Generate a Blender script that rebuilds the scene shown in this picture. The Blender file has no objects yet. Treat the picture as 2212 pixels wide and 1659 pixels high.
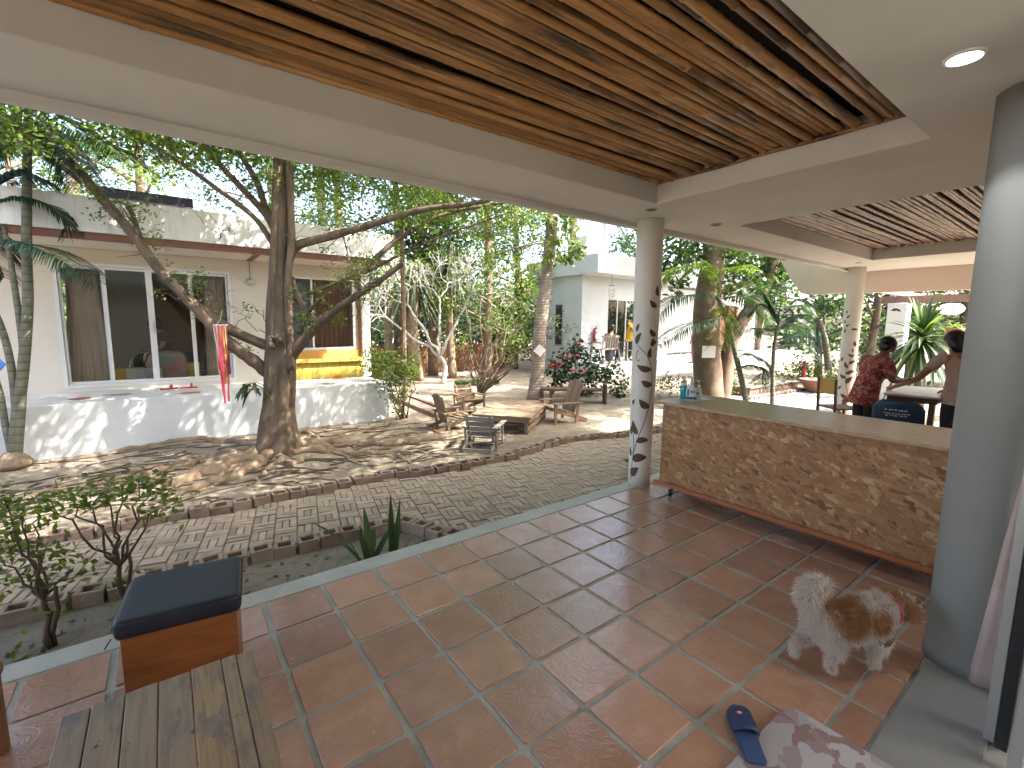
import bpy, math, random
import numpy as np
from mathutils import Vector, Matrix

random.seed(7)
RNG = np.random.default_rng(11)
SC = bpy.context.scene
COL = SC.collection
R = math.radians

# ------------------------------------------------------------------ camera
CAM = np.array([-1.6245, -2.8179, 1.5856])
YAW, PITCH, ROLL = 0.6411, 0.1272, 0.0097
FPX = 464.18
_f = np.array([math.sin(YAW) * math.cos(PITCH), math.cos(YAW) * math.cos(PITCH), -math.sin(PITCH)])
_r0 = np.array([math.cos(YAW), -math.sin(YAW), 0.0])
_u0 = np.cross(_r0, _f)
_r = math.cos(ROLL) * _r0 + math.sin(ROLL) * _u0
_u = -math.sin(ROLL) * _r0 + math.cos(ROLL) * _u0
cam_data = bpy.data.cameras.new('camera')
cam_data.sensor_width = 36.0
cam_data.lens = FPX / 1024 * 36
cam_data.clip_start = 0.02
cam_data.clip_end = 600
cam = bpy.data.objects.new('camera', cam_data)
COL.objects.link(cam)
m = Matrix.Identity(4)
for k in range(3):
    m[k][0], m[k][1], m[k][2], m[k][3] = _r[k], _u[k], -_f[k], CAM[k]
cam.matrix_world = m
SC.camera = cam

# ------------------------------------------------------------------ sky, sun, exposure
SUN = np.array([0.47, -0.50, 0.85]); SUN /= np.linalg.norm(SUN)   # towards the sun
world = bpy.data.worlds.new('World')
SC.world = world
world.use_nodes = True
wn = world.node_tree
sky = wn.nodes.new('ShaderNodeTexSky')
sky.sky_type = 'NISHITA'
sky.sun_disc = False
sky.sun_elevation = math.asin(SUN[2])
sky.sun_rotation = math.atan2(SUN[0], SUN[1])
sky.air_density = 0.8
sky.dust_density = 5.0
sky.ozone_density = 0.2
bg = wn.nodes['Background']
bg.inputs['Strength'].default_value = 0.13
wn.links.new(sky.outputs[0], bg.inputs['Color'])
sun_l = bpy.data.lights.new('sun', 'SUN')
sun_l.energy = 2.8
sun_l.angle = R(0.5)
sun_l.color = (1.0, 0.95, 0.86)
sun = bpy.data.objects.new('sun', sun_l)
COL.objects.link(sun)
sun.rotation_euler = Vector(SUN).to_track_quat('Z', 'Y').to_euler()
sun.location = (0, 0, 30)
SC.view_settings.view_transform = 'Standard'
SC.view_settings.look = 'None'
SC.view_settings.gamma = 1.0
SC.view_settings.exposure = 3.35
SC.view_settings.use_curve_mapping = False
SC.render.engine = 'CYCLES'
SC.cycles.use_denoising = True
SC.cycles.max_bounces = 10
SC.cycles.diffuse_bounces = 7
SC.cycles.glossy_bounces = 4
SC.cycles.transmission_bounces = 6
SC.cycles.transparent_max_bounces = 12
SC.cycles.caustics_reflective = False
SC.cycles.caustics_refractive = False
SC.cycles.sample_clamp_indirect = 6

# ------------------------------------------------------------------ helpers
def at(x, y, dep):
    """world point seen at photograph position x, y (on a 2212 wide print) at a given distance in metres"""
    s = 1024 / 2212
    a = (x * s - 512) / FPX; b = (384 - y * s) / FPX
    return CAM + (_f + a * _r + b * _u) * dep

def on_z(x, y, z):
    s = 1024 / 2212
    a = (x * s - 512) / FPX; b = (384 - y * s) / FPX
    d = _f + a * _r + b * _u
    return CAM + d * ((z - CAM[2]) / d[2])

def tag(o, label=None, cat=None, group=None, kind=None):
    if label: o['label'] = label
    if cat: o['category'] = cat
    if group: o['group'] = group
    if kind: o['kind'] = kind
    return o

def thing(name, loc, label, cat, group=None, rz=0.0):
    o = bpy.data.objects.new(name, None)
    o.empty_display_size = 0.1
    COL.objects.link(o)
    o.location = Vector([float(v) for v in loc])
    o.rotation_euler = (0, 0, rz)
    return tag(o, label, cat, group)

def rotm(rx=0, ry=0, rz=0):
    return np.array((Matrix.Rotation(rz, 3, 'Z') @ Matrix.Rotation(ry, 3, 'Y') @ Matrix.Rotation(rx, 3, 'X')))

def frame(d, up=(0, 0, 1)):
    d = np.asarray(d, float); d = d / (np.linalg.norm(d) + 1e-12)
    up = np.asarray(up, float)
    s = np.cross(d, up)
    if np.linalg.norm(s) < 1e-4: s = np.cross(d, (1, 0, 0))
    s /= np.linalg.norm(s)
    return d, s, np.cross(s, d)

class MB:
    """collects simple shapes into ONE mesh"""
    def __init__(self):
        self.v = []; self.f = []
    def add(self, v, f):
        n = len(self.v)
        self.v.extend([tuple(float(c) for c in p) for p in v])
        self.f.extend([tuple(i + n for i in q) for q in f])
        return self
    def box(self, c, s, rot=None):
        c = np.asarray(c, float); s = np.asarray(s, float) / 2
        p = np.array([(x, y, z) for x in (-1, 1) for y in (-1, 1) for z in (-1, 1)]) * s
        if rot is not None: p = p @ np.asarray(rot).T
        return self.add(p + c, [(0, 1, 3, 2), (4, 6, 7, 5), (0, 4, 5, 1), (2, 3, 7, 6), (0, 2, 6, 4), (1, 5, 7, 3)])
    def span(self, a, b):
        a = np.asarray(a, float); b = np.asarray(b, float)
        return self.box((a + b) / 2, np.abs(b - a))
    def bar(self, a, b, w, h, up=(0, 0, 1)):
        a = np.asarray(a, float); b = np.asarray(b, float)
        d, s, u = frame(b - a, up)
        L = np.linalg.norm(b - a)
        return self.box((a + b) / 2, (L, w, h), np.stack([d, s, u], 1))
    def tube(self, pts, rad, n=8, caps=True):
        pts = np.asarray(pts, float); m = len(pts)
        rad = np.broadcast_to(np.asarray(rad, float), (m,))
        t = np.gradient(pts, axis=0)
        d, s, u = frame(t[0])
        V = []
        for i in range(m):
            d = t[i] / (np.linalg.norm(t[i]) + 1e-12)
            s = s - d * (s @ d); s /= (np.linalg.norm(s) + 1e-12)
            u = np.cross(s, d)
            for k in range(n):
                a = 2 * math.pi * k / n
                V.append(pts[i] + rad[i] * (math.cos(a) * s + math.sin(a) * u))
        F = []
        for i in range(m - 1):
            for k in range(n):
                k2 = (k + 1) % n
                F.append((i * n + k, (i + 1) * n + k, (i + 1) * n + k2, i * n + k2))
        if caps:
            F.append(tuple(range(n))); F.append(tuple((m - 1) * n + k for k in reversed(range(n))))
        return self.add(V, F)
    def lathe(self, prof, n=24, c=(0, 0, 0), rot=None, caps=True):
        c = np.asarray(c, float)
        V = []
        for r, z in prof:
            for k in range(n):
                a = 2 * math.pi * k / n
                V.append((r * math.cos(a), r * math.sin(a), z))
        V = np.array(V)
        if rot is not None: V = V @ np.asarray(rot).T
        m = len(prof); F = []
        for i in range(m - 1):
            for k in range(n):
                k2 = (k + 1) % n
                F.append((i * n + k, i * n + k2, (i + 1) * n + k2, (i + 1) * n + k))
        if caps:
            F.append(tuple(reversed(range(n)))); F.append(tuple((m - 1) * n + k for k in range(n)))
        return self.add(V + c, F)
    def prism(self, poly, o, ex, ey, ez):
        """poly (2d) in the plane ex, ey at origin o, thickness vector ez"""
        o = np.asarray(o, float); ex = np.asarray(ex, float); ey = np.asarray(ey, float); ez = np.asarray(ez, float)
        n = len(poly)
        V = [o + ex * p[0] + ey * p[1] for p in poly] + [o + ex * p[0] + ey * p[1] + ez for p in poly]
        F = [tuple(reversed(range(n))), tuple(range(n, 2 * n))]
        F += [(k, (k + 1) % n, n + (k + 1) % n, n + k) for k in range(n)]
        return self.add(V, F)
    def grid(self, P):
        """P: array (rows, cols, 3)"""
        P = np.asarray(P, float); a, b = P.shape[:2]
        return self.add(P.reshape(-1, 3), [(i * b + j, i * b + j + 1, (i + 1) * b + j + 1, (i + 1) * b + j) for i in range(a - 1) for j in range(b - 1)])
    def mesh(self, name, mat, off=(0, 0, 0), smooth=False):
        me = bpy.data.meshes.new(name)
        o = np.asarray(off, float)
        me.from_pydata([(p[0] - o[0], p[1] - o[1], p[2] - o[2]) for p in self.v], [], self.f)
        me.update()
        if mat is not None: me.materials.append(mat)
        if smooth:
            me.polygons.foreach_set('use_smooth', [True] * len(me.polygons))
        return me
    def build(self, name, mat, parent=None, smooth=False, bevel=0.0, local=False, fixn=True):
        """vertices are world positions; under a parent they are stored relative to it (local=True: already relative)"""
        off = (0, 0, 0)
        if parent is not None and not local:
            off = tuple(wloc(parent))
        me = self.mesh(name, mat, off, smooth)
        o = bpy.data.objects.new(name, me)
        COL.objects.link(o)
        if parent is not None: o.parent = parent
        if fixn: recalc(me)
        if bevel > 0:
            b = o.modifiers.new('bevel', 'BEVEL'); b.width = bevel; b.segments = 2; b.limit_method = 'ANGLE'
        return o

def wloc(o):
    v = np.zeros(3)
    while o is not None:
        v += np.array(o.location); o = o.parent
    return v

def recalc(me):
    import bmesh
    bm = bmesh.new(); bm.from_mesh(me)
    bmesh.ops.recalc_face_normals(bm, faces=bm.faces)
    bm.to_mesh(me); bm.free()

def obj(name, me, parent=None, loc=(0, 0, 0), rz=0.0):
    o = bpy.data.objects.new(name, me)
    COL.objects.link(o)
    if parent is not None: o.parent = parent
    o.location = Vector([float(v) for v in loc]); o.rotation_euler = (0, 0, rz)
    return o

def copy_tree(o, parent=None):
    c = o.copy(); COL.objects.link(c)
    c.parent = parent
    for ch in list(o.children): copy_tree(ch, c)
    return c

def quads(name, V, mat, parent=None, col=None, smooth=False, nv=4):
    """V: (N, nv, 3) world points, one face each; fast. col: (N,) value kept in the attribute 'tone'"""
    V = np.asarray(V, np.float32)
    N = V.shape[0]
    off = wloc(parent) if parent is not None else np.zeros(3)
    me = bpy.data.meshes.new(name)
    me.vertices.add(N * nv); me.loops.add(N * nv); me.polygons.add(N)
    me.vertices.foreach_set('co', (V - off.astype(np.float32)).reshape(-1))
    me.loops.foreach_set('vertex_index', np.arange(N * nv, dtype=np.int32))
    me.polygons.foreach_set('loop_start', np.arange(0, N * nv, nv, dtype=np.int32))
    me.polygons.foreach_set('loop_total', np.full(N, nv, dtype=np.int32))
    if smooth: me.polygons.foreach_set('use_smooth', np.ones(N, dtype=bool))
    me.update(calc_edges=True)
    if col is not None:
        a = me.attributes.new('tone', 'FLOAT', 'POINT')
        a.data.foreach_set('value', np.repeat(np.asarray(col, np.float32), nv))
    me.materials.append(mat)
    o = bpy.data.objects.new(name, me); COL.objects.link(o)
    if parent is not None: o.parent = parent
    return o

# ------------------------------------------------------------------ materials
def _nt(name):
    mt = bpy.data.materials.new(name); mt.use_nodes = True
    nt = mt.node_tree
    return mt, nt, nt.nodes['Principled BSDF']

def N(nt, kind, **kw):
    n = nt.nodes.new(kind)
    for k, v in kw.items():
        if k.startswith('i_'):
            n.inputs[k[2:].replace('_', ' ')].default_value = v
        else:
            setattr(n, k, v)
    return n

def ramp(nt, fac, stops):
    n = nt.nodes.new('ShaderNodeValToRGB')
    e = n.color_ramp.elements
    while len(e) < len(stops): e.new(0.5)
    for k, (p, c) in enumerate(stops):
        e[k].position = p; e[k].color = (c[0], c[1], c[2], 1)
    nt.links.new(fac, n.inputs[0])
    return n.outputs[0]

def mixc(nt, fac, a, b, blend='MIX'):
    n = nt.nodes.new('ShaderNodeMix'); n.data_type = 'RGBA'; n.blend_type = blend
    for sock, v in ((n.inputs[0], fac), (n.inputs[6], a), (n.inputs[7], b)):
        if hasattr(v, 'links'): nt.links.new(v, sock)
        elif isinstance(v, (tuple, list)): sock.default_value = (v[0], v[1], v[2], 1)
        else: sock.default_value = v
    return n.outputs[2]

def mathn(nt, op, a, b=None, clamp=False):
    n = nt.nodes.new('ShaderNodeMath'); n.operation = op; n.use_clamp = clamp
    for sock, v in ((n.inputs[0], a), (n.inputs[1], b)):
        if v is None: continue
        if hasattr(v, 'links'): nt.links.new(v, sock)
        else: sock.default_value = v
    return n.outputs[0]

def coords(nt, kind='Object', scale=(1, 1, 1), rot=(0, 0, 0), rnd=False):
    tc = nt.nodes.new('ShaderNodeTexCoord')
    mp = nt.nodes.new('ShaderNodeMapping')
    mp.inputs['Scale'].default_value = scale; mp.inputs['Rotation'].default_value = rot
    nt.links.new(tc.outputs[kind], mp.inputs[0])
    if rnd:
        oi = nt.nodes.new('ShaderNodeObjectInfo')
        cx = nt.nodes.new('ShaderNodeCombineXYZ')
        nt.links.new(mathn(nt, 'MULTIPLY', oi.outputs['Random'], 37.0), cx.inputs[0])
        nt.links.new(mathn(nt, 'MULTIPLY', oi.outputs['Random'], 91.0), cx.inputs[1])
        nt.links.new(cx.outputs[0], mp.inputs['Location'])
    return mp.outputs[0]

def noise(nt, vec, scale, detail=4, rough=0.55, dist=0.0):
    n = nt.nodes.new('ShaderNodeTexNoise')
    n.inputs['Scale'].default_value = scale; n.inputs['Detail'].default_value = detail
    n.inputs['Roughness'].default_value = rough; n.inputs['Distortion'].default_value = dist
    nt.links.new(vec, n.inputs['Vector'])
    return n.outputs['Fac']

def bump(nt, bs, h, strength, dist=0.01):
    b = nt.nodes.new('ShaderNodeBump')
    b.inputs['Strength'].default_value = strength; b.inputs['Distance'].default_value = dist
    nt.links.new(h, b.inputs['Height']); nt.links.new(b.outputs[0], bs.inputs['Normal'])

def shade(c, k): return tuple(min(1.0, max(0.0, x * k)) for x in c)

def plain(name, c, rough=0.6, var=0.18, scale=6.0, bmp=0.0, bscale=40.0, metal=0.0, spec=0.5, stretch=(1, 1, 1), objvar=0.0, c2=None, rnd=True):
    """one colour with soft cloudy variation, small relief and per-object variation"""
    mt, nt, bs = _nt(name)
    v = coords(nt, 'Object', stretch, rnd=rnd)
    n1 = noise(nt, v, scale, 5, 0.6)
    out = ramp(nt, n1, [(0.28, shade(c, 1 - var)), (0.72, c2 if c2 else shade(c, 1 + var))])
    if objvar > 0:
        oi = nt.nodes.new('ShaderNodeObjectInfo')
        k = mathn(nt, 'MULTIPLY_ADD', oi.outputs['Random'], 2 * objvar); k.node.inputs[2].default_value = 1 - objvar
        hs = nt.nodes.new('ShaderNodeHueSaturation'); nt.links.new(out, hs.inputs['Color']); nt.links.new(k, hs.inputs['Value'])
        out = hs.outputs[0]
    nt.links.new(out, bs.inputs['Base Color'])
    bs.inputs['Roughness'].default_value = rough
    bs.inputs['Metallic'].default_value = metal
    bs.inputs['Specular IOR Level'].default_value = spec
    if bmp > 0: bump(nt, bs, noise(nt, v, bscale, 6, 0.65), bmp, 0.01)
    return mt

def leafmat(name, dark, mid, light, trans=0.35, rough=0.5):
    mt, nt, bs = _nt(name)
    at_ = nt.nodes.new('ShaderNodeAttribute'); at_.attribute_name = 'tone'
    c = ramp(nt, at_.outputs['Fac'], [(0.0, dark), (0.55, mid), (1.0, light)])
    nt.links.new(c, bs.inputs['Base Color'])
    bs.inputs['Roughness'].default_value = rough
    bs.inputs['Specular IOR Level'].default_value = 0.35
    tr = nt.nodes.new('ShaderNodeBsdfTranslucent')
    nt.links.new(mixc(nt, 1.0, c, (1.0, 1.15, 0.45), 'MULTIPLY'), tr.inputs['Color'])
    mx = nt.nodes.new('ShaderNodeMixShader'); mx.inputs[0].default_value = trans
    nt.links.new(bs.outputs[0], mx.inputs[1]); nt.links.new(tr.outputs[0], mx.inputs[2])
    nt.links.new(mx.outputs[0], nt.nodes['Material Output'].inputs['Surface'])
    return mt

def woodmat(name, c1, c2, rough=0.6, grain=(1.2, 14, 14), objvar=0.15, bmp=0.25, knots=None):
    mt, nt, bs = _nt(name)
    v = coords(nt, 'Object', grain, rnd=True)
    n1 = noise(nt, v, 2.2, 6, 0.6, 0.6)
    out = ramp(nt, n1, [(0.25, c1), (0.75, c2)])
    if knots:
        k = noise(nt, coords(nt, 'Object', (1, 1, 1), rnd=True), knots[0], 3, 0.5)
        f = ramp(nt, k, [(knots[1], (0, 0, 0)), (knots[1] + 0.09, (1, 1, 1))])
        out = mixc(nt, f, out, knots[2])
    oi = nt.nodes.new('ShaderNodeObjectInfo')
    kk = mathn(nt, 'MULTIPLY_ADD', oi.outputs['Random'], 2 * objvar); kk.node.inputs[2].default_value = 1 - objvar
    hs = nt.nodes.new('ShaderNodeHueSaturation'); nt.links.new(out, hs.inputs['Color']); nt.links.new(kk, hs.inputs['Value'])
    nt.links.new(hs.outputs[0], bs.inputs['Base Color'])
    bs.inputs['Roughness'].default_value = rough
    bump(nt, bs, n1, bmp, 0.004)
    return mt

def glassmat(name, tint=(0.9, 0.95, 0.93), refl=0.12):
    mt, nt, bs = _nt(name)
    nt.nodes.remove(bs)
    tr = nt.nodes.new('ShaderNodeBsdfTransparent'); tr.inputs[0].default_value = (*tint, 1)
    gl = nt.nodes.new('ShaderNodeBsdfGlossy'); gl.inputs['Roughness'].default_value = 0.01
    fr = nt.nodes.new('ShaderNodeFresnel'); fr.inputs['IOR'].default_value = 1.5
    fac = mathn(nt, 'ADD', fr.outputs[0], refl, True)
    mx = nt.nodes.new('ShaderNodeMixShader')
    nt.links.new(fac, mx.inputs[0]); nt.links.new(tr.outputs[0], mx.inputs[1]); nt.links.new(gl.outputs[0], mx.inputs[2])
    nt.links.new(mx.outputs[0], nt.nodes['Material Output'].inputs['Surface'])
    return mt

M = {}
# ---- materials of the place
def mk_tile():
    mt, nt, bs = _nt('terracotta_tile')
    v = coords(nt, 'Object', (1, 1, 1), rnd=True)
    a = noise(nt, v, 7, 6, 0.6, 0.3)
    b = noise(nt, v, 40, 5, 0.7)
    c = ramp(nt, a, [(0.25, (0.34, 0.172, 0.105)), (0.55, (0.45, 0.24, 0.15)), (0.8, (0.54, 0.325, 0.225))])
    c = mixc(nt, 0.25, c, ramp(nt, b, [(0.3, (0.27, 0.145, 0.095)), (0.7, (0.50, 0.33, 0.24))]))
    oi = nt.nodes.new('ShaderNodeObjectInfo')
    k = mathn(nt, 'MULTIPLY_ADD', oi.outputs['Random'], 0.34); k.node.inputs[2].default_value = 0.83
    hs = nt.nodes.new('ShaderNodeHueSaturation'); nt.links.new(c, hs.inputs['Color']); nt.links.new(k, hs.inputs['Value'])
    hs.inputs['Saturation'].default_value = 1.0
    nt.links.new(hs.outputs[0], bs.inputs['Base Color'])
    nt.links.new(ramp(nt, noise(nt, v, 11, 4, 0.6), [(0.3, (0.13,) * 3), (0.75, (0.30,) * 3)]), bs.inputs['Roughness'])
    bs.inputs['Specular IOR Level'].default_value = 0.7
    # slate-like ripples pressed into the tile
    w = noise(nt, v, 9, 3, 0.5, 2.2)
    rp = ramp(nt, w, [(0.40, (0, 0, 0)), (0.47, (0.8, 0.8, 0.8)), (0.53, (0.8,) * 3), (0.60, (0.25,) * 3)])
    bump(nt, bs, mixc(nt, 0.3, rp, noise(nt, v, 30, 5, 0.6)), 0.24, 0.005)
    return mt
M['tile'] = mk_tile()
M['grout'] = plain('grout', (0.40, 0.395, 0.345), 0.75, 0.28, 5, 0.4, 90)
M['kerb'] = plain('smooth_concrete', (0.45, 0.435, 0.385), 0.7, 0.18, 3, 0.25, 60)
M['soffit'] = plain('soffit_paint', (0.66, 0.65, 0.615), 0.8, 0.09, 1.3, 0.06, 120)
M['beamface'] = plain('beam_paint', (0.62, 0.615, 0.59), 0.8, 0.08, 1.3, 0.05, 120)
M['white_wall'] = plain('white_wall_paint', (0.56, 0.565, 0.55), 0.8, 0.07, 0.9, 0.08, 90)
M['cream_wall'] = plain('cream_wall_paint', (0.60, 0.55, 0.47), 0.8, 0.06, 0.8, 0.06, 90)
M['column'] = plain('column_paint', (0.72, 0.70, 0.65), 0.6, 0.06, 2.0, 0.05, 60)
M['pinkwall'] = plain('salmon_white_paint', (0.66, 0.55, 0.49), 0.8, 0.05, 1.0)

def mk_stained():
    mt, nt, bs = _nt('stained_white_wall')
    v = coords(nt, 'Object')
    sv = coords(nt, 'Object', (6, 6, 0.8))
    a = noise(nt, sv, 1.6, 6, 0.65)
    b = noise(nt, v, 1.1, 5, 0.6)
    c = mixc(nt, ramp(nt, a, [(0.50, (0, 0, 0)), (0.78, (0.75,) * 3)]), (0.68, 0.68, 0.66), (0.30, 0.30, 0.27))
    c = mixc(nt, ramp(nt, b, [(0.45, (0, 0, 0)), (0.8, (0.4,) * 3)]), c, (0.45, 0.43, 0.38))
    nt.links.new(c, bs.inputs['Base Color']); bs.inputs['Roughness'].default_value = 0.85
    bump(nt, bs, noise(nt, v, 60, 6, 0.7), 0.15, 0.01)
    return mt
M['stained'] = mk_stained()
M['platform'] = plain('platform_paint', (0.55, 0.565, 0.565), 0.75, 0.12, 1.2, 0.1, 50)
M['redtrim'] = woodmat('red_brown_board', (0.12, 0.045, 0.028), (0.20, 0.078, 0.048), 0.6)

def mk_bamboo(name, c1, c2, c3, stain=0.5):
    mt, nt, bs = _nt(name)
    v = coords(nt, 'Object', (0.35, 9, 9), rnd=True)
    a = noise(nt, v, 3, 6, 0.6, 0.4)
    c = ramp(nt, a, [(0.2, c1), (0.5, c2), (0.8, c3)])
    v2 = coords(nt, 'Object', (1.1, 2.2, 2.2), rnd=True)
    st = noise(nt, v2, 1.25, 4, 0.55)
    c = mixc(nt, ramp(nt, st, [(stain, (0, 0, 0)), (stain + 0.14, (0.85,) * 3)]), c, (0.022, 0.017, 0.014))
    oi = nt.nodes.new('ShaderNodeObjectInfo')
    k = mathn(nt, 'MULTIPLY_ADD', oi.outputs['Random'], 0.8); k.node.inputs[2].default_value = 0.62
    hs = nt.nodes.new('ShaderNodeHueSaturation'); nt.links.new(c, hs.inputs['Color']); nt.links.new(k, hs.inputs['Value'])
    nt.links.new(hs.outputs[0], bs.inputs['Base Color'])
    bs.inputs['Roughness'].default_value = 0.36
    bump(nt, bs, a, 0.25, 0.004)
    return mt
M['bamboo'] = mk_bamboo('dry_bamboo', (0.19, 0.085, 0.028), (0.36, 0.185, 0.062), (0.54, 0.33, 0.14), 0.52)
M['bamboo2'] = mk_bamboo('pale_dry_bamboo', (0.20, 0.10, 0.068), (0.33, 0.195, 0.14), (0.44, 0.285, 0.21), 0.47)
M['bamboodark'] = plain('ceiling_backing', (0.03, 0.02, 0.014), 0.9)

def mk_osb():
    mt, nt, bs = _nt('chip_board')
    tc = nt.nodes.new('ShaderNodeTexCoord')
    def layer(rot, sc, seed):
        mp = nt.nodes.new('ShaderNodeMapping')
        mp.vector_type = 'TEXTURE'; mp.inputs['Rotation'].default_value = rot; mp.inputs['Scale'].default_value = tuple(1 / q for q in sc); mp.inputs['Location'].default_value = (seed, seed * 0.7, seed * 1.3)
        nz = nt.nodes.new('ShaderNodeTexNoise'); nz.inputs['Scale'].default_value = 7; nz.inputs['Detail'].default_value = 3
        nt.links.new(tc.outputs['Object'], nz.inputs['Vector'])
        ad = nt.nodes.new('ShaderNodeMix'); ad.data_type = 'VECTOR'; ad.inputs[0].default_value = 0.012
        nt.links.new(tc.outputs['Object'], ad.inputs[4]); nt.links.new(nz.outputs['Color'], ad.inputs[5])
        nt.links.new(ad.outputs[1], mp.inputs[0])
        vo = nt.nodes.new('ShaderNodeTexVoronoi'); vo.distance = 'CHEBYCHEV'; vo.inputs['Scale'].default_value = 1.0; vo.inputs['Randomness'].default_value = 1.0
        nt.links.new(mp.outputs[0], vo.inputs['Vector'])
        sp = nt.nodes.new('ShaderNodeSeparateColor'); nt.links.new(vo.outputs['Color'], sp.inputs[0])
        return sp.outputs[0], sp.outputs[1], vo.outputs['Distance']
    A = layer((0.25, 0.3, 0.3), (22, 13, 52), 1.0)
    B = layer((1.25, 0.1, 1.2), (22, 12, 46), 5.0)
    C_ = layer((2.3, 0.2, 2.2), (26, 16, 64), 9.0)
    stops = [(0.0, (0.12, 0.048, 0.018)), (0.14, (0.26, 0.12, 0.045)), (0.5, (0.345, 0.17, 0.07)), (0.85, (0.40, 0.215, 0.10)), (1.0, (0.57, 0.385, 0.22))]
    ca, cb, cc = (ramp(nt, q[0], stops) for q in (A, B, C_))
    c = mixc(nt, ramp(nt, A[1], [(0.52, (0, 0, 0)), (0.54, (1, 1, 1))]), ca, cb)
    c = mixc(nt, ramp(nt, B[1], [(0.66, (0, 0, 0)), (0.68, (1, 1, 1))]), c, cc)
    fine = noise(nt, coords(nt, 'Object', (30, 30, 90)), 3, 4, 0.6)
    c = mixc(nt, 0.22, c, ramp(nt, fine, [(0.3, (0.12, 0.055, 0.02)), (0.7, (0.42, 0.26, 0.12))]))
    wear = noise(nt, coords(nt, 'Object'), 2.3, 4, 0.6)
    c = mixc(nt, ramp(nt, wear, [(0.55, (0, 0, 0)), (0.8, (0.35,) * 3)]), c, (0.13, 0.07, 0.03))
    nt.links.new(c, bs.inputs['Base Color'])
    bs.inputs['Roughness'].default_value = 0.42
    bump(nt, bs, A[0], 0.12, 0.004)
    return mt
M['osb'] = mk_osb()
M['osbtop'] = M['osb'].copy(); M['osbtop'].name = 'varnished_chip_board'
M['osbtop'].node_tree.nodes['Principled BSDF'].inputs['Roughness'].default_value = 0.3
_n = M['osbtop'].node_tree; _b = _n.nodes['Principled BSDF']; _l = _b.inputs['Base Color'].links[0].from_socket; _n.links.new(mixc(_n, 0.45, _l, (0.50, 0.40, 0.27)), _b.inputs['Base Color'])
M['redboard'] = woodmat('red_varnished_board', (0.30, 0.085, 0.03), (0.40, 0.135, 0.05), 0.35)

def mk_ground():
    mt, nt, bs = _nt('sandy_soil')
    v = coords(nt, 'Object')
    a = noise(nt, v, 0.55, 5, 0.6)
    b = noise(nt, v, 6, 6, 0.7)
    d = noise(nt, v, 55, 4, 0.7)
    c = ramp(nt, a, [(0.3, (0.165, 0.135, 0.10)), (0.7, (0.29, 0.245, 0.19))])
    c = mixc(nt, 0.45, c, ramp(nt, b, [(0.3, (0.13, 0.105, 0.078)), (0.7, (0.38, 0.325, 0.255))]))
    c = mixc(nt, ramp(nt, d, [(0.58, (0, 0, 0)), (0.70, (0.7,) * 3)]), c, (0.13, 0.09, 0.055))
    nt.links.new(c, bs.inputs['Base Color']); bs.inputs['Roughness'].default_value = 0.95
    bs.inputs['Specular IOR Level'].default_value = 0.1
    bump(nt, bs, mixc(nt, 0.4, b, d), 0.7, 0.03)
    return mt
M['soil'] = mk_ground()
M['strip'] = plain('clay_paver', (0.36, 0.275, 0.20), 0.85, 0.22, 9, 0.35, 120, objvar=0.22)
M['block'] = plain('clay_block', (0.29, 0.21, 0.16), 0.9, 0.25, 7, 0.4, 90, objvar=0.15)
M['cobble'] = plain('grey_paving', (0.27, 0.27, 0.265), 0.8, 0.25, 5, 0.5, 50)
M['brick'] = plain('weathered_brick', (0.20, 0.13, 0.10), 0.9, 0.3, 7, 0.4, 60, objvar=0.2)
M['oldwood'] = woodmat('weathered_plank', (0.16, 0.10, 0.062), (0.33, 0.235, 0.155), 0.75, (2, 16, 16), 0.2)
M['oldwood_grey'] = woodmat('grey_plank', (0.14, 0.115, 0.095), (0.28, 0.24, 0.20), 0.8, (2, 16, 16), 0.2)
M['darkwood'] = woodmat('dark_wood', (0.055, 0.028, 0.017), (0.11, 0.058, 0.035), 0.55)
M['brownwood'] = woodmat('brown_wood', (0.16, 0.066, 0.028), (0.27, 0.12, 0.055), 0.5)
M['orangewood'] = woodmat('varnished_teak', (0.14, 0.045, 0.012), (0.30, 0.105, 0.028), 0.35, (1.5, 10, 10), 0.05)
def mk_pine():
    mt, nt, bs = _nt('spotted_pine')
    g = noise(nt, coords(nt, 'Object', (22, 1.4, 22), rnd=True), 2.6, 6, 0.65, 0.5)
    c = ramp(nt, g, [(0.22, (0.15, 0.10, 0.06)), (0.5, (0.34, 0.225, 0.115)), (0.8, (0.47, 0.335, 0.18))])
    oi = nt.nodes.new('ShaderNodeObjectInfo')
    c = mixc(nt, mathn(nt, 'MULTIPLY', oi.outputs['Random'], 0.45), c, (0.24, 0.205, 0.18))
    st = noise(nt, coords(nt, 'Object', (6, 2.5, 6), rnd=True), 2.4, 5, 0.6)
    c = mixc(nt, ramp(nt, st, [(0.50, (0, 0, 0)), (0.66, (0.8,) * 3)]), c, (0.125, 0.115, 0.12))
    kn = noise(nt, coords(nt, 'Object', (1.6, 1, 1), rnd=True), 22, 3, 0.5)
    c = mixc(nt, ramp(nt, kn, [(0.68, (0, 0, 0)), (0.73, (0.9,) * 3)]), c, (0.035, 0.026, 0.022))
    nt.links.new(c, bs.inputs['Base Color']); bs.inputs['Roughness'].default_value = 0.5
    bump(nt, bs, g, 0.3, 0.004)
    return mt
M['pine'] = mk_pine()
M['alu'] = plain('aluminium', (0.42, 0.42, 0.41), 0.35, 0.05, 4, metal=0.6)
M['alu_white'] = plain('white_aluminium', (0.62, 0.62, 0.61), 0.4, 0.04, 4, metal=0.0)
M['black'] = plain('black_rubber', (0.012, 0.012, 0.013), 0.6, 0.2)
M['glass'] = glassmat('window_glass', (0.95, 0.95, 0.94), 0.015)
M['curtain_beige'] = plain('beige_curtain', (0.50, 0.41, 0.31), 0.9, 0.1, 3, 0.1, 200)
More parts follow.
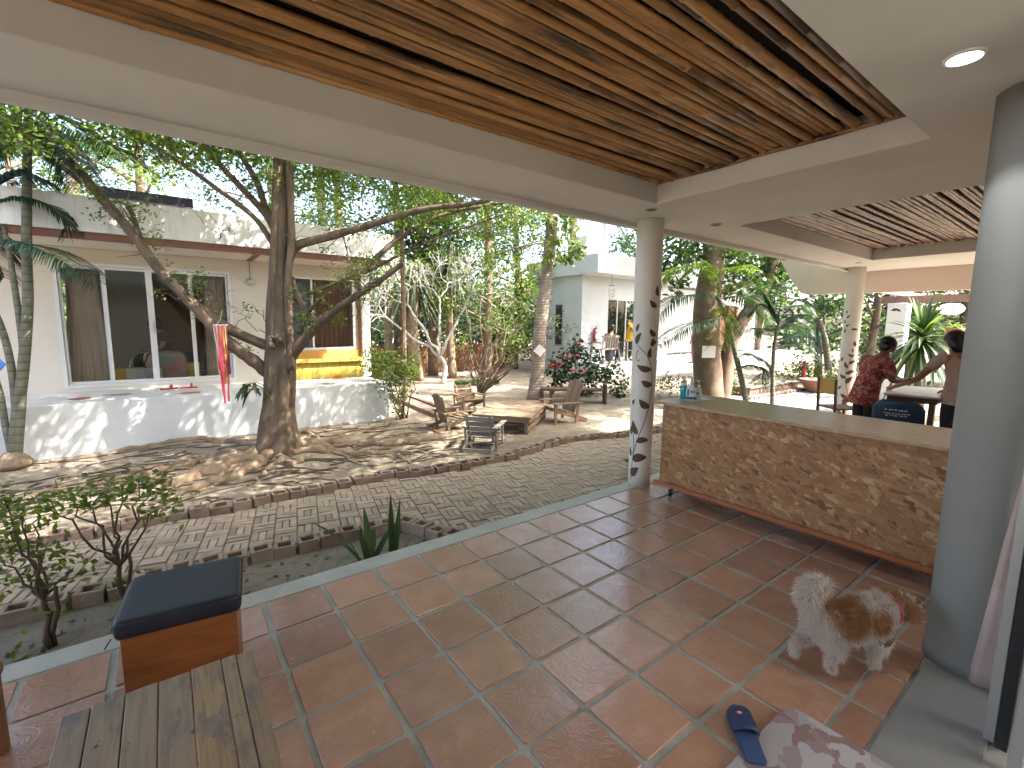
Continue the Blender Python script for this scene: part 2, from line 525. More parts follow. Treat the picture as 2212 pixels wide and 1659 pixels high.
M['curtain_brown'] = plain('brown_curtain', (0.33, 0.15, 0.085), 0.85, 0.12, 3, 0.1, 200)
M['curtain_pink'] = plain('pale_pink_cloth', (0.55, 0.43, 0.40), 0.9, 0.12, 8, 0.1, 200)
M['yellow'] = plain('yellow_ochre_paint', (0.50, 0.28, 0.06), 0.55, 0.1, 3)
M['yellow_bamboo'] = plain('yellow_bamboo_paint', (0.46, 0.36, 0.07), 0.55, 0.15, 6, objvar=0.2)
M['yellow_box'] = plain('yellow_plastic', (0.55, 0.40, 0.06), 0.5, 0.08)
M['interior'] = plain('room_wall', (0.62, 0.60, 0.55), 0.9, 0.05, 1)
M['bark'] = plain('tan_bark', (0.098, 0.068, 0.045), 0.9, 0.55, 4, 1.0, 30, stretch=(2.5, 2.5, 0.55))
M['bark_root'] = plain('root_bark', (0.215, 0.155, 0.105), 0.9, 0.45, 7, 1.0, 45)
M['bark_dark'] = plain('dark_branch_bark', (0.085, 0.06, 0.042), 0.9, 0.35, 8, 0.6, 40)
M['bark_pale'] = plain('pale_frangipani_bark', (0.42, 0.405, 0.37), 0.8, 0.15, 9, 0.3, 60)
M['bark_grey'] = plain('grey_brown_bark', (0.155, 0.105, 0.072), 0.9, 0.35, 5, 0.7, 30)

def mk_palmtrunk(name, c1, c2, rings):
    mt, nt, bs = _nt(name)
    tc = nt.nodes.new('ShaderNodeTexCoord')
    wv = nt.nodes.new('ShaderNodeTexWave'); wv.wave_type = 'BANDS'; wv.bands_direction = 'Z'
    wv.inputs['Scale'].default_value = rings; wv.inputs['Distortion'].default_value = 1.6; wv.inputs['Detail'].default_value = 2
    nt.links.new(tc.outputs['Object'], wv.inputs['Vector'])
    n1 = noise(nt, coords(nt, 'Object'), 6, 5, 0.6)
    c = ramp(nt, n1, [(0.3, c1), (0.7, c2)])
    c = mixc(nt, ramp(nt, wv.outputs['Fac'], [(0.0, (0.7,) * 3), (0.16, (0, 0, 0))]), c, shade(c1, 0.5))
    nt.links.new(c, bs.inputs['Base Color']); bs.inputs['Roughness'].default_value = 0.8
    bump(nt, bs, wv.outputs['Fac'], 0.4, 0.01)
    return mt
M['palmtrunk'] = mk_palmtrunk('palm_trunk', (0.17, 0.13, 0.10), (0.31, 0.25, 0.20), 5.0)
M['arecatrunk'] = mk_palmtrunk('areca_stem', (0.075, 0.075, 0.048), (0.145, 0.14, 0.095), 3.4)
M['leaf_big'] = leafmat('feathery_leaf', (0.06, 0.09, 0.02), (0.12, 0.17, 0.035), (0.23, 0.28, 0.06), 0.55)
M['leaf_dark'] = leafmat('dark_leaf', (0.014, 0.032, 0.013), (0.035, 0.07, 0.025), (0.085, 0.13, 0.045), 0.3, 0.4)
M['leaf_mid'] = leafmat('mid_leaf', (0.025, 0.055, 0.02), (0.055, 0.105, 0.03), (0.13, 0.18, 0.055), 0.4)
M['leaf_light'] = leafmat('light_leaf', (0.06, 0.10, 0.02), (0.13, 0.18, 0.035), (0.26, 0.29, 0.07), 0.5)
M['leaf_grey'] = leafmat('grey_green_leaf', (0.06, 0.08, 0.045), (0.115, 0.145, 0.085), (0.22, 0.24, 0.15), 0.35)
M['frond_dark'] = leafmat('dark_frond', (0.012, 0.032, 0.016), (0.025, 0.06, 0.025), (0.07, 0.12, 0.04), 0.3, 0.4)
M['frond_light'] = leafmat('bright_frond', (0.045, 0.095, 0.02), (0.10, 0.17, 0.028), (0.22, 0.27, 0.05), 0.5, 0.45)
M['dryleaf'] = leafmat('fallen_leaf', (0.06, 0.038, 0.02), (0.16, 0.105, 0.055), (0.32, 0.24, 0.15), 0.1, 0.8)
M['grass'] = leafmat('ground_cover', (0.02, 0.05, 0.015), (0.05, 0.10, 0.025), (0.10, 0.16, 0.04), 0.3)
M['skin'] = plain('skin', (0.30, 0.155, 0.095), 0.5, 0.06, 6)
M['skin_dark'] = plain('tanned_skin', (0.19, 0.095, 0.058), 0.5, 0.06, 6)
M['hair'] = plain('black_hair', (0.012, 0.010, 0.009), 0.4, 0.2, 30, 0.2, 90)
M['navy'] = plain('navy_cloth', (0.022, 0.028, 0.050), 0.75, 0.12, 4, 0.15, 220)
M['blackcloth'] = plain('black_cloth', (0.016, 0.015, 0.017), 0.8, 0.15, 5)
M['jeans'] = plain('dark_jeans', (0.022, 0.027, 0.042), 0.85, 0.2, 14, 0.2, 220)
M['white_plastic'] = plain('white_plastic', (0.72, 0.73, 0.73), 0.35, 0.03, 3)
M['white_paper'] = plain('white_paper', (0.74, 0.74, 0.72), 0.8, 0.04, 3)
M['red'] = plain('red_plastic', (0.45, 0.025, 0.035), 0.4, 0.1, 4)
M['pink'] = plain('pink_cloth', (0.60, 0.16, 0.20), 0.85, 0.1, 5)
M['terracotta'] = plain('terracotta_pot', (0.30, 0.135, 0.085), 0.75, 0.18, 5, 0.2, 60)
M['greenplastic'] = plain('dark_green_plastic', (0.02, 0.045, 0.03), 0.5)
# ------------------------------------------------------------------ terrace floor, kerb, ceiling
T = 0.32
ZS = 2.57            # soffit height
floor = MB().span((-9, -6.2, -0.30), (8.3, -0.001, -0.007)).build('terrace_floor', M['grout'])
tag(floor, kind='structure')
kerb = MB().span((-9, 0.0, -0.32), (8.3, 0.157, -0.001)).build('terrace_kerb', M['kerb'], bevel=0.012)
tag(kerb, kind='structure')
sill = MB().span((-4.2, -2.64, -0.006), (1.30, -2.375, 0.006)).build('door_threshold', plain('grey_threshold', (0.24, 0.24, 0.23), 0.6, 0.12, 3, 0.15, 60), bevel=0.004)
tag(sill, kind='structure')

def tile_mesh(k, w, d):
    rs = random.Random(k)
    pts = []
    n = 5
    hw, hd = w / 2, d / 2
    c = 0.008
    def edge(a, b):
        for q in range(n):
            t = q / n
            j = rs.uniform(-0.0022, 0.0022)
            p = (a[0] + (b[0] - a[0]) * t, a[1] + (b[1] - a[1]) * t)
            nx, ny = (b[1] - a[1]), -(b[0] - a[0]); L = math.hypot(nx, ny)
            pts.append((p[0] + nx / L * j, p[1] + ny / L * j))
    C4 = [(-hw + c, -hd), (hw - c, -hd), (hw, -hd + c), (hw, hd - c), (hw - c, hd), (-hw + c, hd), (-hw, hd - c), (-hw, -hd + c)]
    for q in range(0, 8, 2):
        edge(C4[q], C4[q + 1])
        pts.append(C4[q + 1])
    m = len(pts)
    V = [(p[0], p[1], -0.010) for p in pts] + [(p[0], p[1], -0.0025) for p in pts] + [(p[0] * 0.982, p[1] * 0.982, 0.0) for p in pts]
    F = []
    for a in (0, m):
        F += [(a + q, a + (q + 1) % m, a + m + (q + 1) % m, a + m + q) for q in range(m)]
    F.append(tuple(2 * m + q for q in range(m)))
    return MB().add(V, F).mesh('floor_tile', M['tile'])
TILES = [tile_mesh(k, 0.294, 0.294) for k in range(6)]
CUT = [tile_mesh(k + 20, 0.294, 0.115) for k in range(3)]
for i in range(-12, 24):
    for j in range(8):
        cx = (i + 0.5) * T + random.uniform(-0.002, 0.002)
        if j < 7:
            o = obj('floor_tile', random.choice(TILES), floor, (cx, -(j + 0.5) * T + random.uniform(-0.002, 0.002), random.uniform(-0.0012, 0.001)), random.choice((0, 1, 2, 3)) * math.pi / 2 + random.uniform(-0.006, 0.006))
            o.rotation_euler.x = random.uniform(-0.004, 0.004); o.rotation_euler.y = random.uniform(-0.004, 0.004)
        else:
            obj('floor_tile', random.choice(CUT), floor, (cx, -2.304, random.uniform(-0.001, 0.001)), random.uniform(-0.005, 0.005))

# ceiling: front beam, cross beams and flat slab round the two bamboo bays
c = MB()
B1 = (-6.6, 1.665, -2.06, -0.355)
B2 = (2.95, 6.74, -2.06, -0.355)
c.span((-9, -0.355, ZS), (8.35, 0.196, 2.90))
c.span((-9, -2.06, ZS), (B1[0], -0.355, 2.90))
c.span((B1[1], -2.06, ZS), (B2[0], -0.355, 2.90))
c.span((B2[1], -2.06, ZS), (8.35, -0.355, 2.90))
c.span((-9, -6.2, ZS), (8.35, -2.06, 2.90))
ceil = c.build('ceiling', M['soffit'])
tag(ceil, kind='structure')
lip = MB().span((-9, 0.197, 2.525), (8.35, 0.27, 2.93)).build('roof_edge_lip', M['beamface'], ceil, bevel=0.01)
facing = MB()
for b in (B1, B2):        # painted inner faces of each bay
    facing.span((b[0], b[3] - 0.012, ZS + 0.001), (b[1], b[3] + 0.0, 2.80))
    facing.span((b[1] - 0.012, b[2] + 0.002, ZS + 0.001), (b[1], b[3] - 0.013, 2.80))
    facing.span((b[0], b[2] + 0.002, ZS + 0.001), (b[0] + 0.012, b[3] - 0.013, 2.80))
facing.build('bay_face', M['beamface'], ceil)
cap = MB()
for b in (B1, B2): cap.span((b[0] + 0.013, b[2] + 0.003, 2.79), (b[1] - 0.013, b[3] - 0.013, 2.85))
cap.build('bay_backing', M['bamboodark'], ceil)

def pole_mesh(k, L, rad, mat, step=0.36):
    rs = random.Random(k * 13 + 5)
    xs, rr = [0.0], [rad]
    x = rs.uniform(0.08, step)
    while x < L - 0.03:
        for dx, q in ((-0.016, 1.0), (-0.005, 1.13), (0.004, 1.14), (0.016, 0.97)):
            xs.append(x + dx); rr.append(rad * q)
        x += step * rs.uniform(0.8, 1.2)
    xs.append(L); rr.append(rad * 0.96)
    ph = rs.uniform(0, 6); am = rs.uniform(0.003, 0.012)
    P = [(q, am * math.sin(q * 1.3 + ph), 0.5 * am * math.sin(q * 0.9 + ph)) for q in xs]
    return MB().tube(P, rr, 8).mesh('bamboo_pole', mat, smooth=True)
def bay(b, mat, y0, pitch, rad, nvar):
    L = b[1] - b[0] - 0.06
    meshes = [pole_mesh(q, L, rad * random.uniform(0.85, 1.12), mat) for q in range(nvar)]
    y = y0
    while y > b[2] + 0.012:
        o = obj('bamboo_pole', random.choice(meshes), ceil, (b[0] + 0.02 + random.uniform(0, 0.03), y, 2.735 + random.uniform(-0.010, 0.014)), random.uniform(-0.0055, 0.0055))
        o.rotation_euler.x = random.uniform(0, 6.28)
        y -= pitch * random.uniform(0.85, 1.12)
bay(B1, M['bamboo'], B1[3] - 0.03, 0.0395, 0.0208, 12)
bay(B2, M['bamboo2'], B2[3] - 0.03, 0.041, 0.0175, 9)
MB().tube([(B1[1] - 0.03, y, 2.722 + 0.003 * math.sin(y * 9)) for y in np.linspace(B1[2] + 0.02, B1[3] - 0.03, 12)], 0.014, 8).build('edge_batten', M['bamboo'], ceil, smooth=True)

# end fascia hanging at the far end of the terrace
endw = MB().prism([(1.62, 2.90), (1.43, 2.57), (1.20, 2.25), (1.08, 2.215), (-3.0, 2.17), (-3.0, 2.90)], (8.36, 0, 0), (0, 1, 0), (0, 0, 1), (0.10, 0, 0)).build('end_fascia', M['pinkwall'], ceil)

# the room the picture is taken from, behind the sliding door
room = MB()
room.span((1.46, -2.86, -0.006), (8.3, -2.70, ZS - 0.001))
for x0, x1 in ((-9.0, -7.0), (-4.8, 0.8), (3.0, 8.3)): room.span((x0, -6.1, -0.006), (x1, -5.9, ZS - 0.001))
for x0, x1 in ((-7.0, -4.8), (0.8, 3.0)): room.span((x0, -6.1, -0.006), (x1, -5.9, 0.9))  # back wall left open above here to let fill light in
tag(room.build('room_wall', M['cream_wall']), kind='structure')

# recessed downlights
def downlight(x, y, r, lit, label):
    t = thing('downlight', (x, y, ZS), label, 'downlight', 'recessed downlights in the terrace ceiling')
    MB().lathe([(r, 0.0), (r, -0.005), (r * 0.80, -0.008), (r * 0.76, 0.0)], 24, (x, y, ZS - 0.0005), caps=False).build('trim_ring', M['white_plastic'] if lit else M['alu'], t, smooth=True)
    if lit:
        mt, nt, bs = _nt('lit_lamp'); bs.inputs['Emission Color'].default_value = (0.9, 0.97, 1, 1); bs.inputs['Emission Strength'].default_value = 9
        mat = mt
    else: mat = plain('lamp_recess', (0.05, 0.05, 0.048), 0.5)
    MB().lathe([(0.0005, 0.0), (r * 0.77, 0.0)], 24, (x, y, ZS - 0.003), caps=False).build('lamp', mat, t)
    if lit:
        l = bpy.data.lights.new('downlight_lamp', 'SPOT'); l.energy = 2; l.spot_size = R(110); l.shadow_soft_size = 0.04; l.color = (0.92, 0.97, 1)
        lo = bpy.data.objects.new('downlight_lamp', l); COL.objects.link(lo); lo.parent = t; lo.location = (0, 0, -0.03)
downlight(0.785, -2.33, 0.062, True, 'lit round downlight near the sliding door')
downlight(1.77, -0.226, 0.055, False, 'unlit round downlight above the vine painted column')
downlight(2.746, -0.25, 0.055, False, 'unlit round downlight between the two bamboo ceiling bays')
downlight(6.90, -0.16, 0.05, False, 'unlit round downlight beside the far terrace column')

# ------------------------------------------------------------------ columns with painted vines
M['vine'] = plain('painted_brown_leaf', (0.115, 0.058, 0.036), 0.6, 0.3, 18)
M['vine_line'] = plain('painted_dark_line', (0.035, 0.025, 0.022), 0.6, 0.1)
def column(x, y, r0, r1, h, label, name='column'):
    t = thing(name, (x, y, 0), label, 'column', 'round white terrace columns')
    prof = [(r0, 0), (r0, 0.25), (r0 + (r1 - r0) * 0.5, h * 0.4), (r1, h * 0.75), (r1, h - 0.002)]
    MB().lathe(prof, 40, (x, y, 0)).build('shaft', M['column'], t, smooth=True)
    def rad(z): return np.interp(z, [p[1] for p in prof], [p[0] for p in prof])
    return t, rad
def on_col(cx, cy, rad, ang, z, eps):
    r = rad(z) + eps
    return (cx + r * math.cos(ang), cy + r * math.sin(ang), z)
def painted(t, cx, cy, rad, front, stems, leaves):
    """stems: polylines of (s, z); leaves: (s, z, length, width, tilt); s runs along the surface in metres, from the camera side"""
    for st in stems:
        s_, z_ = zip(*st)
        q = np.linspace(0, 1, 40); k = np.linspace(0, 1, len(st))
        ss = np.interp(q, k, s_); zz = np.interp(q, k, z_)
        ss = np.convolve(np.pad(ss, 3, 'edge'), np.ones(7) / 7, 'valid'); zz = np.convolve(np.pad(zz, 3, 'edge'), np.ones(7) / 7, 'valid')
        P = []
        for side in (-1, 1):
            row = []
            for a in range(40):
                a0, a1 = max(a - 1, 0), min(a + 1, 39)
                d = np.array([ss[a1] - ss[a0], zz[a1] - zz[a0]]); d /= np.linalg.norm(d) + 1e-9
                w = 0.0032 * side
                s1, z1 = ss[a] - d[1] * w, zz[a] + d[0] * w
                row.append(on_col(cx, cy, rad, front + s1 / rad(z1), z1, 0.002))
            P.append(row)
        MB().grid(P).build('painted_stem', M['vine_line'], t, fixn=False)
    for (s0, z0, L, W, tilt) in leaves:
        for nm, sc_, eps, mat in (('painted_leaf_outline', 1.0, 0.0028, M['vine_line']), ('painted_leaf', 0.86, 0.004, M['vine'])):
            V = []; F = []
            n = 9
            for q in range(n):
                u = q / (n - 1)
                w = W * sc_ * 0.5 * (math.sin(math.pi * u ** 0.75) ** 0.85 if 0 < u < 1 else 0)
                lx = L * (0.5 + (u - 0.5) * sc_)
                for sd in (-1, 1):
                    bend = 0.10 * L * math.sin(math.pi * u)
                    ds = lx * math.cos(tilt) - (w * sd + bend) * math.sin(tilt); dz = lx * math.sin(tilt) + (w * sd + bend) * math.cos(tilt)
                    V.append(on_col(cx, cy, rad, front + (s0 + ds) / rad(z0 + dz), z0 + dz, eps))
            F = [(2 * q, 2 * q + 2, 2 * q + 3, 2 * q + 1) for q in range(n - 1)]
            MB().add(V, F).build(nm, mat, t, fixn=False)
CX, CY = 2.125, 0.045
colA, radA = column(CX, CY, 0.108, 0.124, ZS, 'round white column with brown painted vine beside the chipboard counter')
frontA = math.atan2(CAM[1] - CY, CAM[0] - CX)
# (s is measured to the viewer's right)
stA = [[(-0.085, 0.02), (-0.085, 0.18), (-0.072, 0.34), (-0.03, 0.50), (0.03, 0.66), (0.07, 0.82), (0.09, 0.98), (0.088, 1.10), (0.07, 1.20), (0.045, 1.28), (0.0, 1.34), (-0.05, 1.385), (-0.085, 1.41)],
       [(-0.06, 1.36), (-0.085, 1.31), (-0.075, 1.255), (-0.05, 1.25), (-0.045, 1.27)],
       [(-0.072, 0.30), (-0.065, 0.42), (-0.08, 0.54)]]
lfA = [(-0.082, 0.10, 0.125, 0.075, 0.95), (-0.075, 0.27, 0.15, 0.085, 0.25), (-0.045, 0.46, 0.125, 0.06, 0.15), (-0.035, 0.53, 0.15, 0.062, 1.95), (0.068, 0.80, 0.13, 0.068, 2.45),
       (0.085, 1.02, 0.115, 0.062, 2.75), (0.072, 1.17, 0.15, 0.062, 2.85), (0.052, 1.28, 0.105, 0.04, 1.5), (0.10, 1.42, 0.06, 0.045, 2.2), (0.05, 1.40, 0.085, 0.05, 0.5),
       (-0.088, 1.41, 0.125, 0.05, 1.15), (-0.09, 1.53, 0.085, 0.035, 1.2), (0.105, 1.49, 0.095, 0.05, 2.35), (0.10, 1.76, 0.10, 0.05, 2.4), (0.115, 1.86, 0.105, 0.045, 1.75), (-0.095, 0.30, 0.10, 0.035, 1.7), (-0.10, 0.52, 0.09, 0.035, 1.6), (-0.1, 0.82, 0.06, 0.03, 1.2)]
painted(colA, CX, CY, lambda z: radA(z), frontA, [[(s, z) for s, z in q] for q in stA], lfA)
BX, BY = 7.58, 0.06
colB, radB = column(BX, BY, 0.118, 0.125, ZS, 'round white column with brown painted vine beside the wooden chair')
frontB = math.atan2(CAM[1] - BY, CAM[0] - BX)
stB = [[(-0.03, 0.0), (0.02, 0.22), (0.055, 0.40), (0.03, 0.55), (-0.01, 0.72), (-0.02, 0.85), (0.01, 0.98), (0.04, 1.10), (0.055, 1.20)]]
lfB = [(-0.02, 0.1, 0.13, 0.07, 1.9), (0.02, 0.25, 0.14, 0.07, 1.6), (0.05, 0.42, 0.13, 0.06, 2.6), (0.0, 0.66, 0.15, 0.07, 0.9), (-0.01, 0.75, 0.11, 0.055, 2.5), (-0.01, 0.82, 0.14, 0.06, 0.4), (0.01, 0.92, 0.12, 0.045, 2.0), (0.02, 0.99, 0.11, 0.05, 0.5), (0.04, 1.10, 0.06, 0.035, 0.9), (0.04, 1.12, 0.06, 0.035, 2.4), (0.055, 1.19, 0.06, 0.03, 1.6),
       (-0.09, 1.50, 0.08, 0.03, 1.4), (-0.08, 1.60, 0.07, 0.03, 0.7), (-0.09, 1.66, 0.07, 0.03, 1.9), (-0.075, 1.74, 0.07, 0.03, 0.9), (-0.085, 1.82, 0.06, 0.03, 1.5), (0.0, 1.56, 0.1, 0.035, -0.1), (-0.1, 1.02, 0.09, 0.04, 1.2), (-0.1, 0.55, 0.08, 0.04, 1.0), (0.09, 1.28, 0.1, 0.05, 1.8)]
painted(colB, BX, BY, lambda z: radB(z), frontB, stB, lfB)
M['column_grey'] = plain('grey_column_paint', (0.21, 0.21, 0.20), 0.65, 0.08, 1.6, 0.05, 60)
t = thing('column', (1.335, -2.49, 0), 'plain grey round column beside the sliding door', 'column', 'round white terrace columns')
MB().lathe([(0.155, 0), (0.155, 0.06), (0.150, 0.07), (0.150, ZS - 0.001)], 48, (1.335, -2.49, 0)).build('shaft', M['column_grey'], t, smooth=True)

# sliding door edge and curtain at the right
dr = thing('sliding_door', (0.85, -2.63, 0), 'aluminium sliding door frame with black seal and glass at right edge', 'door')
MB().span((0.822, -2.655, 0.007), (0.868, -2.622, ZS - 0.002)).build('frame_post', M['alu'], dr, bevel=0.004)
MB().span((0.805, -2.690, 0.007), (0.865, -2.657, ZS - 0.002)).build('seal', M['black'], dr)
MB().span((0.705, -2.735, 0.007), (0.745, -2.700, ZS - 0.002)).build('frame_post', M['alu'], dr, bevel=0.004)
MB().span((0.869, -2.640, 0.05), (1.45, -2.634, ZS - 0.05)).build('pane', M['glass'], dr)
MB().span((0.746, -2.722, 0.05), (1.45, -2.716, ZS - 0.05)).build('pane', M['glass'], dr)
cu = MB()
rows = []
for q in range(26):
    u = q / 25
    z = 1.55 * (1 - u) + 0.012 * u
    a = np.array([1.215, -2.625, z]); wdt = 0.012 + 0.135 * u ** 1.7
    row = []
    for k in range(13):
        s = k / 12
        row.append(a + np.array([-0.055 * u, 0, 0]) + np.array([0.25, 0.97, 0]) * wdt * s + np.array([-0.97, 0.25, 0]) * 0.012 * math.sin(s * 9 + q * 0.12) * u)
    rows.append(row)
cu.grid(rows)
o = cu.build('curtain', M['curtain_pink'], smooth=True, fixn=False)
sm = o.modifiers.new('thick', 'SOLIDIFY'); sm.thickness = 0.003
tag(o, 'pale pink curtain hem hanging between column and door', 'curtain')
# ------------------------------------------------------------------ ground, path, brick edging
GZ = -0.12
def axis(lo, hi, a, b, fine, coarse):
    left = list(np.arange(lo, a, coarse)); mid = list(np.arange(a, b, fine)); right = list(np.arange(b, hi + coarse, coarse))
    return np.array(left + mid + right)
gx = axis(-60, 90, -6, 14, 0.16, 6.0); gy = axis(-40, 110, 0.32, 13, 0.14, 6.0)
X, Y = np.meshgrid(gx, gy, indexing='ij')
def gh(x, y):
    z = 0.022 * np.sin(1.3 * x + 0.6 * y) * np.cos(1.1 * y - 0.4 * x) + 0.012 * np.sin(3.7 * x + 1) * np.sin(4.1 * y) + 0.006 * np.sin(9 * x + 4 * y) * np.sin(7 * y - 3 * x)
    return z
w = np.clip((Y - 2.1) / 0.6, 0, 1) * np.clip((16 - np.abs(X)) / 6, 0, 1)
Z = GZ + gh(X, Y) * w + 0.10 * np.exp(-(((X + 0.5) ** 2 + (Y - 3.5) ** 2) / 0.5)) * w
ground = MB().grid(np.stack([X, Y, Z], -1)).build('ground', M['soil'], smooth=True, fixn=False)
tag(ground, kind='structure')

FX = [-7, -2.7, -1.2, 0.2, 0.5, 1.0, 1.75, 2.3, 2.8, 3.3, 4.0, 5.2, 6.5, 9]
FY = [2.12, 2.02, 1.93, 1.97, 1.87, 1.80, 1.77, 1.90, 1.99, 1.94, 1.72, 1.5, 1.4, 1.4]
NX = [-7, -2.4, -2.0, -1.68, -1.3, -0.6, -0.17, 0.0, 0.06, 0.11]
NY = [0.98, 0.93, 0.90, 0.93, 0.90, 0.86, 0.79, 0.68, 0.46, 0.16]
def farY(x): return np.interp(x, FX, FY)
def nearY(x): return np.interp(x, NX, NY) if x < 0.11 else 0.16
path = MB().span((-7, 0.158, -0.16), (9, 2.3, -0.128)).build('path', M['soil'])
tag(path, kind='structure')
# clay strips laid in basket weave
ang = R(-12)
ca, sa = math.cos(ang), math.sin(ang)
U = 0.168
strips = []
rs = random.Random(3)
for a in range(-50, 60):
    for b in range(-30, 30):
        for k in range(3):
            if (a + b) % 2 == 0: lx, ly, rot = (a + 0.5) * U, b * U + (k + 0.5) * U / 3, 0
            else: lx, ly, rot = a * U + (k + 0.5) * U / 3, (b + 0.5) * U, math.pi / 2
            x = lx * ca - ly * sa + 1.0; y = lx * sa + ly * ca + 1.0
            if -4.4 < x < 8.2 and nearY(x) + 0.10 < y < farY(x) - 0.06 and y > 0.20:
                strips.append((math.hypot(x - CAM[0], y - CAM[1]), x, y, rot + ang + rs.uniform(-0.03, 0.03), rs.uniform(-0.006, 0.004)))
strips.sort()
def strip_mesh(k):
    m_ = MB().box((0, 0, -0.018), (0.160, 0.0485, 0.036))
    me = m_.mesh('paver_strip', M['strip'])
    import bmesh
    bm = bmesh.new(); bm.from_mesh(me)
    bmesh.ops.bevel(bm, geom=[e for e in bm.edges if all(v.co.z > -0.01 for v in e.verts)], offset=0.0035, segments=1, affect='EDGES')
    bm.to_mesh(me); bm.free()
    return me
SM = [strip_mesh(0)]
for d, x, y, r, dz in strips[:300]:
    o = obj('paver_strip', SM[0], path, (x, y, -0.101 + dz), r)
    o.rotation_euler.x = rs.uniform(-0.03, 0.03); o.rotation_euler.y = rs.uniform(-0.015, 0.015)
rest = MB()
for d, x, y, r, dz in strips[300:]:
    rest.box((x, y, -0.119 + dz), (0.160, 0.0485, 0.036), rotm(rs.uniform(-0.03, 0.03), rs.uniform(-0.015, 0.015), r))
tag(rest.build('paver_strips_beyond', M['strip'], path), kind='stuff')

def block_mesh(k):
    rs = random.Random(k)
    s, h, t_ = 0.142, 0.115, 0.028
    m_ = MB()
    o4 = [(-s / 2, -s / 2), (s / 2, -s / 2), (s / 2, s / 2), (-s / 2, s / 2)]
    i4 = [(p[0] * (1 - 2 * t_ / s), p[1] * (1 - 2 * t_ / s)) for p in o4]
    j = lambda: rs.uniform(-0.003, 0.003)
    V = [(p[0] + j(), p[1] + j(), -h) for p in o4] + [(p[0] * 0.985 + j(), p[1] * 0.985 + j(), 0 + j()) for p in o4] + [(p[0], p[1], -0.002) for p in i4] + [(p[0], p[1], -h * 0.7) for p in i4]
    F = []
    for q in range(4):
        q2 = (q + 1) % 4
        F += [(q, q2, 4 + q2, 4 + q), (4 + q, 4 + q2, 8 + q2, 8 + q), (8 + q, 8 + q2, 12 + q2, 12 + q)]
    F.append((12, 13, 14, 15))
    m_.add(V, F)
    me = m_.mesh('hollow_block', M['block'])
    import bmesh
    bm = bmesh.new(); bm.from_mesh(me)
    bmesh.ops.bevel(bm, geom=[e for e in bm.edges if all(v.co.z > -0.03 for v in e.verts)], offset=0.004, segments=1, affect='EDGES')
    bm.to_mesh(me); bm.free()
    return me
BLK = [block_mesh(k) for k in range(5)]
def edging(pts, label, top):
    t = thing('brick_edging', (pts[0][0], pts[0][1], GZ), label, 'edging', 'hollow clay block edgings of the path')
    P = np.array(pts); L = np.r_[0, np.cumsum(np.linalg.norm(np.diff(P, axis=0), axis=1))]
    s = 0.08
    while s < L[-1]:
        x = np.interp(s, L, P[:, 0]); y = np.interp(s, L, P[:, 1])
        x2 = np.interp(s + 0.05, L, P[:, 0]); y2 = np.interp(s + 0.05, L, P[:, 1])
        o = obj('hollow_block', random.choice(BLK), t, (x - pts[0][0] + random.uniform(-0.008, 0.008), y - pts[0][1] + random.uniform(-0.012, 0.012), top - GZ + random.uniform(-0.012, 0.012)), math.atan2(y2 - y, x2 - x) + random.uniform(-0.09, 0.09))
        o.rotation_euler.x = random.uniform(-0.07, 0.07); o.rotation_euler.y = random.uniform(-0.06, 0.06)
        s += 0.153 * random.uniform(0.98, 1.06)
edging([(x, farY(x) + 0.02) for x in np.linspace(-4.2, 8.0, 60)], 'row of hollow clay blocks along the garden side of the path', -0.035)
edging([(-4.2, 0.90), (-2.4, 0.86), (-2.0, 0.83), (-1.68, 0.86), (-1.3, 0.84), (-0.75, 0.79), (-0.30, 0.74), (-0.10, 0.67), (0.0, 0.50), (0.06, 0.33), (0.10, 0.22)], 'curved row of hollow clay blocks round the planting bed by the terrace', -0.035)

# paved court and brick steps at the right
court = MB().span((6.9, 0.9, -0.118), (19, 2.55, -0.100)).build('paved_court', M['cobble'])
tag(court, kind='structure')
st = thing('brick_step', (10.9, 2.8, GZ), 'weathered brick step block with slab top beside the white house', 'steps')
MB().span((9.7, 2.72, -0.12), (12.4, 3.6, 0.10)).build('step_core', M['brick'], st)
for k in range(34):
    x = 9.72 + k * 0.079
    MB().box((x, 2.70, 0.0), (0.07, 0.05, 0.20)).build('brick', M['brick'], st, bevel=0.004)
for k in range(9):
    MB().span((9.66 + k * 0.305, 2.64, 0.101), (9.66 + k * 0.305 + 0.296, 3.62, 0.125)).build('slab', M['oldwood_grey'], st)
for k in range(22):
    MB().box((9.3 + k * 0.155, 2.50 - 0.02 * (k % 3), -0.075), (0.145, 0.17, 0.07), rotm(0, 0, random.uniform(-.06, .06))).build('brick', M['brick'], st, bevel=0.004)

# fallen leaves and grass
n = 5200
lx = RNG.uniform(-5, 12, n); ly = RNG.uniform(2.15, 12, n)
near = RNG.uniform(0, 1, n) < np.where((lx < 3) & (ly < 5), 1.0, 0.4)
lx, ly = lx[near], ly[near]
bed = 260
lx = np.r_[lx, RNG.uniform(-4, -0.05, bed)]; ly = np.r_[ly, RNG.uniform(0.2, 0.72, bed)]
n = len(lx)
th = RNG.uniform(0, 6.28, n); ln = RNG.uniform(0.008, 0.032, n); wd = ln * RNG.uniform(0.3, 0.6, n)
ww = np.clip((ly - 2.1) / 0.6, 0, 1)
base = np.stack([lx, ly, GZ + gh(lx, ly) * ww + 0.10 * np.exp(-(((lx + 0.5) ** 2 + (ly - 3.5) ** 2) / 0.5)) * ww + 0.006], 1)
d1 = np.stack([np.cos(th), np.sin(th), RNG.uniform(-0.25, 0.35, n)], 1) * ln[:, None]
d2 = np.stack([-np.sin(th), np.cos(th), RNG.uniform(-0.3, 0.4, n)], 1) * wd[:, None]
V = np.stack([base - d1, base + d2, base + d1, base - d2], 1)
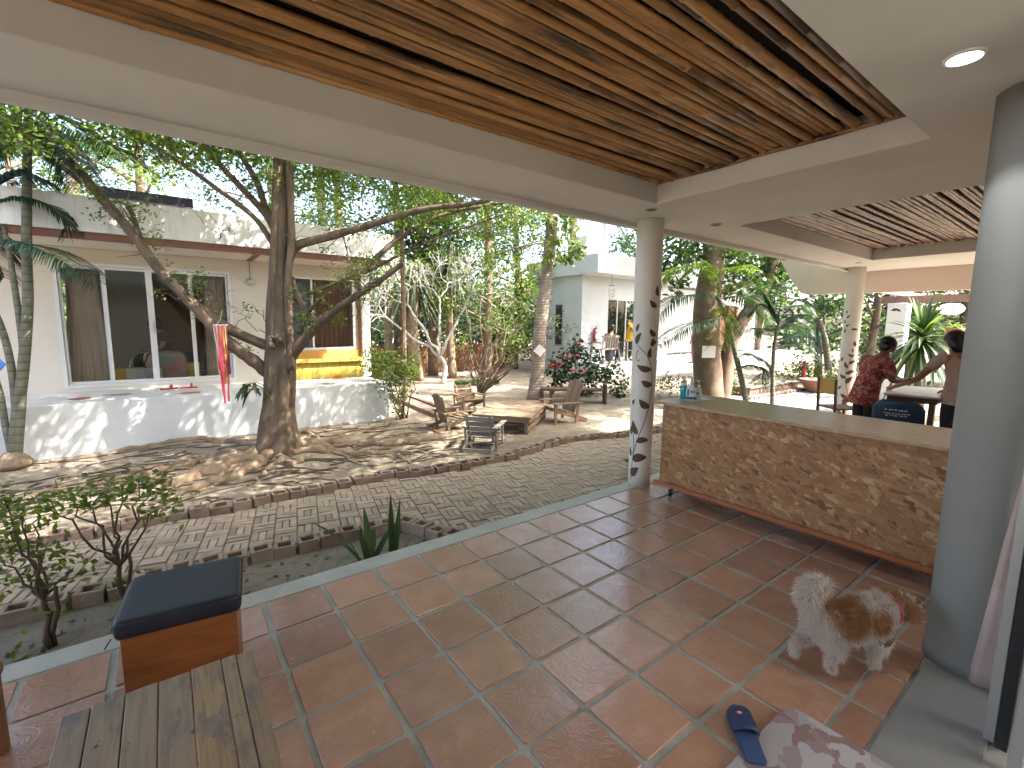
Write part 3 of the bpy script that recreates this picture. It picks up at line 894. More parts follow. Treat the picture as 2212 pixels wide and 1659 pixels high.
o = quads('fallen_leaves', V, M['dryleaf'], None, RNG.uniform(0, 1, n))
tag(o, 'dry leaf litter scattered over the sandy ground', 'leaf litter', kind='stuff')
gcv = []
for cx_, cy_, rr_, nn in ((5.6, 8.3, 0.55, 1500), (5.05, 8.6, 0.18, 200)):
    for _ in range(nn):
        a = random.uniform(0, 6.28); q = rr_ * math.sqrt(random.random())
        p = np.array([cx_ + q * math.cos(a), cy_ + 0.6 * q * math.sin(a), GZ])
        d = np.array([random.uniform(-1, 1), random.uniform(-1, 1), 2.2]) * 0.045 * random.uniform(0.5, 1.2)
        sd = np.array([-d[1], d[0], 0]); sd /= np.linalg.norm(sd) + 1e-6
        gcv.append([p - sd * 0.008, p + sd * 0.008, p + d + sd * 0.012, p + d - sd * 0.010])
o = quads('ground_cover', gcv, M['grass'], None, RNG.uniform(0, 1, len(gcv)))
tag(o, 'small patch of low green ground cover in the sandy yard', 'ground cover', kind='stuff')
# ------------------------------------------------------------------ counter with bottles
ct = thing('counter', (2.35, -1.4, 0), 'long chipboard counter on castors beside the painted column', 'counter')
MB().span((2.03, -2.60, 0.146), (2.048, -0.262, 0.876)).build('front_panel', M['osb'], ct)
MB().span((2.0485, -0.280, 0.146), (2.60, -0.2625, 0.876)).build('side_panel', M['osb'], ct)
MB().span((2.0485, -2.60, 0.146), (2.60, -2.582, 0.876)).build('side_panel', M['osb'], ct)
MB().span((2.0485, -2.58, 0.45), (2.58, -0.282, 0.468)).build('shelf', M['osb'], ct)
MB().span((1.978, -2.64, 0.877), (2.715, -0.205, 0.900)).build('top', M['osbtop'], ct, bevel=0.002)
MB().span((1.995, -2.63, 0.112), (2.66, -0.222, 0.1455)).build('base_board', M['redboard'], ct, bevel=0.003)
for wx, wy in ((2.09, -0.345), (2.57, -0.345), (2.09, -2.50), (2.57, -2.50)):
    w_ = MB().lathe([(0.010, -0.014), (0.040, -0.014), (0.043, -0.008), (0.043, 0.008), (0.040, 0.014), (0.010, 0.014)], 20, (wx, wy, 0.0435), rotm(math.pi / 2, 0, 0.5)).build('castor', M['black'], ct, smooth=False)
    MB().box((wx, wy, 0.072), (0.05, 0.035, 0.055)).span((wx - 0.03, wy - 0.03, 0.100), (wx + 0.03, wy + 0.03, 0.1115)).build('castor_bracket', M['alu'], w_)

paper = MB().prism([(2.23, -0.238), (2.211, -0.455), (2.50, -0.482), (2.56, -0.275)], (0, 0, 0.9015), (1, 0, 0), (0, 1, 0), (0, 0, 0.0025)).build('paper_sheet', M['white_paper'])
tag(paper, 'white sheet of paper under the bottles on the counter', 'paper')
M['bluegel'] = plain('blue_gel', (0.04, 0.42, 0.52), 0.08, 0.05, 3); M['bluegel'].node_tree.nodes['Principled BSDF'].inputs['Transmission Weight'].default_value = 0.55
M['bluelabel'] = plain('blue_label', (0.03, 0.13, 0.21), 0.4, 0.08)
M['clear'] = plain('clear_plastic', (0.72, 0.80, 0.84), 0.1, 0.02); M['clear'].node_tree.nodes['Principled BSDF'].inputs['Transmission Weight'].default_value = 0.7
def pump(t, x, y, z, s, ang, mat, parent_name='pump'):
    m_ = MB().lathe([(0.017 * s, 0), (0.017 * s, 0.018 * s), (0.009 * s, 0.022 * s), (0.007 * s, 0.05 * s)], 16, (x, y, z))
    d = np.array([math.cos(ang), math.sin(ang), 0])
    p0 = np.array([x, y, z + 0.05 * s])
    m_.tube([p0, p0 + (0, 0, 0.010 * s), p0 + d * 0.022 * s + (0, 0, 0.013 * s), p0 + d * 0.042 * s + (0, 0, 0.005 * s)], [0.009 * s, 0.010 * s, 0.006 * s, 0.004 * s], 10)
    m_.build('pump', mat, t, smooth=True)
ZB = 0.9045
t = thing('pump_bottle', (2.285, -0.297, ZB), 'tall slim bottle of bright blue gel with clear pump cap', 'bottle', 'bottles on the counter')
MB().lathe([(0.026, 0), (0.030, 0.004), (0.030, 0.118), (0.027, 0.126), (0.010, 0.128)], 24, (2.285, -0.297, ZB)).build('body', M['bluegel'], t, smooth=True)
MB().lathe([(0.031, 0), (0.031, 0.012), (0.026, 0.03), (0.014, 0.05), (0.008, 0.054), (0.007, 0.078), (0.011, 0.080), (0.011, 0.090), (0.004, 0.092)], 20, (2.285, -0.297, ZB + 0.127)).build('cap', M['clear'], t, smooth=True)
t = thing('pump_bottle', (2.312, -0.362, ZB), 'wide white pump bottle with dark blue label at the counter end', 'bottle', 'bottles on the counter')
bb = MB(); V = []
prof = [(1.0, 0.0), (1.03, 0.006), (1.03, 0.085), (0.95, 0.105), (0.62, 0.125), (0.30, 0.135), (0.28, 0.142)]
a0 = math.atan2(CAM[1] + 0.36, CAM[0] - 2.31)
ex = np.array([-math.sin(a0), math.cos(a0), 0]); ey = np.array([math.cos(a0), math.sin(a0), 0])
def oval(m_, c, prof, a, b, n=28):
    V = []
    for r_, z in prof:
        for k in range(n):
            q = 2 * math.pi * k / n
            ca_, sa_ = math.cos(q), math.sin(q)
            ca_ = math.copysign(abs(ca_) ** 0.7, ca_); sa_ = math.copysign(abs(sa_) ** 0.7, sa_)
            V.append(np.asarray(c) + ex * ca_ * a * r_ + ey * sa_ * b * r_ + np.array([0, 0, z]))
    F = [(i * n + k, i * n + (k + 1) % n, (i + 1) * n + (k + 1) % n, (i + 1) * n + k) for i in range(len(prof) - 1) for k in range(n)]
    F += [tuple(reversed(range(n))), tuple((len(prof) - 1) * n + k for k in range(n))]
    return m_.add(V, F)
oval(bb, (2.312, -0.362, ZB), prof, 0.046, 0.027).build('body', M['white_plastic'], t, smooth=True)
oval(MB(), (2.312, -0.362, ZB), [(1.045, 0.004), (1.045, 0.026)], 0.046, 0.027).build('label', M['bluelabel'], t, smooth=True)
for (s0, s1, z0, z1, mat, e) in ((-0.030, 0.006, 0.062, 0.086, M['bluelabel'], 0.0295), (0.018, 0.034, 0.034, 0.096, M['bluelabel'], 0.0285), (-0.026, 0.002, 0.070, 0.073, M['white_paper'], 0.0305), (-0.026, -0.004, 0.076, 0.0785, M['white_paper'], 0.0305)):
    p = np.array([2.312, -0.362, ZB])
    q = [p - ex * s0 + ey * e + (0, 0, z0), p - ex * s1 + ey * e + (0, 0, z0), p - ex * s1 + ey * e + (0, 0, z1), p - ex * s0 + ey * e + (0, 0, z1)]
    MB().add(q + [w - ey * 0.002 for w in q], [(0, 1, 2, 3), (4, 7, 6, 5), (0, 4, 5, 1), (1, 5, 6, 2), (2, 6, 7, 3), (3, 7, 4, 0)]).build('label_print', mat, t)
pump(t, 2.312, -0.362, ZB + 0.142, 1.05, a0 - 1.45, M['clear'])
t = thing('pump_bottle', (2.385, -0.392, ZB), 'small rounded white pump bottle behind the blue labelled one', 'bottle', 'bottles on the counter')
MB().lathe([(0.024, 0), (0.029, 0.005), (0.031, 0.045), (0.028, 0.085), (0.016, 0.108), (0.012, 0.118)], 24, (2.385, -0.392, ZB)).build('body', M['white_plastic'], t, smooth=True)
MB().box((2.385 + ey[0] * 0.031 - ex[0] * 0.008, -0.392 + ey[1] * 0.031 - ex[1] * 0.008, ZB + 0.058), (0.003, 0.026, 0.012), np.stack([ey, ex, (0, 0, 1)], 1)).build('label', M['black'], t)
pump(t, 2.385, -0.392, ZB + 0.118, 0.9, a0 - 1.45, M['clear'])

# ------------------------------------------------------------------ box stool, low plank table, second stool
rz = R(-7.3)
sx, sy = -1.628, -0.462
RS = rotm(0, 0, rz)
stool = thing('box_stool', (sx, sy, 0), 'varnished orange wood box stool with navy cushion by the low table', 'stool')
def loc(p): return np.array([sx, sy, 0]) + RS @ np.asarray(p, float)
for nm, c_, s_ in (('side_board', (0, -0.172, 0.19), (0.385, 0.018, 0.37)), ('side_board', (0, 0.172, 0.19), (0.385, 0.018, 0.37)), ('side_board', (-0.184, 0, 0.19), (0.018, 0.325, 0.37)), ('side_board', (0.184, 0, 0.19), (0.018, 0.325, 0.37)), ('seat_board', (0, 0, 0.3765), (0.40, 0.37, 0.003))):
    MB().box(loc(c_), s_, RS).build(nm, M['orangewood'], stool, bevel=0.003)
M['vinyl'] = plain('navy_vinyl', (0.013, 0.016, 0.027), 0.42, 0.12, 5, 0.10, 160)
cs = MB(); n = 20
P = []
prof = [(0.98, 0.0), (1.0, 0.012), (1.005, 0.055), (0.99, 0.066), (0.96, 0.071), (0.93, 0.0725), (0.88, 0.0735), (0.8, 0.074)]
V = []
n = 48
for r_, z in prof:
    for k in range(n):
        q = 2 * math.pi * k / n
        ca_, sa_ = math.cos(q), math.sin(q)
        e = 0.13
        px_ = math.copysign(abs(ca_) ** e, ca_); py_ = math.copysign(abs(sa_) ** e, sa_)
        V.append(loc((px_ * 0.213 * r_, py_ * 0.196 * r_, 0.379 + z)))
F = [(i * n + k, i * n + (k + 1) % n, (i + 1) * n + (k + 1) % n, (i + 1) * n + k) for i in range(len(prof) - 1) for k in range(n)] + [tuple(reversed(range(n))), tuple((len(prof) - 1) * n + k for k in range(n))]
cush = MB().add(V, F).build('cushion', M['vinyl'], stool, smooth=True)
MB().tube([loc((math.copysign(abs(math.cos(q)) ** 0.13, math.cos(q)) * 0.2145, math.copysign(abs(math.sin(q)) ** 0.13, math.sin(q)) * 0.1975, 0.379 + 0.058)) for q in np.linspace(0, 2 * math.pi, 64)], 0.0025, 5, False).build('piping', M['vinyl'], cush, smooth=True)
MB().tube([loc((-0.213, -0.194, 0.395)), loc((-0.224, -0.202, 0.380)), loc((-0.232, -0.206, 0.365))], 0.0025, 5).build('zip_pull', M['black'], cush)

tb = thing('low_table', (-1.70, -1.38, 0), 'low table of knotty spotted pine planks in front of the navy stool', 'table')
xs = [-1.955, -1.885, -1.803, -1.719, -1.631, -1.543, -1.498, -1.446]
for a, b in zip(xs[:-1], xs[1:]):
    q0 = random.uniform(-0.004, 0.004)
    MB().span((a + 0.0015, -1.78, 0.372 + q0 * 0.3), (b - 0.0015, -1.0 + q0, 0.400 + q0 * 0.4)).build('plank', M['pine'], tb, bevel=0.003)
MB().span((-1.93, -1.70, 0.31), (-1.47, -1.67, 0.371)).span((-1.93, -1.11, 0.31), (-1.47, -1.08, 0.371)).build('apron', M['pine'], tb)
for x in (-1.90, -1.50):
    for y in (-1.66, -1.12):
        MB().span((x - 0.025, y - 0.025, 0.001), (x + 0.025, y + 0.025, 0.309)).build('leg', M['pine'], tb, bevel=0.003)
s2 = thing('box_stool', (-2.40, -0.62, 0), 'red brown wooden stool corner at the left edge of the terrace', 'stool')
MB().span((-2.62, -0.80, 0.30), (-2.185, -0.44, 0.34)).build('seat_board', M['brownwood'], s2, bevel=0.006)
for x in (-2.58, -2.215):
    for y in (-0.77, -0.47): MB().span((x - 0.022, y - 0.022, 0.001), (x + 0.022, y + 0.022, 0.30)).build('leg', M['brownwood'], s2, bevel=0.003)

# ------------------------------------------------------------------ doormat and slippers
def mk_mat():
    mt, nt, bs = _nt('patchwork_cloth')
    v = coords(nt, 'Object', (1, 1, 1))
    vo = nt.nodes.new('ShaderNodeTexVoronoi'); vo.inputs['Scale'].default_value = 11
    nz = nt.nodes.new('ShaderNodeTexNoise'); nz.inputs['Scale'].default_value = 9; nz.inputs['Detail'].default_value = 4
    nt.links.new(v, nz.inputs['Vector'])
    ad = nt.nodes.new('ShaderNodeMix'); ad.data_type = 'VECTOR'; ad.inputs[0].default_value = 0.25
    nt.links.new(v, ad.inputs[4]); nt.links.new(nz.outputs['Color'], ad.inputs[5]); nt.links.new(ad.outputs[1], vo.inputs['Vector'])
    sp = nt.nodes.new('ShaderNodeSeparateColor'); nt.links.new(vo.outputs['Color'], sp.inputs[0])
    c = ramp(nt, sp.outputs[0], [(0.0, (0.20, 0.12, 0.10)), (0.3, (0.30, 0.20, 0.19)), (0.6, (0.34, 0.31, 0.31)), (1.0, (0.46, 0.42, 0.43))])
    nt.links.new(c, bs.inputs['Base Color']); bs.inputs['Roughness'].default_value = 0.95
    bump(nt, bs, noise(nt, v, 120, 4, 0.6), 0.5, 0.004)
    return mt
M['mat'] = mk_mat()
mm = []
for q in np.linspace(0, 2 * math.pi, 40, endpoint=False):
    e = 0.22
    mm.append((0.02 + 0.355 * math.copysign(abs(math.cos(q)) ** e, math.cos(q)), -2.335 + 0.235 * math.copysign(abs(math.sin(q)) ** e, math.sin(q))))
o = MB().prism(mm, (0, 0, 0.007), (1, 0, 0), (0, 1, 0), (0, 0, 0.014)).build('doormat', M['mat'], bevel=0.005)
tag(o, 'pinkish grey patchwork cloth doormat at the threshold', 'doormat')
M['bluefoam'] = plain('blue_foam', (0.035, 0.075, 0.17), 0.7, 0.1, 20, 0.2, 300)
M['bluestrap'] = plain('dark_blue_strap', (0.018, 0.035, 0.10), 0.55, 0.1, 20, 0.1, 300)
def slipper(x, y, ang, label, mats, side=1):
    t = thing('slipper', (x, y, 0.0), label, 'slipper', 'slippers by the doormat')
    Rm = rotm(0, 0, ang); o_ = np.array([x, y, 0])
    out = [(-0.13, -0.025), (-0.12, -0.036), (-0.06, -0.036), (0.0, -0.036), (0.05, -0.044), (0.09, -0.042), (0.12, -0.026), (0.132, -0.004), (0.125, 0.02), (0.10, 0.040), (0.05, 0.048), (0.0, 0.040), (-0.06, 0.034), (-0.12, 0.034), (-0.13, 0.02)]
    w = lambda a, b, z: o_ + Rm @ np.array([a, b * side, z])
    n = len(out)
    V = [w(a, b, 0.0225) for a, b in out] + [w(a, b, 0.036) for a, b in out]
    # sits on the mat's edge and the tiles
    V = [v - np.array([0, 0, 0.0215]) for v in V[:n]] + [v for v in V[n:]]
    sole = MB().add(V, [tuple(reversed(range(n))), tuple(range(n, 2 * n))] + [(k, (k + 1) % n, n + (k + 1) % n, n + k) for k in range(n)]).build('sole', mats[0], t, bevel=0.004)
    rows = []
    for q in range(11):
        th = math.pi * q / 10
        row = []
        for k in range(7):
            a = -0.012 + 0.092 * k / 6 + 0.018 * math.sin(th) * (k - 3) / 6
            hw = 0.043
            row.append(w(a, -math.cos(th) * hw, 0.030 + math.sin(th) ** 0.8 * (0.038 - 0.002 * abs(k - 3))))
        rows.append(row)
    so = MB().grid(rows).build('strap', mats[1], t, smooth=True, fixn=False)
    sm_ = so.modifiers.new('thick', 'SOLIDIFY'); sm_.thickness = 0.005; sm_.offset = -1
    for e, mat in ((1.0, M['red']), (0.62, M['white_paper'])):
        MB().box(w(0.045, -0.012, 0.0715 + (0.001 if e < 1 else 0)), (0.014 * e, 0.022 * e, 0.003), Rm).build('strap_badge', mat, so)
    return t
slipper(0.075, -2.075, 0.78, 'blue slide slipper with small red and white badge beside the doormat', (M['bluefoam'], M['bluestrap']), -1)

# ------------------------------------------------------------------ garden furniture
GF = -0.115
def P2(p, z): return np.array([p[0], p[1], z])
gt = thing('garden_table', (3.1, 3.45, GF), 'low weathered plank garden table between the four garden chairs', 'table')
e1 = np.array([0.62, -0.785]); e1 /= np.linalg.norm(e1)      # short side
e2 = np.array([0.785, 0.62])
e2 /= np.linalg.norm(e2)
cen = np.array([3.10, 3.46]); HL, HW = 0.80, 0.48
zt = 0.185
Rt = np.stack([np.array([e2[0], e2[1], 0]), np.array([-e2[1], e2[0], 0]), np.array([0, 0, 1])], 1)
nb = 8
for k in range(nb):
    q = -HL + (k + 0.5) * 2 * HL / nb
    MB().box(P2(cen + e2 * q, zt - 0.012 + random.uniform(-0.002, 0.002)), (2 * HL / nb - 0.006, 2 * HW + random.uniform(-0.02, 0.02), 0.022), Rt).build('plank', M['oldwood'], gt, bevel=0.003)
for s in (-1, 1):
    MB().box(P2(cen + e1 * s * (HW - 0.03), zt - 0.062), (2 * HL - 0.02, 0.022, 0.075), Rt).build('apron', M['oldwood'], gt)
    MB().box(P2(cen + e2 * s * (HL - 0.03), zt - 0.062), (0.022, 2 * HW - 0.09, 0.075), Rt).build('apron', M['oldwood'], gt)
    MB().box(P2(cen + e1 * s * (HW - 0.07), GF + 0.09), (2 * HL - 0.24, 0.025, 0.07), Rt).build('stretcher', M['oldwood'], gt)
    for s2_ in (-1, 1):
        MB().box(P2(cen + e1 * s * (HW - 0.085) + e2 * s2_ * (HL - 0.09), (zt - 0.025 + GF) / 2), (0.075, 0.06, zt - 0.025 - GF), Rt).build('leg', M['oldwood'], gt, bevel=0.003)

def adirondack(name, x, y, head, sc, label, slats=False, mat='oldwood', backh=0.62):
    t = thing(name, (x, y, GF), label, 'chair', 'wooden chairs round the garden table')
    Rm = rotm(0, 0, head); o_ = np.array([x, y, GF])
    w = lambda a, b, z: o_ + Rm @ (np.array([a, b, z]) * sc)
    W = 0.27
    def pl(nm, a, b, wd, h, up=(0, 0, 1)): return MB().bar(a, b, wd * sc, h * sc, Rm @ np.asarray(up, float)).build(nm, M[mat], t, bevel=0.003)
    for s in (-1, 1):
        pl('side_rail', w(0.34, s * W, 0.30), w(-0.50, s * W, 0.035), 0.025, 0.085)
        pl('front_leg', w(0.33, s * (W + 0.03), 0.0), w(0.33, s * (W + 0.03), 0.44), 0.03, 0.075, (1, 0, 0))
        pl('rear_post', w(-0.20, s * (W + 0.03), 0.0), w(-0.25, s * (W + 0.03), 0.44), 0.03, 0.06, (1, 0, 0))
        pl('armrest', w(0.40, s * (W + 0.05), 0.455), w(-0.33, s * (W + 0.03), 0.44), 0.10, 0.024)
    pl('stretcher', w(-0.24, -W - 0.02, 0.41), w(-0.24, W + 0.02, 0.41), 0.03, 0.06)
    pl('rear_rail', w(-0.49, -W, 0.045), w(-0.49, W, 0.045), 0.03, 0.07)
    for k in range(5):
        a = 0.33 - k * 0.11
        pl('seat_slat', w(a, -W - 0.01, 0.305 - (0.33 - a) * 0.30 + 0.045), w(a, W + 0.01, 0.305 - (0.33 - a) * 0.30 + 0.045), 0.095, 0.02)
    if slats:
        for k in range(4):
            q = 0.30 + k * 0.105
            pl('back_slat', w(-0.18 - 0.16 * (q - 0.2) - 0.10 * k / 3, -W + 0.0, q), w(-0.18 - 0.16 * (q - 0.2) - 0.10 * k / 3, W - 0.0, q), 0.02, 0.085)
        for s in (-1, 1): pl('back_post', w(-0.14, s * (W - 0.05), 0.16), w(-0.36, s * (W - 0.05), 0.70), 0.03, 0.04, (1, 0, 0))
    else:
        for k in range(4):
            b = (k - 1.5) * 0.135
            top = backh + (0.05 if k in (1, 2) else 0.0)
            pl('back_board', w(-0.15, b * 0.9, 0.17), w(-0.15 - 0.42 * (top - 0.1), b * 1.06, top + 0.25), 0.13, 0.02, (1, 0, 0.4))
    return t
adirondack('garden_chair', 2.02, 3.72, R(-2), 0.70, 'plank back garden chair left of the low table, facing right', backh=0.56)
adirondack('garden_chair', 3.98, 3.20, R(168), 0.80, 'tall plank back garden chair right of the low table, seen from its side', backh=0.62)
adirondack('garden_chair', 1.86, 2.50, R(42), 0.72, 'small slatted low garden chair in front of the table by the path', slats=True, mat='oldwood_grey')
adirondack('garden_chair', 3.10, 4.95, R(-95), 0.74, 'slat back garden chair behind the low table, speckled with sun', slats=True)
lb = thing('log_bench', (5.6, 4.45, GF), 'dark slab bench with plank ends behind the right garden chair', 'bench')
d = np.array([0.78, -0.62, 0]); nrm = np.array([0.62, 0.78, 0])
Rb = np.stack([d, nrm, (0, 0, 1)], 1)
bo = np.array([5.55, 4.45, 0])
poly = [(-0.75, -0.14), (-0.4, -0.17), (0.0, -0.15), (0.4, -0.18), (0.62, -0.15), (0.62, 0.15), (0.2, 0.18), (-0.3, 0.14), (-0.75, 0.16)]
MB().prism(poly, bo + (0, 0, 0.165), d, nrm, (0, 0, 0.05)).build('seat', M['darkwood'], lb, bevel=0.008)
for s in (-0.55, 0.64):
    MB().box(bo + d * s + (0, 0, (0.165 + GF) / 2 if s < 0 else (0.32 + GF) / 2), (0.05, 0.32, 0.163 - GF if s < 0 else 0.32 - GF), Rb).build('end_plank', M['darkwood'], lb, bevel=0.006)
bs_ = thing('timber_edging', (2.5, 6.1, GF), 'pair of weathered timber and brick edging rows beside the white platform', 'edging')
for y in np.arange(4.75, 7.4, 0.205):
    for x0, off in ((2.28, 0.0), (2.68, 0.35)):
        MB().box((x0 + 0.07 * (y - 4.75), y + off, -0.085), (0.095, 0.195, 0.085), rotm(0, 0, random.uniform(-0.05, 0.05) - 0.07)).build('brick', M['brick'], bs_, bevel=0.004)
    MB().box((2.48 + 0.07 * (y - 4.75), y + 0.15, -0.105), (0.27, 0.195, 0.045), rotm(0, 0, -0.07)).build('slab', M['oldwood_grey'], bs_, bevel=0.004)
# ------------------------------------------------------------------ white house on the left
def wall_holes(m_, x0, x1, z0, z1, y0, y1, holes):
    """wall between y0 and y1 with rectangular holes (xa, xb, za, zb)"""
    xs = sorted({x0, x1, *[h[0] for h in holes], *[h[1] for h in holes]})
    zs = sorted({z0, z1, *[h[2] for h in holes], *[h[3] for h in holes]})
    for a, b in zip(xs[:-1], xs[1:]):
        for c_, d_ in zip(zs[:-1], zs[1:]):
            mx, mz = (a + b) / 2, (c_ + d_) / 2
            if any(h[0] < mx < h[1] and h[2] < mz < h[3] for h in holes): continue
            m_.span((a, y0, c_), (b, y1, d_))
    return m_
h1 = thing('house', (-2, 6.4, GZ), 'low white garden house with raised platform and red brown eave board', 'house')
PT = 0.54
MB().span((-9, 5.13, -0.25), (1.54, 6.45, PT)).build('platform', M['platform'], h1, bevel=0.006)
# inlaid stones in the platform top
M['stone_red'] = plain('red_inlay_stone', (0.30, 0.10, 0.065), 0.6, 0.3, 12)
for k, (x, y) in enumerate(((-2.2, 5.78), (-1.35, 5.45), (-0.15, 5.9), (0.6, 5.5), (0.95, 6.1), (-2.6, 5.6), (0.2, 5.75), (-0.6, 5.4))):
    a0_ = random.uniform(0, 6)
    pl_ = [(0.17 * random.uniform(0.6, 1.1) * math.cos(a), 0.14 * random.uniform(0.6, 1.1) * math.sin(a)) for a in np.linspace(0, 2 * math.pi, 9)[:-1] + a0_ * 0]
    MB().prism(pl_, (x, y, PT + 0.0005), (1, 0, 0), (0, 1, 0), (0, 0, 0.004)).build('inlay_stone', M['stone_red'] if k % 3 else M['cobble'], h1)
DX0, DX1, DZ0, DZ1 = -2.84, -0.67, 0.60, 2.42
WX0, WX1, WZ0, WZ1 = -0.10, 1.40, 1.08, 2.42
w_ = wall_holes(MB(), -9, 1.50, PT + 0.001, 2.62, 6.42, 6.58, [(DX0, DX1, DZ0, DZ1), (WX0, WX1, WZ0, WZ1)])
w_.build('wall', M['cream_wall'], h1)
MB().span((1.501, 6.30, PT + 0.001), (1.66, 6.60, 2.62)).build('corner_pillar', M['stained'], h1, bevel=0.006)
MB().span((1.455, 6.36, 0.95), (1.500, 6.415, 2.62)).build('corner_batten', M['brownwood'], h1)
MB().span((-9, 5.17, 2.69), (1.72, 9.6, 3.12)).build('roof_slab', M['stained'], h1)
MB().span((-9, 5.22, 2.60), (1.66, 5.30, 2.689)).build('eave_board', M['redtrim'], h1)
MB().span((-0.42, 5.301, 2.62), (-0.34, 6.415, 2.688)).build('eave_joist', M['redtrim'], h1)
MB().span((-9, 5.31, 2.625), (-0.43, 6.415, 2.689)).span((-0.33, 5.31, 2.625), (1.66, 6.415, 2.689)).build('soffit', M['cream_wall'], h1)
# room behind the glass
rm = MB()
wall_holes(rm, -4.2, 1.5, 0.55, 2.62, 9.40, 9.5, [(-3.9, -2.7, 1.0, 2.35), (-0.5, 1.1, 1.0, 2.35)])  # rear openings added to let light into the room
rm.span((-4.3, 6.585, 0.55), (-4.2, 9.4, 2.62)).span((1.4, 6.62, 0.55), (1.5, 9.4, 2.62)).span((-4.2, 6.585, 0.50), (1.4, 9.4, 0.56)).span((-4.2, 6.585, 2.60), (1.4, 9.4, 2.66))
rm.build('room_shell', M['interior'], h1)
idr = MB().span((-1.80, 9.34, 0.56), (-0.98, 9.395, 2.25)).build('inner_door', M['brownwood'], h1)
for x in (-1.84, -0.96): MB().span((x - 0.03, 9.33, 0.56), (x + 0.03, 9.395, 2.32)).build('door_trim', M['darkwood'], idr)
for wx in ((-3.9, -2.7), (-0.5, 1.1)):  # frames and panes for the added rear openings
    bw = MB()
    for x in (wx[0], (wx[0] + wx[1]) / 2 - 0.02, wx[1] - 0.04): bw.span((x, 9.41, 1.0), (x + 0.04, 9.47, 2.35))
    bw = bw.build('added_window', M['alu_white'], h1)
    MB().span((wx[0] + 0.04, 9.44, 1.0), (wx[1] - 0.04, 9.446, 2.35)).build('pane', M['glass'], bw)
sd = MB()
fr = MB()
fr.span((DX0, 6.40, DZ0), (DX0 + 0.045, 6.50, DZ1)).span((DX1 - 0.045, 6.40, DZ0), (DX1, 6.50, DZ1)).span((DX0 + 0.0455, 6.40, DZ1 - 0.045), (DX1 - 0.0455, 6.50, DZ1)).span((DX0 + 0.0455, 6.40, DZ0), (DX1 - 0.0455, 6.50, DZ0 + 0.04))
door = fr.build('sliding_door', M['alu_white'], h1)
cuts = [DX0 + 0.05, -2.30, -1.765, -1.235, DX1 - 0.05]
for k in range(4):
    a, b = cuts[k], cuts[k + 1]
    y = 6.44 if k in (1, 2) else 6.47
    wl = 0.04 if k == 2 else 0.028; wr = 0.04 if k == 1 else 0.028
    m_ = MB().span((a, y - 0.014, DZ0 + 0.042), (a + wl, y + 0.014, DZ1 - 0.047)).span((b - wr - 0.001, y - 0.014, DZ0 + 0.042), (b - 0.001, y + 0.014, DZ1 - 0.047)).span((a + wl, y - 0.013, DZ0 + 0.042), (b - wr, y + 0.013, DZ0 + 0.085)).span((a + wl, y - 0.013, DZ1 - 0.085), (b - wr, y + 0.013, DZ1 - 0.047))
    m_.build('door_leaf_frame', M['alu_white'], door)
    MB().span((a + wl, y - 0.003, DZ0 + 0.086), (b - wr, y + 0.003, DZ1 - 0.086)).build('pane', M['glass'], door)
MB().span((-1.752, 6.40, 1.42), (-1.735, 6.425, 1.58)).build('handle', M['alu'], door)
fr = MB()
fr.span((WX0, 6.40, WZ0), (WX0 + 0.04, 6.50, WZ1)).span((WX1 - 0.04, 6.40, WZ0), (WX1, 6.50, WZ1)).span((WX0 + 0.04, 6.40, WZ1 - 0.04), (WX1 - 0.04, 6.50, WZ1)).span((WX0 + 0.04, 6.40, WZ0), (WX1 - 0.04, 6.50, WZ0 + 0.04)).span((0.60, 6.43, WZ0 + 0.041), (0.635, 6.48, WZ1 - 0.041))
win = fr.build('window', M['alu_white'], h1)
MB().span((WX0 + 0.041, 6.452, WZ0 + 0.041), (0.599, 6.458, WZ1 - 0.041)).build('pane', M['glass'], win)
MB().span((0.636, 6.452, WZ0 + 0.041), (WX1 - 0.041, 6.458, WZ1 - 0.041)).build('pane', M['glass'], win)
def drape(name, mat, x0, x1, y, z0, z1, folds, label, amp=0.03, flare=0.0):
    P_ = []
    for q in range(12):
        z = z1 + (z0 - z1) * q / 11
        row = []
        for k in range(folds * 6 + 1):
            s = k / (folds * 6)
            x = x0 + (x1 - x0) * s + flare * (q / 11) * (s - 0.5)
            row.append((x, y + amp * math.sin(s * folds * 2 * math.pi) * (0.75 + 0.25 * math.sin(k * 1.7)) + 0.01 * math.sin(q * 0.8 + k), z))
        P_.append(row)
    o = MB().grid(P_).build(name, mat, smooth=True, fixn=False)
    tag(o, label, 'curtain', 'curtains of the left garden house')
    return o
drape('curtain', M['curtain_beige'], -2.74, -2.40, 6.70, 0.60, 2.36, 5, 'beige curtain gathered at the left end of the sliding doors', flare=0.15)
drape('curtain', M['curtain_beige'], -1.02, -0.76, 6.70, 0.60, 2.36, 5, 'beige curtain gathered at the right end of the sliding doors', flare=0.12)
drape('curtain', M['curtain_brown'], 0.64, 1.36, 6.62, 1.10, 2.38, 8, 'reddish brown curtain drawn across the small window')
drape('curtain', plain('grey_blue_curtain', (0.30, 0.33, 0.33), 0.9, 0.06), -0.05, 0.58, 6.62, 1.10, 2.38, 2, 'grey blue blind behind the left half of the small window', amp=0.006)
bn = thing('yellow_bench', (0.75, 6.3, PT), 'ochre yellow window bench faced with yellow bamboo slats', 'bench')
MB().span((0.02, 6.12, 0.86), (1.454, 6.418, 0.93)).build('seat', M['yellow'], bn, bevel=0.006)
MB().span((0.05, 6.385, 0.931), (1.44, 6.418, 1.06)).build('back_board', M['yellow'], bn, bevel=0.004)
MB().span((0.06, 6.20, PT + 0.002), (1.44, 6.40, 0.859)).build('box', M['yellow'], bn)
x = 0.06
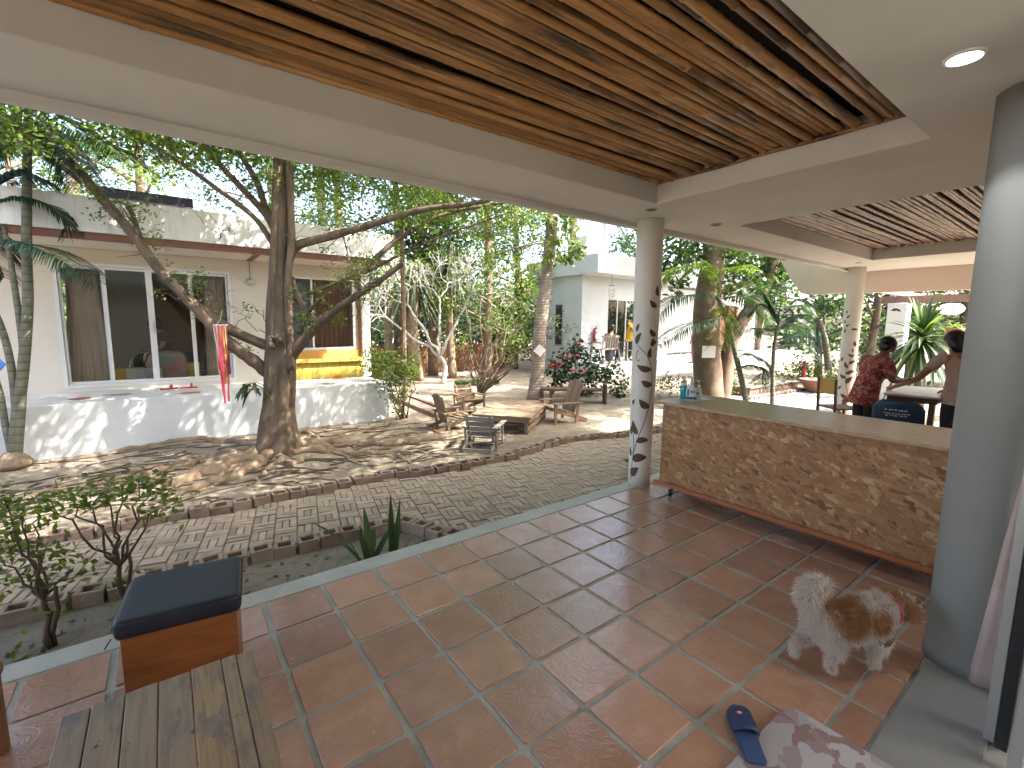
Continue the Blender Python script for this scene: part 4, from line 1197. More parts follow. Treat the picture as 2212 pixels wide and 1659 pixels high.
while x < 1.44:
    MB().tube([(x, 6.19, PT + 0.003), (x, 6.19, 0.70), (x, 6.19, 0.858)], 0.0095, 6).build('bamboo_slat', M['yellow_bamboo'], bn, smooth=True)
    x += 0.0205
wb = thing('wall_box', (-0.38, 6.40, 2.31), 'small round grey wall lamp box hung by a wire under the eave', 'wall lamp')
MB().lathe([(0.001, 0.0), (0.055, 0.0), (0.062, 0.02), (0.06, 0.06), (0.03, 0.075), (0.001, 0.078)], 20, (-0.38, 6.415, 2.27), rotm(math.pi / 2, 0, 0)).build('cover', M['alu'], wb, smooth=True)
MB().tube([(-0.38, 6.405, 2.33), (-0.375, 6.40, 2.46), (-0.38, 6.40, 2.618)], 0.004, 6).build('wire', M['black'], wb)
rp = MB().box((-1.68, 6.25, 3.36), (1.06, 0.9, 0.13), rotm(R(4), 0, 0)).build('roof_panel', plain('dark_roof_panel', (0.012, 0.009, 0.02), 0.5))
tag(rp, 'dark flat panel tilted on the roof of the left house', 'roof panel')
MB().span((-2.1, 5.9, 3.121), (-2.05, 5.95, 3.27)).span((-2.1, 6.55, 3.121), (-2.05, 6.6, 3.31)).span((-1.3, 6.55, 3.121), (-1.25, 6.6, 3.31)).span((-1.3, 5.9, 3.121), (-1.25, 5.95, 3.27)).build('stand', M['alu'], rp)

# things behind the glass and on the platform
yb = thing('storage_box', (-2.18, 6.95, 0.56), 'yellow storage box behind the glass left of the basket', 'box', 'yellow boxes behind the glass')
MB().span((-2.36, 6.80, 0.562), (-2.02, 7.1, 0.80)).build('bin', M['yellow_box'], yb, bevel=0.01)
MB().span((-2.37, 6.79, 0.801), (-2.01, 7.11, 0.83)).build('lid', M['yellow_box'], yb, bevel=0.006)
yb = thing('storage_box', (-1.32, 7.1, 0.56), 'yellow box with black case on top right of the pink bag', 'box', 'yellow boxes behind the glass')
MB().span((-1.50, 6.95, 0.562), (-1.16, 7.25, 0.88)).build('bin', M['yellow_box'], yb, bevel=0.01)
MB().span((-1.51, 6.96, 0.881), (-1.15, 7.24, 1.04)).build('case', M['blackcloth'], yb, bevel=0.02)
bk = thing('laundry_basket', (-1.95, 6.85, 0.56), 'white lattice laundry basket with a raised handle behind the glass', 'basket')
x0, x1, y0, y1, z0, z1 = -2.14, -1.70, 6.72, 6.98, 0.562, 0.82
m_ = MB()
for z in np.linspace(z0 + 0.01, z1, 8):
    for a, b in (((x0, y0, z), (x1, y0, z)), ((x0, y1, z), (x1, y1, z)), ((x0, y0, z), (x0, y1, z)), ((x1, y0, z), (x1, y1, z))): m_.bar(a, b, 0.006, 0.012)
m_.build('lattice', M['white_plastic'], bk)
m_ = MB()
for x in np.linspace(x0, x1, 16):
    for y in (y0, y1): m_.bar((x, y - 0.002, z0), (x, y - 0.002, z1), 0.006, 0.010, (1, 0, 0))
m_.span((x0, y0, z0), (x1, y1, z0 + 0.008))
m_.build('ribs', M['white_plastic'], bk)
MB().tube([(x0 + 0.02, 6.85, z1), (x0 + 0.06, 6.85, z1 + 0.16), (x0 + 0.09, 6.85, z1 + 0.17)], 0.009, 6).tube([(x1 - 0.02, 6.85, z1), (x1 + 0.05, 6.85, z1 + 0.08), (x1 + 0.10, 6.85, z1 + 0.13)], 0.009, 6).build('handle', M['white_plastic'], bk)
def mk_bag():
    mt, nt, bs = _nt('pink_green_bag')
    v = coords(nt, 'Object')
    a = noise(nt, v, 3.2, 3, 0.5)
    c = ramp(nt, a, [(0.38, (0.22, 0.36, 0.28)), (0.46, (0.50, 0.24, 0.20)), (0.62, (0.56, 0.33, 0.28)), (0.70, (0.45, 0.45, 0.45))])
    nt.links.new(c, bs.inputs['Base Color']); bs.inputs['Roughness'].default_value = 0.35
    bump(nt, bs, noise(nt, v, 14, 5, 0.6), 0.6, 0.02)
    return mt
M['bag'] = mk_bag()
bg_ = thing('bedding_bag', (-1.62, 7.0, 0.56), 'clear zipped bag stuffed with pink and green bedding', 'bag')
V = []; n1, n2 = 20, 28
for i in range(n1 + 1):
    v_ = math.pi * i / n1
    for k in range(n2):
        q = 2 * math.pi * k / n2
        e = 0.45
        cx_ = math.copysign(abs(math.cos(q)) ** e, math.cos(q)); cy_ = math.copysign(abs(math.sin(q)) ** e, math.sin(q))
        sv = math.sin(v_) ** 0.4; cz = math.copysign(abs(math.cos(v_)) ** 0.5, math.cos(v_))
        j = 1 + 0.05 * math.sin(3 * q + 2 * v_) + 0.03 * math.sin(7 * q)
        V.append((-1.64 + 0.29 * sv * cx_ * j, 7.0 + 0.19 * sv * cy_ * j, 0.83 - 0.265 * cz * (1 if cz > 0 else 1.0)))
F = [(i * n2 + k, i * n2 + (k + 1) % n2, (i + 1) * n2 + (k + 1) % n2, (i + 1) * n2 + k) for i in range(n1) for k in range(n2)]
MB().add(V, F).build('body', M['bag'], bg_, smooth=True)
MB().tube([(-1.90, 6.84, 0.62), (-1.92, 6.82, 0.9), (-1.86, 6.84, 1.05), (-1.74, 6.84, 1.08)], 0.010, 6).build('piping', M['black'], bg_, smooth=True)
sn = thing('sandals', (-1.55, 6.06, PT), 'pair of red sandals on the platform before the glass doors', 'sandals')
for dx, a in ((0.0, 0.15), (0.16, -0.1)):
    out = [(-0.11, -0.03), (0.02, -0.032), (0.09, -0.035), (0.12, 0.0), (0.09, 0.035), (0.0, 0.028), (-0.11, 0.028)]
    Rm = rotm(0, 0, a)
    so = MB().prism(out, (-1.63 + dx * 1.6, 6.06, PT + 0.001), Rm[:, 0], Rm[:, 1], (0, 0, 0.022)).build('sole', M['red'], sn, bevel=0.004)
    c_ = np.array([-1.63 + dx * 1.6, 6.06, PT + 0.02])
    MB().tube([c_ + Rm @ (0.03, -0.035, 0), c_ + Rm @ (0.04, -0.02, 0.045), c_ + Rm @ (0.04, 0.02, 0.045), c_ + Rm @ (0.03, 0.035, 0)], 0.016, 8).build('strap', M['red'], so, smooth=True)

# ------------------------------------------------------------------ white house on the right
h2 = thing('house', (12, 9, GZ), 'white flat roofed house with long raised porch behind the flowering bushes', 'house')
Z2 = 0.42
PY2 = 7.05
MB().span((9.0, PY2, -0.3), (24, 8.62, Z2)).build('platform', M['white_wall'], h2)
HY = 8.62
H2d = (11.15, 12.75, 0.43, 2.55)
w_ = wall_holes(MB(), 9.85, 14.6, Z2 + 0.001, 3.2, HY, HY + 0.18, [H2d])
w_.build('front_wall', M['white_wall'], h2)
m_ = MB()
m_.span((9.85, HY + 0.181, -0.3), (10.03, 11.2, 3.2))
m_.build('side_wall', M['white_wall'], h2)
sw = MB().span((9.835, 9.55, 0.85), (9.849, 9.95, 2.35)).build('side_window', M['alu'], h2)
MB().span((9.828, 9.59, 0.90), (9.834, 9.91, 2.30)).build('pane', plain('dark_pane', (0.03, 0.035, 0.035), 0.1), sw)
MB().span((9.70, 7.80, 3.28), (14.9, 11.5, 3.90)).build('roof_slab', M['white_wall'], h2, bevel=0.01)
MB().span((9.85, HY - 0.0, 3.201), (14.6, 11.2, 3.279)).build('ceiling_slab', M['white_wall'], h2)
MB().span((10.2, 8.79, 0.40), (14.5, 8.80, 0.44)).span((10.2, 11.0, 0.4), (14.5, 11.1, 3.2)).span((10.2, 8.81, 0.38), (14.5, 11.0, 0.42)).build('room_shell', M['interior'], h2)
fr = MB()
for x in (H2d[0], 11.66, 12.15, H2d[1] - 0.05): fr.span((x, HY + 0.02, H2d[2]), (x + 0.05, HY + 0.10, H2d[3] - 0.05))
fr.span((H2d[0], HY + 0.02, H2d[3] - 0.05), (H2d[1], HY + 0.10, H2d[3]))
dd = fr.build('glass_door', M['alu'], h2)
for a, b in ((H2d[0] + 0.051, 11.659), (11.711, 12.149)):
    MB().span((a, HY + 0.05, H2d[2]), (b, HY + 0.056, H2d[3] - 0.051)).build('pane', M['glass'], dd)
MB().span((11.25, 9.0, 0.43), (11.62, 9.04, 2.5)).build('drape', M['curtain_brown'], dd)
# rear wing
w2 = wall_holes(MB(), 14.61, 23.5, Z2 + 0.001, 3.2, 9.4, 9.6, [(20.0, 21.6, 0.43, 2.6)])
w2.build('wing_wall', M['white_wall'], h2)
MB().span((14.91, 8.9, 3.28), (23.6, 11.5, 3.8)).build('wing_roof', M['white_wall'], h2)
MB().span((14.605, 8.62, Z2 + 0.001), (14.8, 9.399, 2.2)).build('porch_wall', M['white_wall'], h2)
fr = MB()
for x in (20.0, 20.75, 21.5): fr.span((x, 9.36, 0.43), (x + 0.14, 9.46, 2.6))
wd_ = fr.build('wooden_door', plain('orange_brown_frame', (0.36, 0.15, 0.07), 0.5), h2)
MB().span((20.14, 9.47, 0.43), (21.5, 9.50, 2.6)).build('door_leaf', M['brownwood'], wd_)
# porch furniture: bench, metal chair, fire extinguisher, wind chime
def wb_(t, a, b, w, h, nm, mat, up=(0, 0, 1)): return MB().bar(a, b, w, h, up).build(nm, M[mat], t, bevel=0.004)
pb = thing('porch_bench', (9.85, 7.42, Z2), 'grey wooden bench on the porch seen from behind', 'bench')
bx0, bx1, by = 9.42, 10.22, 7.30
for k in range(7):
    x = bx0 + 0.06 + k * (bx1 - bx0 - 0.12) / 6
    wb_(pb, (x, by, Z2 + 0.40), (x, by - 0.06, Z2 + 0.80), 0.075, 0.015, 'back_board', 'oldwood_grey', (0, 1, 0))
wb_(pb, (bx0 - 0.02, by - 0.055, Z2 + 0.82), (bx1 + 0.02, by - 0.055, Z2 + 0.82), 0.03, 0.06, 'top_rail', 'oldwood_grey')
wb_(pb, (bx0 - 0.02, by - 0.01, Z2 + 0.42), (bx1 + 0.02, by - 0.01, Z2 + 0.42), 0.035, 0.06, 'rail', 'oldwood_grey')
for k in range(4): wb_(pb, (bx0, by + 0.08 + k * 0.11, Z2 + 0.40), (bx1, by + 0.08 + k * 0.11, Z2 + 0.40), 0.095, 0.02, 'seat_slat', 'oldwood_grey')
for x in (bx0, bx1):
    wb_(pb, (x, by - 0.13, Z2), (x, by - 0.02, Z2 + 0.42), 0.05, 0.05, 'leg', 'oldwood_grey', (1, 0, 0))
    wb_(pb, (x, by + 0.46, Z2), (x, by + 0.40, Z2 + 0.62), 0.05, 0.05, 'leg', 'oldwood_grey', (1, 0, 0))
    wb_(pb, (x, by - 0.04, Z2 + 0.62), (x, by + 0.46, Z2 + 0.64), 0.06, 0.03, 'armrest', 'oldwood_grey')
pc = thing('porch_armchair', (10.75, 7.35, Z2), 'grey wooden armchair with splayed legs at the end of the porch bench', 'chair')
for s in (-1, 1):
    wb_(pc, (10.75 + s * 0.26, 7.12, Z2), (10.75 + s * 0.16, 7.22, Z2 + 0.66), 0.05, 0.05, 'leg', 'oldwood_grey', (1, 0, 0))
    wb_(pc, (10.75 + s * 0.26, 7.62, Z2), (10.75 + s * 0.20, 7.52, Z2 + 0.66), 0.05, 0.05, 'leg', 'oldwood_grey', (1, 0, 0))
wb_(pc, (10.48, 7.22, Z2 + 0.67), (11.02, 7.22, Z2 + 0.67), 0.07, 0.03, 'armrest', 'oldwood_grey')
wb_(pc, (10.53, 7.30, Z2 + 0.36), (10.97, 7.30, Z2 + 0.36), 0.36, 0.03, 'seat', 'oldwood_grey')
mc = thing('metal_chair', (11.15, 7.5, Z2), 'white metal chair before the yellow shirted person', 'chair')
for a, b in (((11.0, 7.3), (11.0, 7.3)), ((11.3, 7.3), (11.3, 7.3)), ((11.0, 7.7), (11.0, 7.7)), ((11.3, 7.7), (11.3, 7.7))):
    MB().tube([(a[0], a[1], Z2), (b[0], b[1], Z2 + (0.85 if a[1] < 7.5 else 0.45))], 0.012, 8).build('leg', M['white_plastic'], mc)
MB().span((10.99, 7.29, Z2 + 0.44), (11.31, 7.71, Z2 + 0.46)).build('seat', M['blackcloth'], mc)
MB().tube([(11.0, 7.3, Z2 + 0.84), (11.15, 7.29, Z2 + 0.86), (11.3, 7.3, Z2 + 0.84)], 0.012, 8).build('top_rail', M['white_plastic'], mc)
MB().tube([(11.0, 7.3, Z2 + 0.62), (11.3, 7.3, Z2 + 0.62)], 0.012, 8).build('rail', M['white_plastic'], mc)
fe = thing('fire_extinguisher', (10.45, 8.50, 1.0), 'red fire extinguisher hung on the porch wall', 'fire extinguisher')
MB().lathe([(0.05, 0), (0.068, 0.01), (0.068, 0.36), (0.05, 0.42), (0.025, 0.45), (0.02, 0.48)], 20, (10.45, 8.545, 0.98)).build('cylinder', M['red'], fe, smooth=True)
MB().box((10.45, 8.52, 1.48), (0.05, 0.10, 0.03)).box((10.46, 8.50, 1.52), (0.14, 0.02, 0.02), rotm(0, 0.5, 0)).build('valve', M['black'], fe)
MB().tube([(10.42, 8.52, 1.47), (10.35, 8.50, 1.40), (10.34, 8.50, 1.2), (10.37, 8.50, 1.02)], 0.014, 6).build('hose', M['black'], fe, smooth=True)
MB().box((10.45, 8.476, 1.22), (0.09, 0.004, 0.16)).build('label', M['white_paper'], fe)
wc = thing('wind_chime', (10.5, 7.9, 3.0), 'hanging shell wind chime under the porch eave', 'wind chime')
MB().tube([(10.5, 7.9, 3.27), (10.5, 7.9, 2.92)], 0.006, 5).build('cord', M['black'], wc)
MB().bar((10.35, 7.9, 2.92), (10.65, 7.9, 2.92), 0.02, 0.02).build('cross_bar', M['darkwood'], wc)
for k in range(6):
    x = 10.36 + k * 0.056; L = random.uniform(0.35, 0.6)
    m_ = MB().tube([(x, 7.9, 2.915), (x, 7.9, 2.915 - L)], 0.004, 4)
    for q in range(4): m_.lathe([(0.002, 0.0), (0.03, 0.01), (0.02, 0.03), (0.002, 0.04)], 8, (x, 7.9, 2.9 - L * (0.35 + 0.2 * q)))
    m_.build('shell_string', M['bark_pale'], wc)
# roof top tank stand and beam seen over the right house
up = thing('roof_shed', (11.6, 9.6, 3.9), 'white roof shed with corrugated cover on the right house', 'shed')
MB().span((10.6, 9.2, 3.905), (11.3, 10.2, 4.75)).build('wall', M['white_wall'], up)
MB().span((11.6, 9.25, 3.905), (11.72, 9.37, 5.9)).build('post', M['white_wall'], up)
MB().span((11.45, 9.0, 3.905), (12.1, 9.6, 4.1)).build('tray', M['alu'], up)
# bamboo screen fence at the back
fe_ = thing('bamboo_fence', (6, 11.9, GZ), 'low brown bamboo slat fence at the back of the yard', 'fence')
x = 2.2
while x < 9.7:
    h_ = random.uniform(0.92, 1.05)
    MB().box((x, 11.95 + random.uniform(-0.02, 0.02), GZ + h_ / 2), (0.062, 0.02, h_), rotm(0, random.uniform(-0.03, 0.03), 0)).build('slat', M['brownwood'], fe_)
    x += 0.073
for z in (0.15, 0.6): MB().span((2.1, 11.975, z), (9.8, 12.01, z + 0.05)).build('rail', M['darkwood'], fe_)

# ------------------------------------------------------------------ pergola and pots at the far right
pg = thing('pergola', (12.3, 0.4, GZ), 'brown timber pergola beams on a white pillar beyond the terrace end', 'pergola')
MB().span((12.05, 0.42, -0.15), (12.42, 0.78, 2.17)).build('pillar', M['white_wall'], pg, bevel=0.01)
M['pergola_wood'] = woodmat('pergola_timber', (0.20, 0.11, 0.085), (0.30, 0.175, 0.14), 0.7)
MB().span((12.15, -5.5, 2.172), (12.30, 0.95, 2.33)).build('beam', M['pergola_wood'], pg)
for y in (-3.6, -2.2, -0.8, 0.55):
    MB().span((8.55, y, 2.335), (15.5, y + 0.09, 2.45)).build('rafter', M['pergola_wood'], pg)
M['vine_paint'] = M['vine_line']
MB().prism([(0.0, 0.0), (0.07, 0.05), (0.14, 0.04), (0.09, -0.02)], (12.048, 0.72, 2.0), (0, -1, 0), (0, 0, 1), (-0.002, 0, 0)).prism([(0.1, 0.05), (0.2, 0.02), (0.22, -0.04), (0.13, 0.0)], (12.048, 0.74, 2.0), (0, -1, 0), (0, 0, 1), (-0.002, 0, 0)).build('painted_leaf', M['vine_line'], pg)
lp = thing('hanging_lamp', (11.4, -0.85, 1.9), 'round white openwork lamp shade hanging from the pergola', 'lamp shade')
_c = at(2056, 668, 10.6)
V = []
prof = [(0.03, 0.13), (0.10, 0.125), (0.18, 0.09), (0.225, 0.02), (0.215, -0.04), (0.16, -0.10), (0.09, -0.125), (0.03, -0.13)]
MB().lathe(prof, 20, _c).build('shade', M['white_plastic'], lp, smooth=True)
MB().tube([_c + (0, 0, 0.13), _c + (0.01, 0, 0.28), _c + (0, 0, 0.45)], 0.006, 5).build('cord', M['black'], lp)
ter = thing('clay_pot', (12.0, 2.05, GZ), 'wide terracotta bowl pot on the brick edge of the court', 'pot', 'terracotta pots')
MB().lathe([(0.20, 0.0), (0.24, 0.02), (0.33, 0.20), (0.40, 0.30), (0.41, 0.34), (0.38, 0.34), (0.34, 0.28), (0.02, 0.26)], 28, (12.05, 2.1, -0.10)).build('bowl', M['terracotta'], ter, smooth=True)
hp = thing('hanging_pot', (11, -0.9, 1.5), 'small terracotta pot of pale strap leaves hanging by the lamp shade', 'pot', 'terracotta pots')
_p = at(2062, 715, 9.6)
MB().lathe([(0.10, -0.09), (0.15, -0.05), (0.18, 0.04), (0.185, 0.06), (0.16, 0.06), (0.02, 0.03)], 20, _p).build('bowl', M['terracotta'], hp, smooth=True)
for q in range(3):
    a = q * 2.1
    MB().tube([_p + (0.17 * math.cos(a), 0.17 * math.sin(a), 0.05), _p + (0, 0, 0.62)], 0.004, 4).build('hanger', M['black'], hp)
# ------------------------------------------------------------------ plant builders
def rdir(n):
    v = RNG.normal(size=(n, 3)); return v / np.linalg.norm(v, axis=1, keepdims=True)
def leaf_quads(pos, L, W, up=0.25, droop=0.0, dirs=None):
    """diamond leaves at pos; L, W arrays or numbers"""
    n = len(pos)
    d = rdir(n) if dirs is None else dirs.copy()
    d[:, 2] = d[:, 2] * 0.6 - droop
    d /= np.linalg.norm(d, axis=1, keepdims=True)
    nn = rdir(n); nn[:, 2] = np.abs(nn[:, 2]) + up
    s = np.cross(d, nn); s /= np.linalg.norm(s, axis=1, keepdims=True) + 1e-9
    nn = np.cross(s, d)
    L = np.broadcast_to(np.asarray(L, float), (n,))[:, None] * RNG.uniform(0.7, 1.3, (n, 1))
    W = np.broadcast_to(np.asarray(W, float), (n,))[:, None] * RNG.uniform(0.8, 1.2, (n, 1))
    a = pos; b = pos + d * L * 0.45 + s * W * 0.5 - nn * W * 0.10; c = pos + d * L - nn * L * 0.12; e = pos + d * L * 0.45 - s * W * 0.5 - nn * W * 0.10
    return np.stack([a, b, c, e], 1)
def blob_points(c, r, n, shell=0.55):
    c = np.asarray(c, float); r = np.broadcast_to(np.asarray(r, float), (3,))
    v = rdir(n); q = (shell + (1 - shell) * RNG.uniform(0, 1, n)) if shell > 0 else RNG.uniform(0, 1, n) ** (1 / 3)
    return c + v * q[:, None] * r
def foliage(name, blobs, per, L, W, mat, parent, shell=0.35, clump=6, droop=0.1, spread=0.16, dens=1.0):
    """blobs: (centre, radius). Leaves gather in twig-sized clumps so that gaps stay between them"""
    P_, T_ = [], []
    for c, r in blobs:
        r3 = np.broadcast_to(np.asarray(r, float), (3,))
        n = int(per * dens * (r3.prod() ** (1 / 3)) ** 2)
        k = max(3, n // clump)
        cc = blob_points(c, r3, k, shell)
        tone = RNG.uniform(0.0, 0.8, k)
        idx = np.repeat(np.arange(k), clump)
        P_.append(cc[idx] + RNG.normal(size=(len(idx), 3)) * spread * 0.5)
        T_.append(np.clip(tone[idx] + RNG.uniform(-0.2, 0.25, len(idx)), 0, 1))
    P_ = np.concatenate(P_); T_ = np.concatenate(T_)
    return quads(name, leaf_quads(P_, L, W, droop=droop), mat, parent, T_)
def wander(a, b, n=7, amp=0.06):
    a = np.asarray(a, float); b = np.asarray(b, float)
    t = np.linspace(0, 1, n)[:, None]
    p = a + (b - a) * t
    j = RNG.normal(size=(n, 3)) * amp * np.linalg.norm(b - a)
    j[0] = 0; j[-1] = 0
    return p + j * 0.5
def smooth(pts, n=24):
    pts = np.asarray(pts, float)
    if len(pts) < 3: return np.linspace(pts[0], pts[-1], n)
    k = np.r_[0, np.cumsum(np.linalg.norm(np.diff(pts, axis=0), axis=1))]; k /= k[-1]
    t = np.linspace(0, 1, n)
    # Catmull-Rom
    out = []
    for q in t:
        i = min(np.searchsorted(k, q, 'right') - 1, len(pts) - 2)
        u = (q - k[i]) / (k[i + 1] - k[i] + 1e-9)
        p0 = pts[max(i - 1, 0)]; p1 = pts[i]; p2 = pts[i + 1]; p3 = pts[min(i + 2, len(pts) - 1)]
        out.append(0.5 * ((2 * p1) + (-p0 + p2) * u + (2 * p0 - 5 * p1 + 4 * p2 - p3) * u * u + (-p0 + 3 * p1 - 3 * p2 + p3) * u ** 3))
    return np.array(out)
def rough_tube(m_, pts, r0, r1, n=10, seg=26, knob=0.10):
    p = smooth(pts, seg)
    r = np.linspace(r0, r1, seg) * (1 + knob * RNG.normal(size=seg).clip(-1.2, 1.2))
    return m_.tube(p, r, n)
def frond(name, pts, parent, mat, leaflet, n=34, tone=0.5, hang=0.6, width=0.03, thick=0.012):
    """feather palm frond along a 3-d line"""
    p = smooth(pts, n)
    t = np.gradient(p, axis=0); t /= np.linalg.norm(t, axis=1, keepdims=True)
    Q, C_ = [], []
    for i in range(n - 1):
        w = thick * (1 - 0.8 * i / n)
        s = np.cross(t[i], (0, 0, 1.0)); s /= np.linalg.norm(s) + 1e-9
        u = np.cross(s, t[i])
        Q.append([p[i] - s * w, p[i] + s * w, p[i + 1] + s * w, p[i + 1] - s * w]); C_.append(0.9)
        Q.append([p[i] - u * w, p[i] + u * w, p[i + 1] + u * w, p[i + 1] - u * w]); C_.append(0.8)
        if i < n * 0.12: continue
        f = math.sin(math.pi * (0.12 + 0.85 * i / n)) ** 0.6
        for sd in (-1, 1):
            L = leaflet * f * random.uniform(0.85, 1.1)
            d = s * sd * random.uniform(0.85, 1.0) + t[i] * 0.55 + u * 0.22
            d /= np.linalg.norm(d)
            mid = p[i] + d * L * 0.5 - np.array([0, 0, hang * L * 0.12])
            tip = p[i] + d * L * 0.88 - np.array([0, 0, hang * L * 0.55])
            wv = np.cross(d, (0, 0, 1.0)); wv /= np.linalg.norm(wv) + 1e-9
            wv = wv * width * 0.5 * f + np.array([0, 0, 1]) * random.uniform(-0.3, 0.3) * width * 0.5
            Q.append([p[i] - wv * 0.5, p[i] + wv * 0.5, mid + wv, mid - wv]); C_.append(tone + random.uniform(-0.25, 0.25))
            Q.append([mid - wv, mid + wv, tip + wv * 0.12, tip - wv * 0.12]); C_.append(tone + random.uniform(-0.25, 0.25))
    return quads(name, Q, mat, parent, np.clip(C_, 0, 1))
def arch(o, az, el, L, drop, k=7):
    o = np.asarray(o, float)
    out = [o]
    for q in range(1, k):
        u = q / (k - 1)
        r = L * u
        out.append(o + np.array([math.cos(az) * math.cos(el) * r, math.sin(az) * math.cos(el) * r, math.sin(el) * r - drop * L * u * u]))
    return out
def strap(o, az, el, L, drop, w, n=8, fold=0.3):
    """one long strap leaf as a strip of quads"""
    p = smooth(arch(o, az, el, L, drop), n)
    Q = []
    s = np.array([-math.sin(az), math.cos(az), 0])
    for i in range(n - 1):
        a = w * (0.55 + 0.45 * math.sin(math.pi * (0.15 + 0.8 * i / (n - 1)))) * (1 - (i / (n - 1)) ** 4)
        b = w * (0.55 + 0.45 * math.sin(math.pi * (0.15 + 0.8 * (i + 1) / (n - 1)))) * (1 - ((i + 1) / (n - 1)) ** 4)
        up = np.array([0, 0, fold])
        Q.append([p[i], p[i] + (s + up) * a, p[i + 1] + (s + up) * b, p[i + 1]])
        Q.append([p[i], p[i + 1], p[i + 1] + (-s + up) * b, p[i] + (-s + up) * a])
    return Q

def open_sky(c):
    """the yard is open to the sky between the big tree and the right hand trees"""
    a = math.degrees(math.atan2(c[1] + 0.9, c[0] - 0.6))
    return 33 < a < 54 and math.hypot(c[0] - 0.6, c[1] + 0.9) > 3.2
# ------------------------------------------------------------------ the big tree
DT = 5.85
def A(L, dep=DT, dz=None):
    return [at(x, y, dep if dz is None else dep + dz * i / (len(L) - 1)) for i, (x, y) in enumerate(L)]
tree = thing('shade_tree', (-0.48, 3.55, GZ), 'large many stemmed shade tree with spreading limbs and exposed roots', 'tree')
m_ = MB()
trunk_pts = [at(603, 1000, DT), at(602, 960, DT), at(602, 900, DT), at(606, 830, DT), at(608, 760, DT), at(606, 680, DT), at(606, 600, DT), at(607, 540, DT), at(610, 470, DT), at(612, 400, DT), at(612, 330, DT), at(610, 250, DT), at(606, 150, DT + 0.1), at(600, 50, DT + 0.2)]
tp = smooth(trunk_pts, 40)
tr = np.interp(np.linspace(0, 1, 40), [0, 0.04, 0.12, 0.22, 0.30, 0.45, 0.62, 0.75, 1.0], [0.33, 0.235, 0.17, 0.165, 0.15, 0.105, 0.11, 0.08, 0.05])
# fluted trunk: radius changes round the stem
V, F, nn_ = [], [], 28
for i in range(40):
    for k in range(nn_):
        a = 2 * math.pi * k / nn_
        fl = 1 + (0.13 if i < 30 else 0.06) * math.sin(4 * a + 0.05 * i + 1) + 0.07 * math.sin(7 * a - 0.09 * i) + 0.02 * math.sin(i * 1.3 + a * 3)
        V.append(tp[i] + np.array([math.cos(a), math.sin(a), 0]) * tr[i] * fl)
F = [(i * nn_ + k, i * nn_ + (k + 1) % nn_, (i + 1) * nn_ + (k + 1) % nn_, (i + 1) * nn_ + k) for i in range(39) for k in range(nn_)]
MB().add(V, F).build('trunk', M['bark'], tree, smooth=True)
# upright stems fused with the trunk
for L, r0, r1 in (([(585, 860), (588, 740), (592, 640), (592, 540), (596, 440), (598, 340), (590, 200), (560, 60)], 0.052, 0.035), ([(628, 800), (624, 690), (622, 600), (630, 520), (628, 430), (624, 340), (632, 200), (660, 60)], 0.05, 0.035)):
    m2 = MB(); rough_tube(m2, A(L, DT - 0.10), r0, r1, 10, 40, 0.04); m2.build('stem', M['bark'], tree, smooth=True)
limbs = [
    ([(590, 752), (535, 730), (488, 706), (417, 655), (336, 572), (300, 522), (270, 485), (216, 424), (171, 372), (123, 325), (70, 292), (0, 247), (-90, 190)], 0.065, 0.045, -0.5, 'bark'),
    ([(588, 812), (555, 785), (520, 760), (489, 735), (445, 690), (400, 643)], 0.085, 0.05, -0.2, 'bark'),
    ([(176, 394), (147, 370), (86, 335), (0, 284), (-60, 250)], 0.035, 0.03, -0.2, 'bark'),
    ([(130, 330), (115, 305), (98, 272), (69, 228), (40, 160)], 0.030, 0.02, 0.0, 'bark_dark'),
    ([(318, 545), (300, 505), (288, 470), (279, 446)], 0.032, 0.028, 0.0, 'bark_dark'),
    ([(600, 545), (560, 482), (520, 445), (466, 406), (382, 345), (282, 284), (180, 215)], 0.035, 0.018, -0.3, 'bark_dark'),
    ([(605, 520), (575, 465), (539, 424), (490, 372), (431, 301), (380, 230)], 0.045, 0.03, 0.1, 'bark'),
    ([(614, 528), (585, 470), (572, 443), (555, 394), (530, 350), (511, 318), (480, 240)], 0.045, 0.03, 0.2, 'bark'),
    ([(625, 560), (641, 531), (719, 509), (817, 480), (903, 455), (960, 446), (1016, 440), (1080, 425)], 0.058, 0.025, -0.2, 'bark'),
    ([(770, 600), (812, 558), (854, 521), (915, 482), (985, 456), (1095, 437)], 0.042, 0.016, 0.3, 'bark'),
    ([(612, 815), (621, 786), (646, 747), (682, 706), (719, 674), (768, 640), (817, 609), (871, 568)], 0.072, 0.03, -0.3, 'bark_dark'),
    ([(668, 634), (730, 610), (793, 587), (866, 550), (964, 506), (1040, 480), (1110, 455)], 0.022, 0.010, 0.4, 'bark_dark'),
    ([(628, 600), (636, 630), (650, 655), (684, 697)], 0.045, 0.045, -0.05, 'bark'),
    ([(648, 722), (660, 686), (675, 664), (695, 644)], 0.028, 0.022, -0.15, 'bark_dark'),
    ([(820, 545), (800, 600), (790, 640), (770, 690)], 0.010, 0.004, -0.1, 'bark_dark'),
    ([(740, 506), (755, 560), (770, 600)], 0.010, 0.005, -0.1, 'bark_dark'),
    ([(1030, 470), (1050, 500), (1070, 525)], 0.010, 0.004, 0.2, 'bark_dark'),
]
for L, r0, r1, dz, mt in limbs:
    m2 = MB(); rough_tube(m2, A(L, DT, dz), r0, r1, 9, max(10, 5 * len(L)), 0.06); m2.build('limb', M[mt], tree, smooth=True)
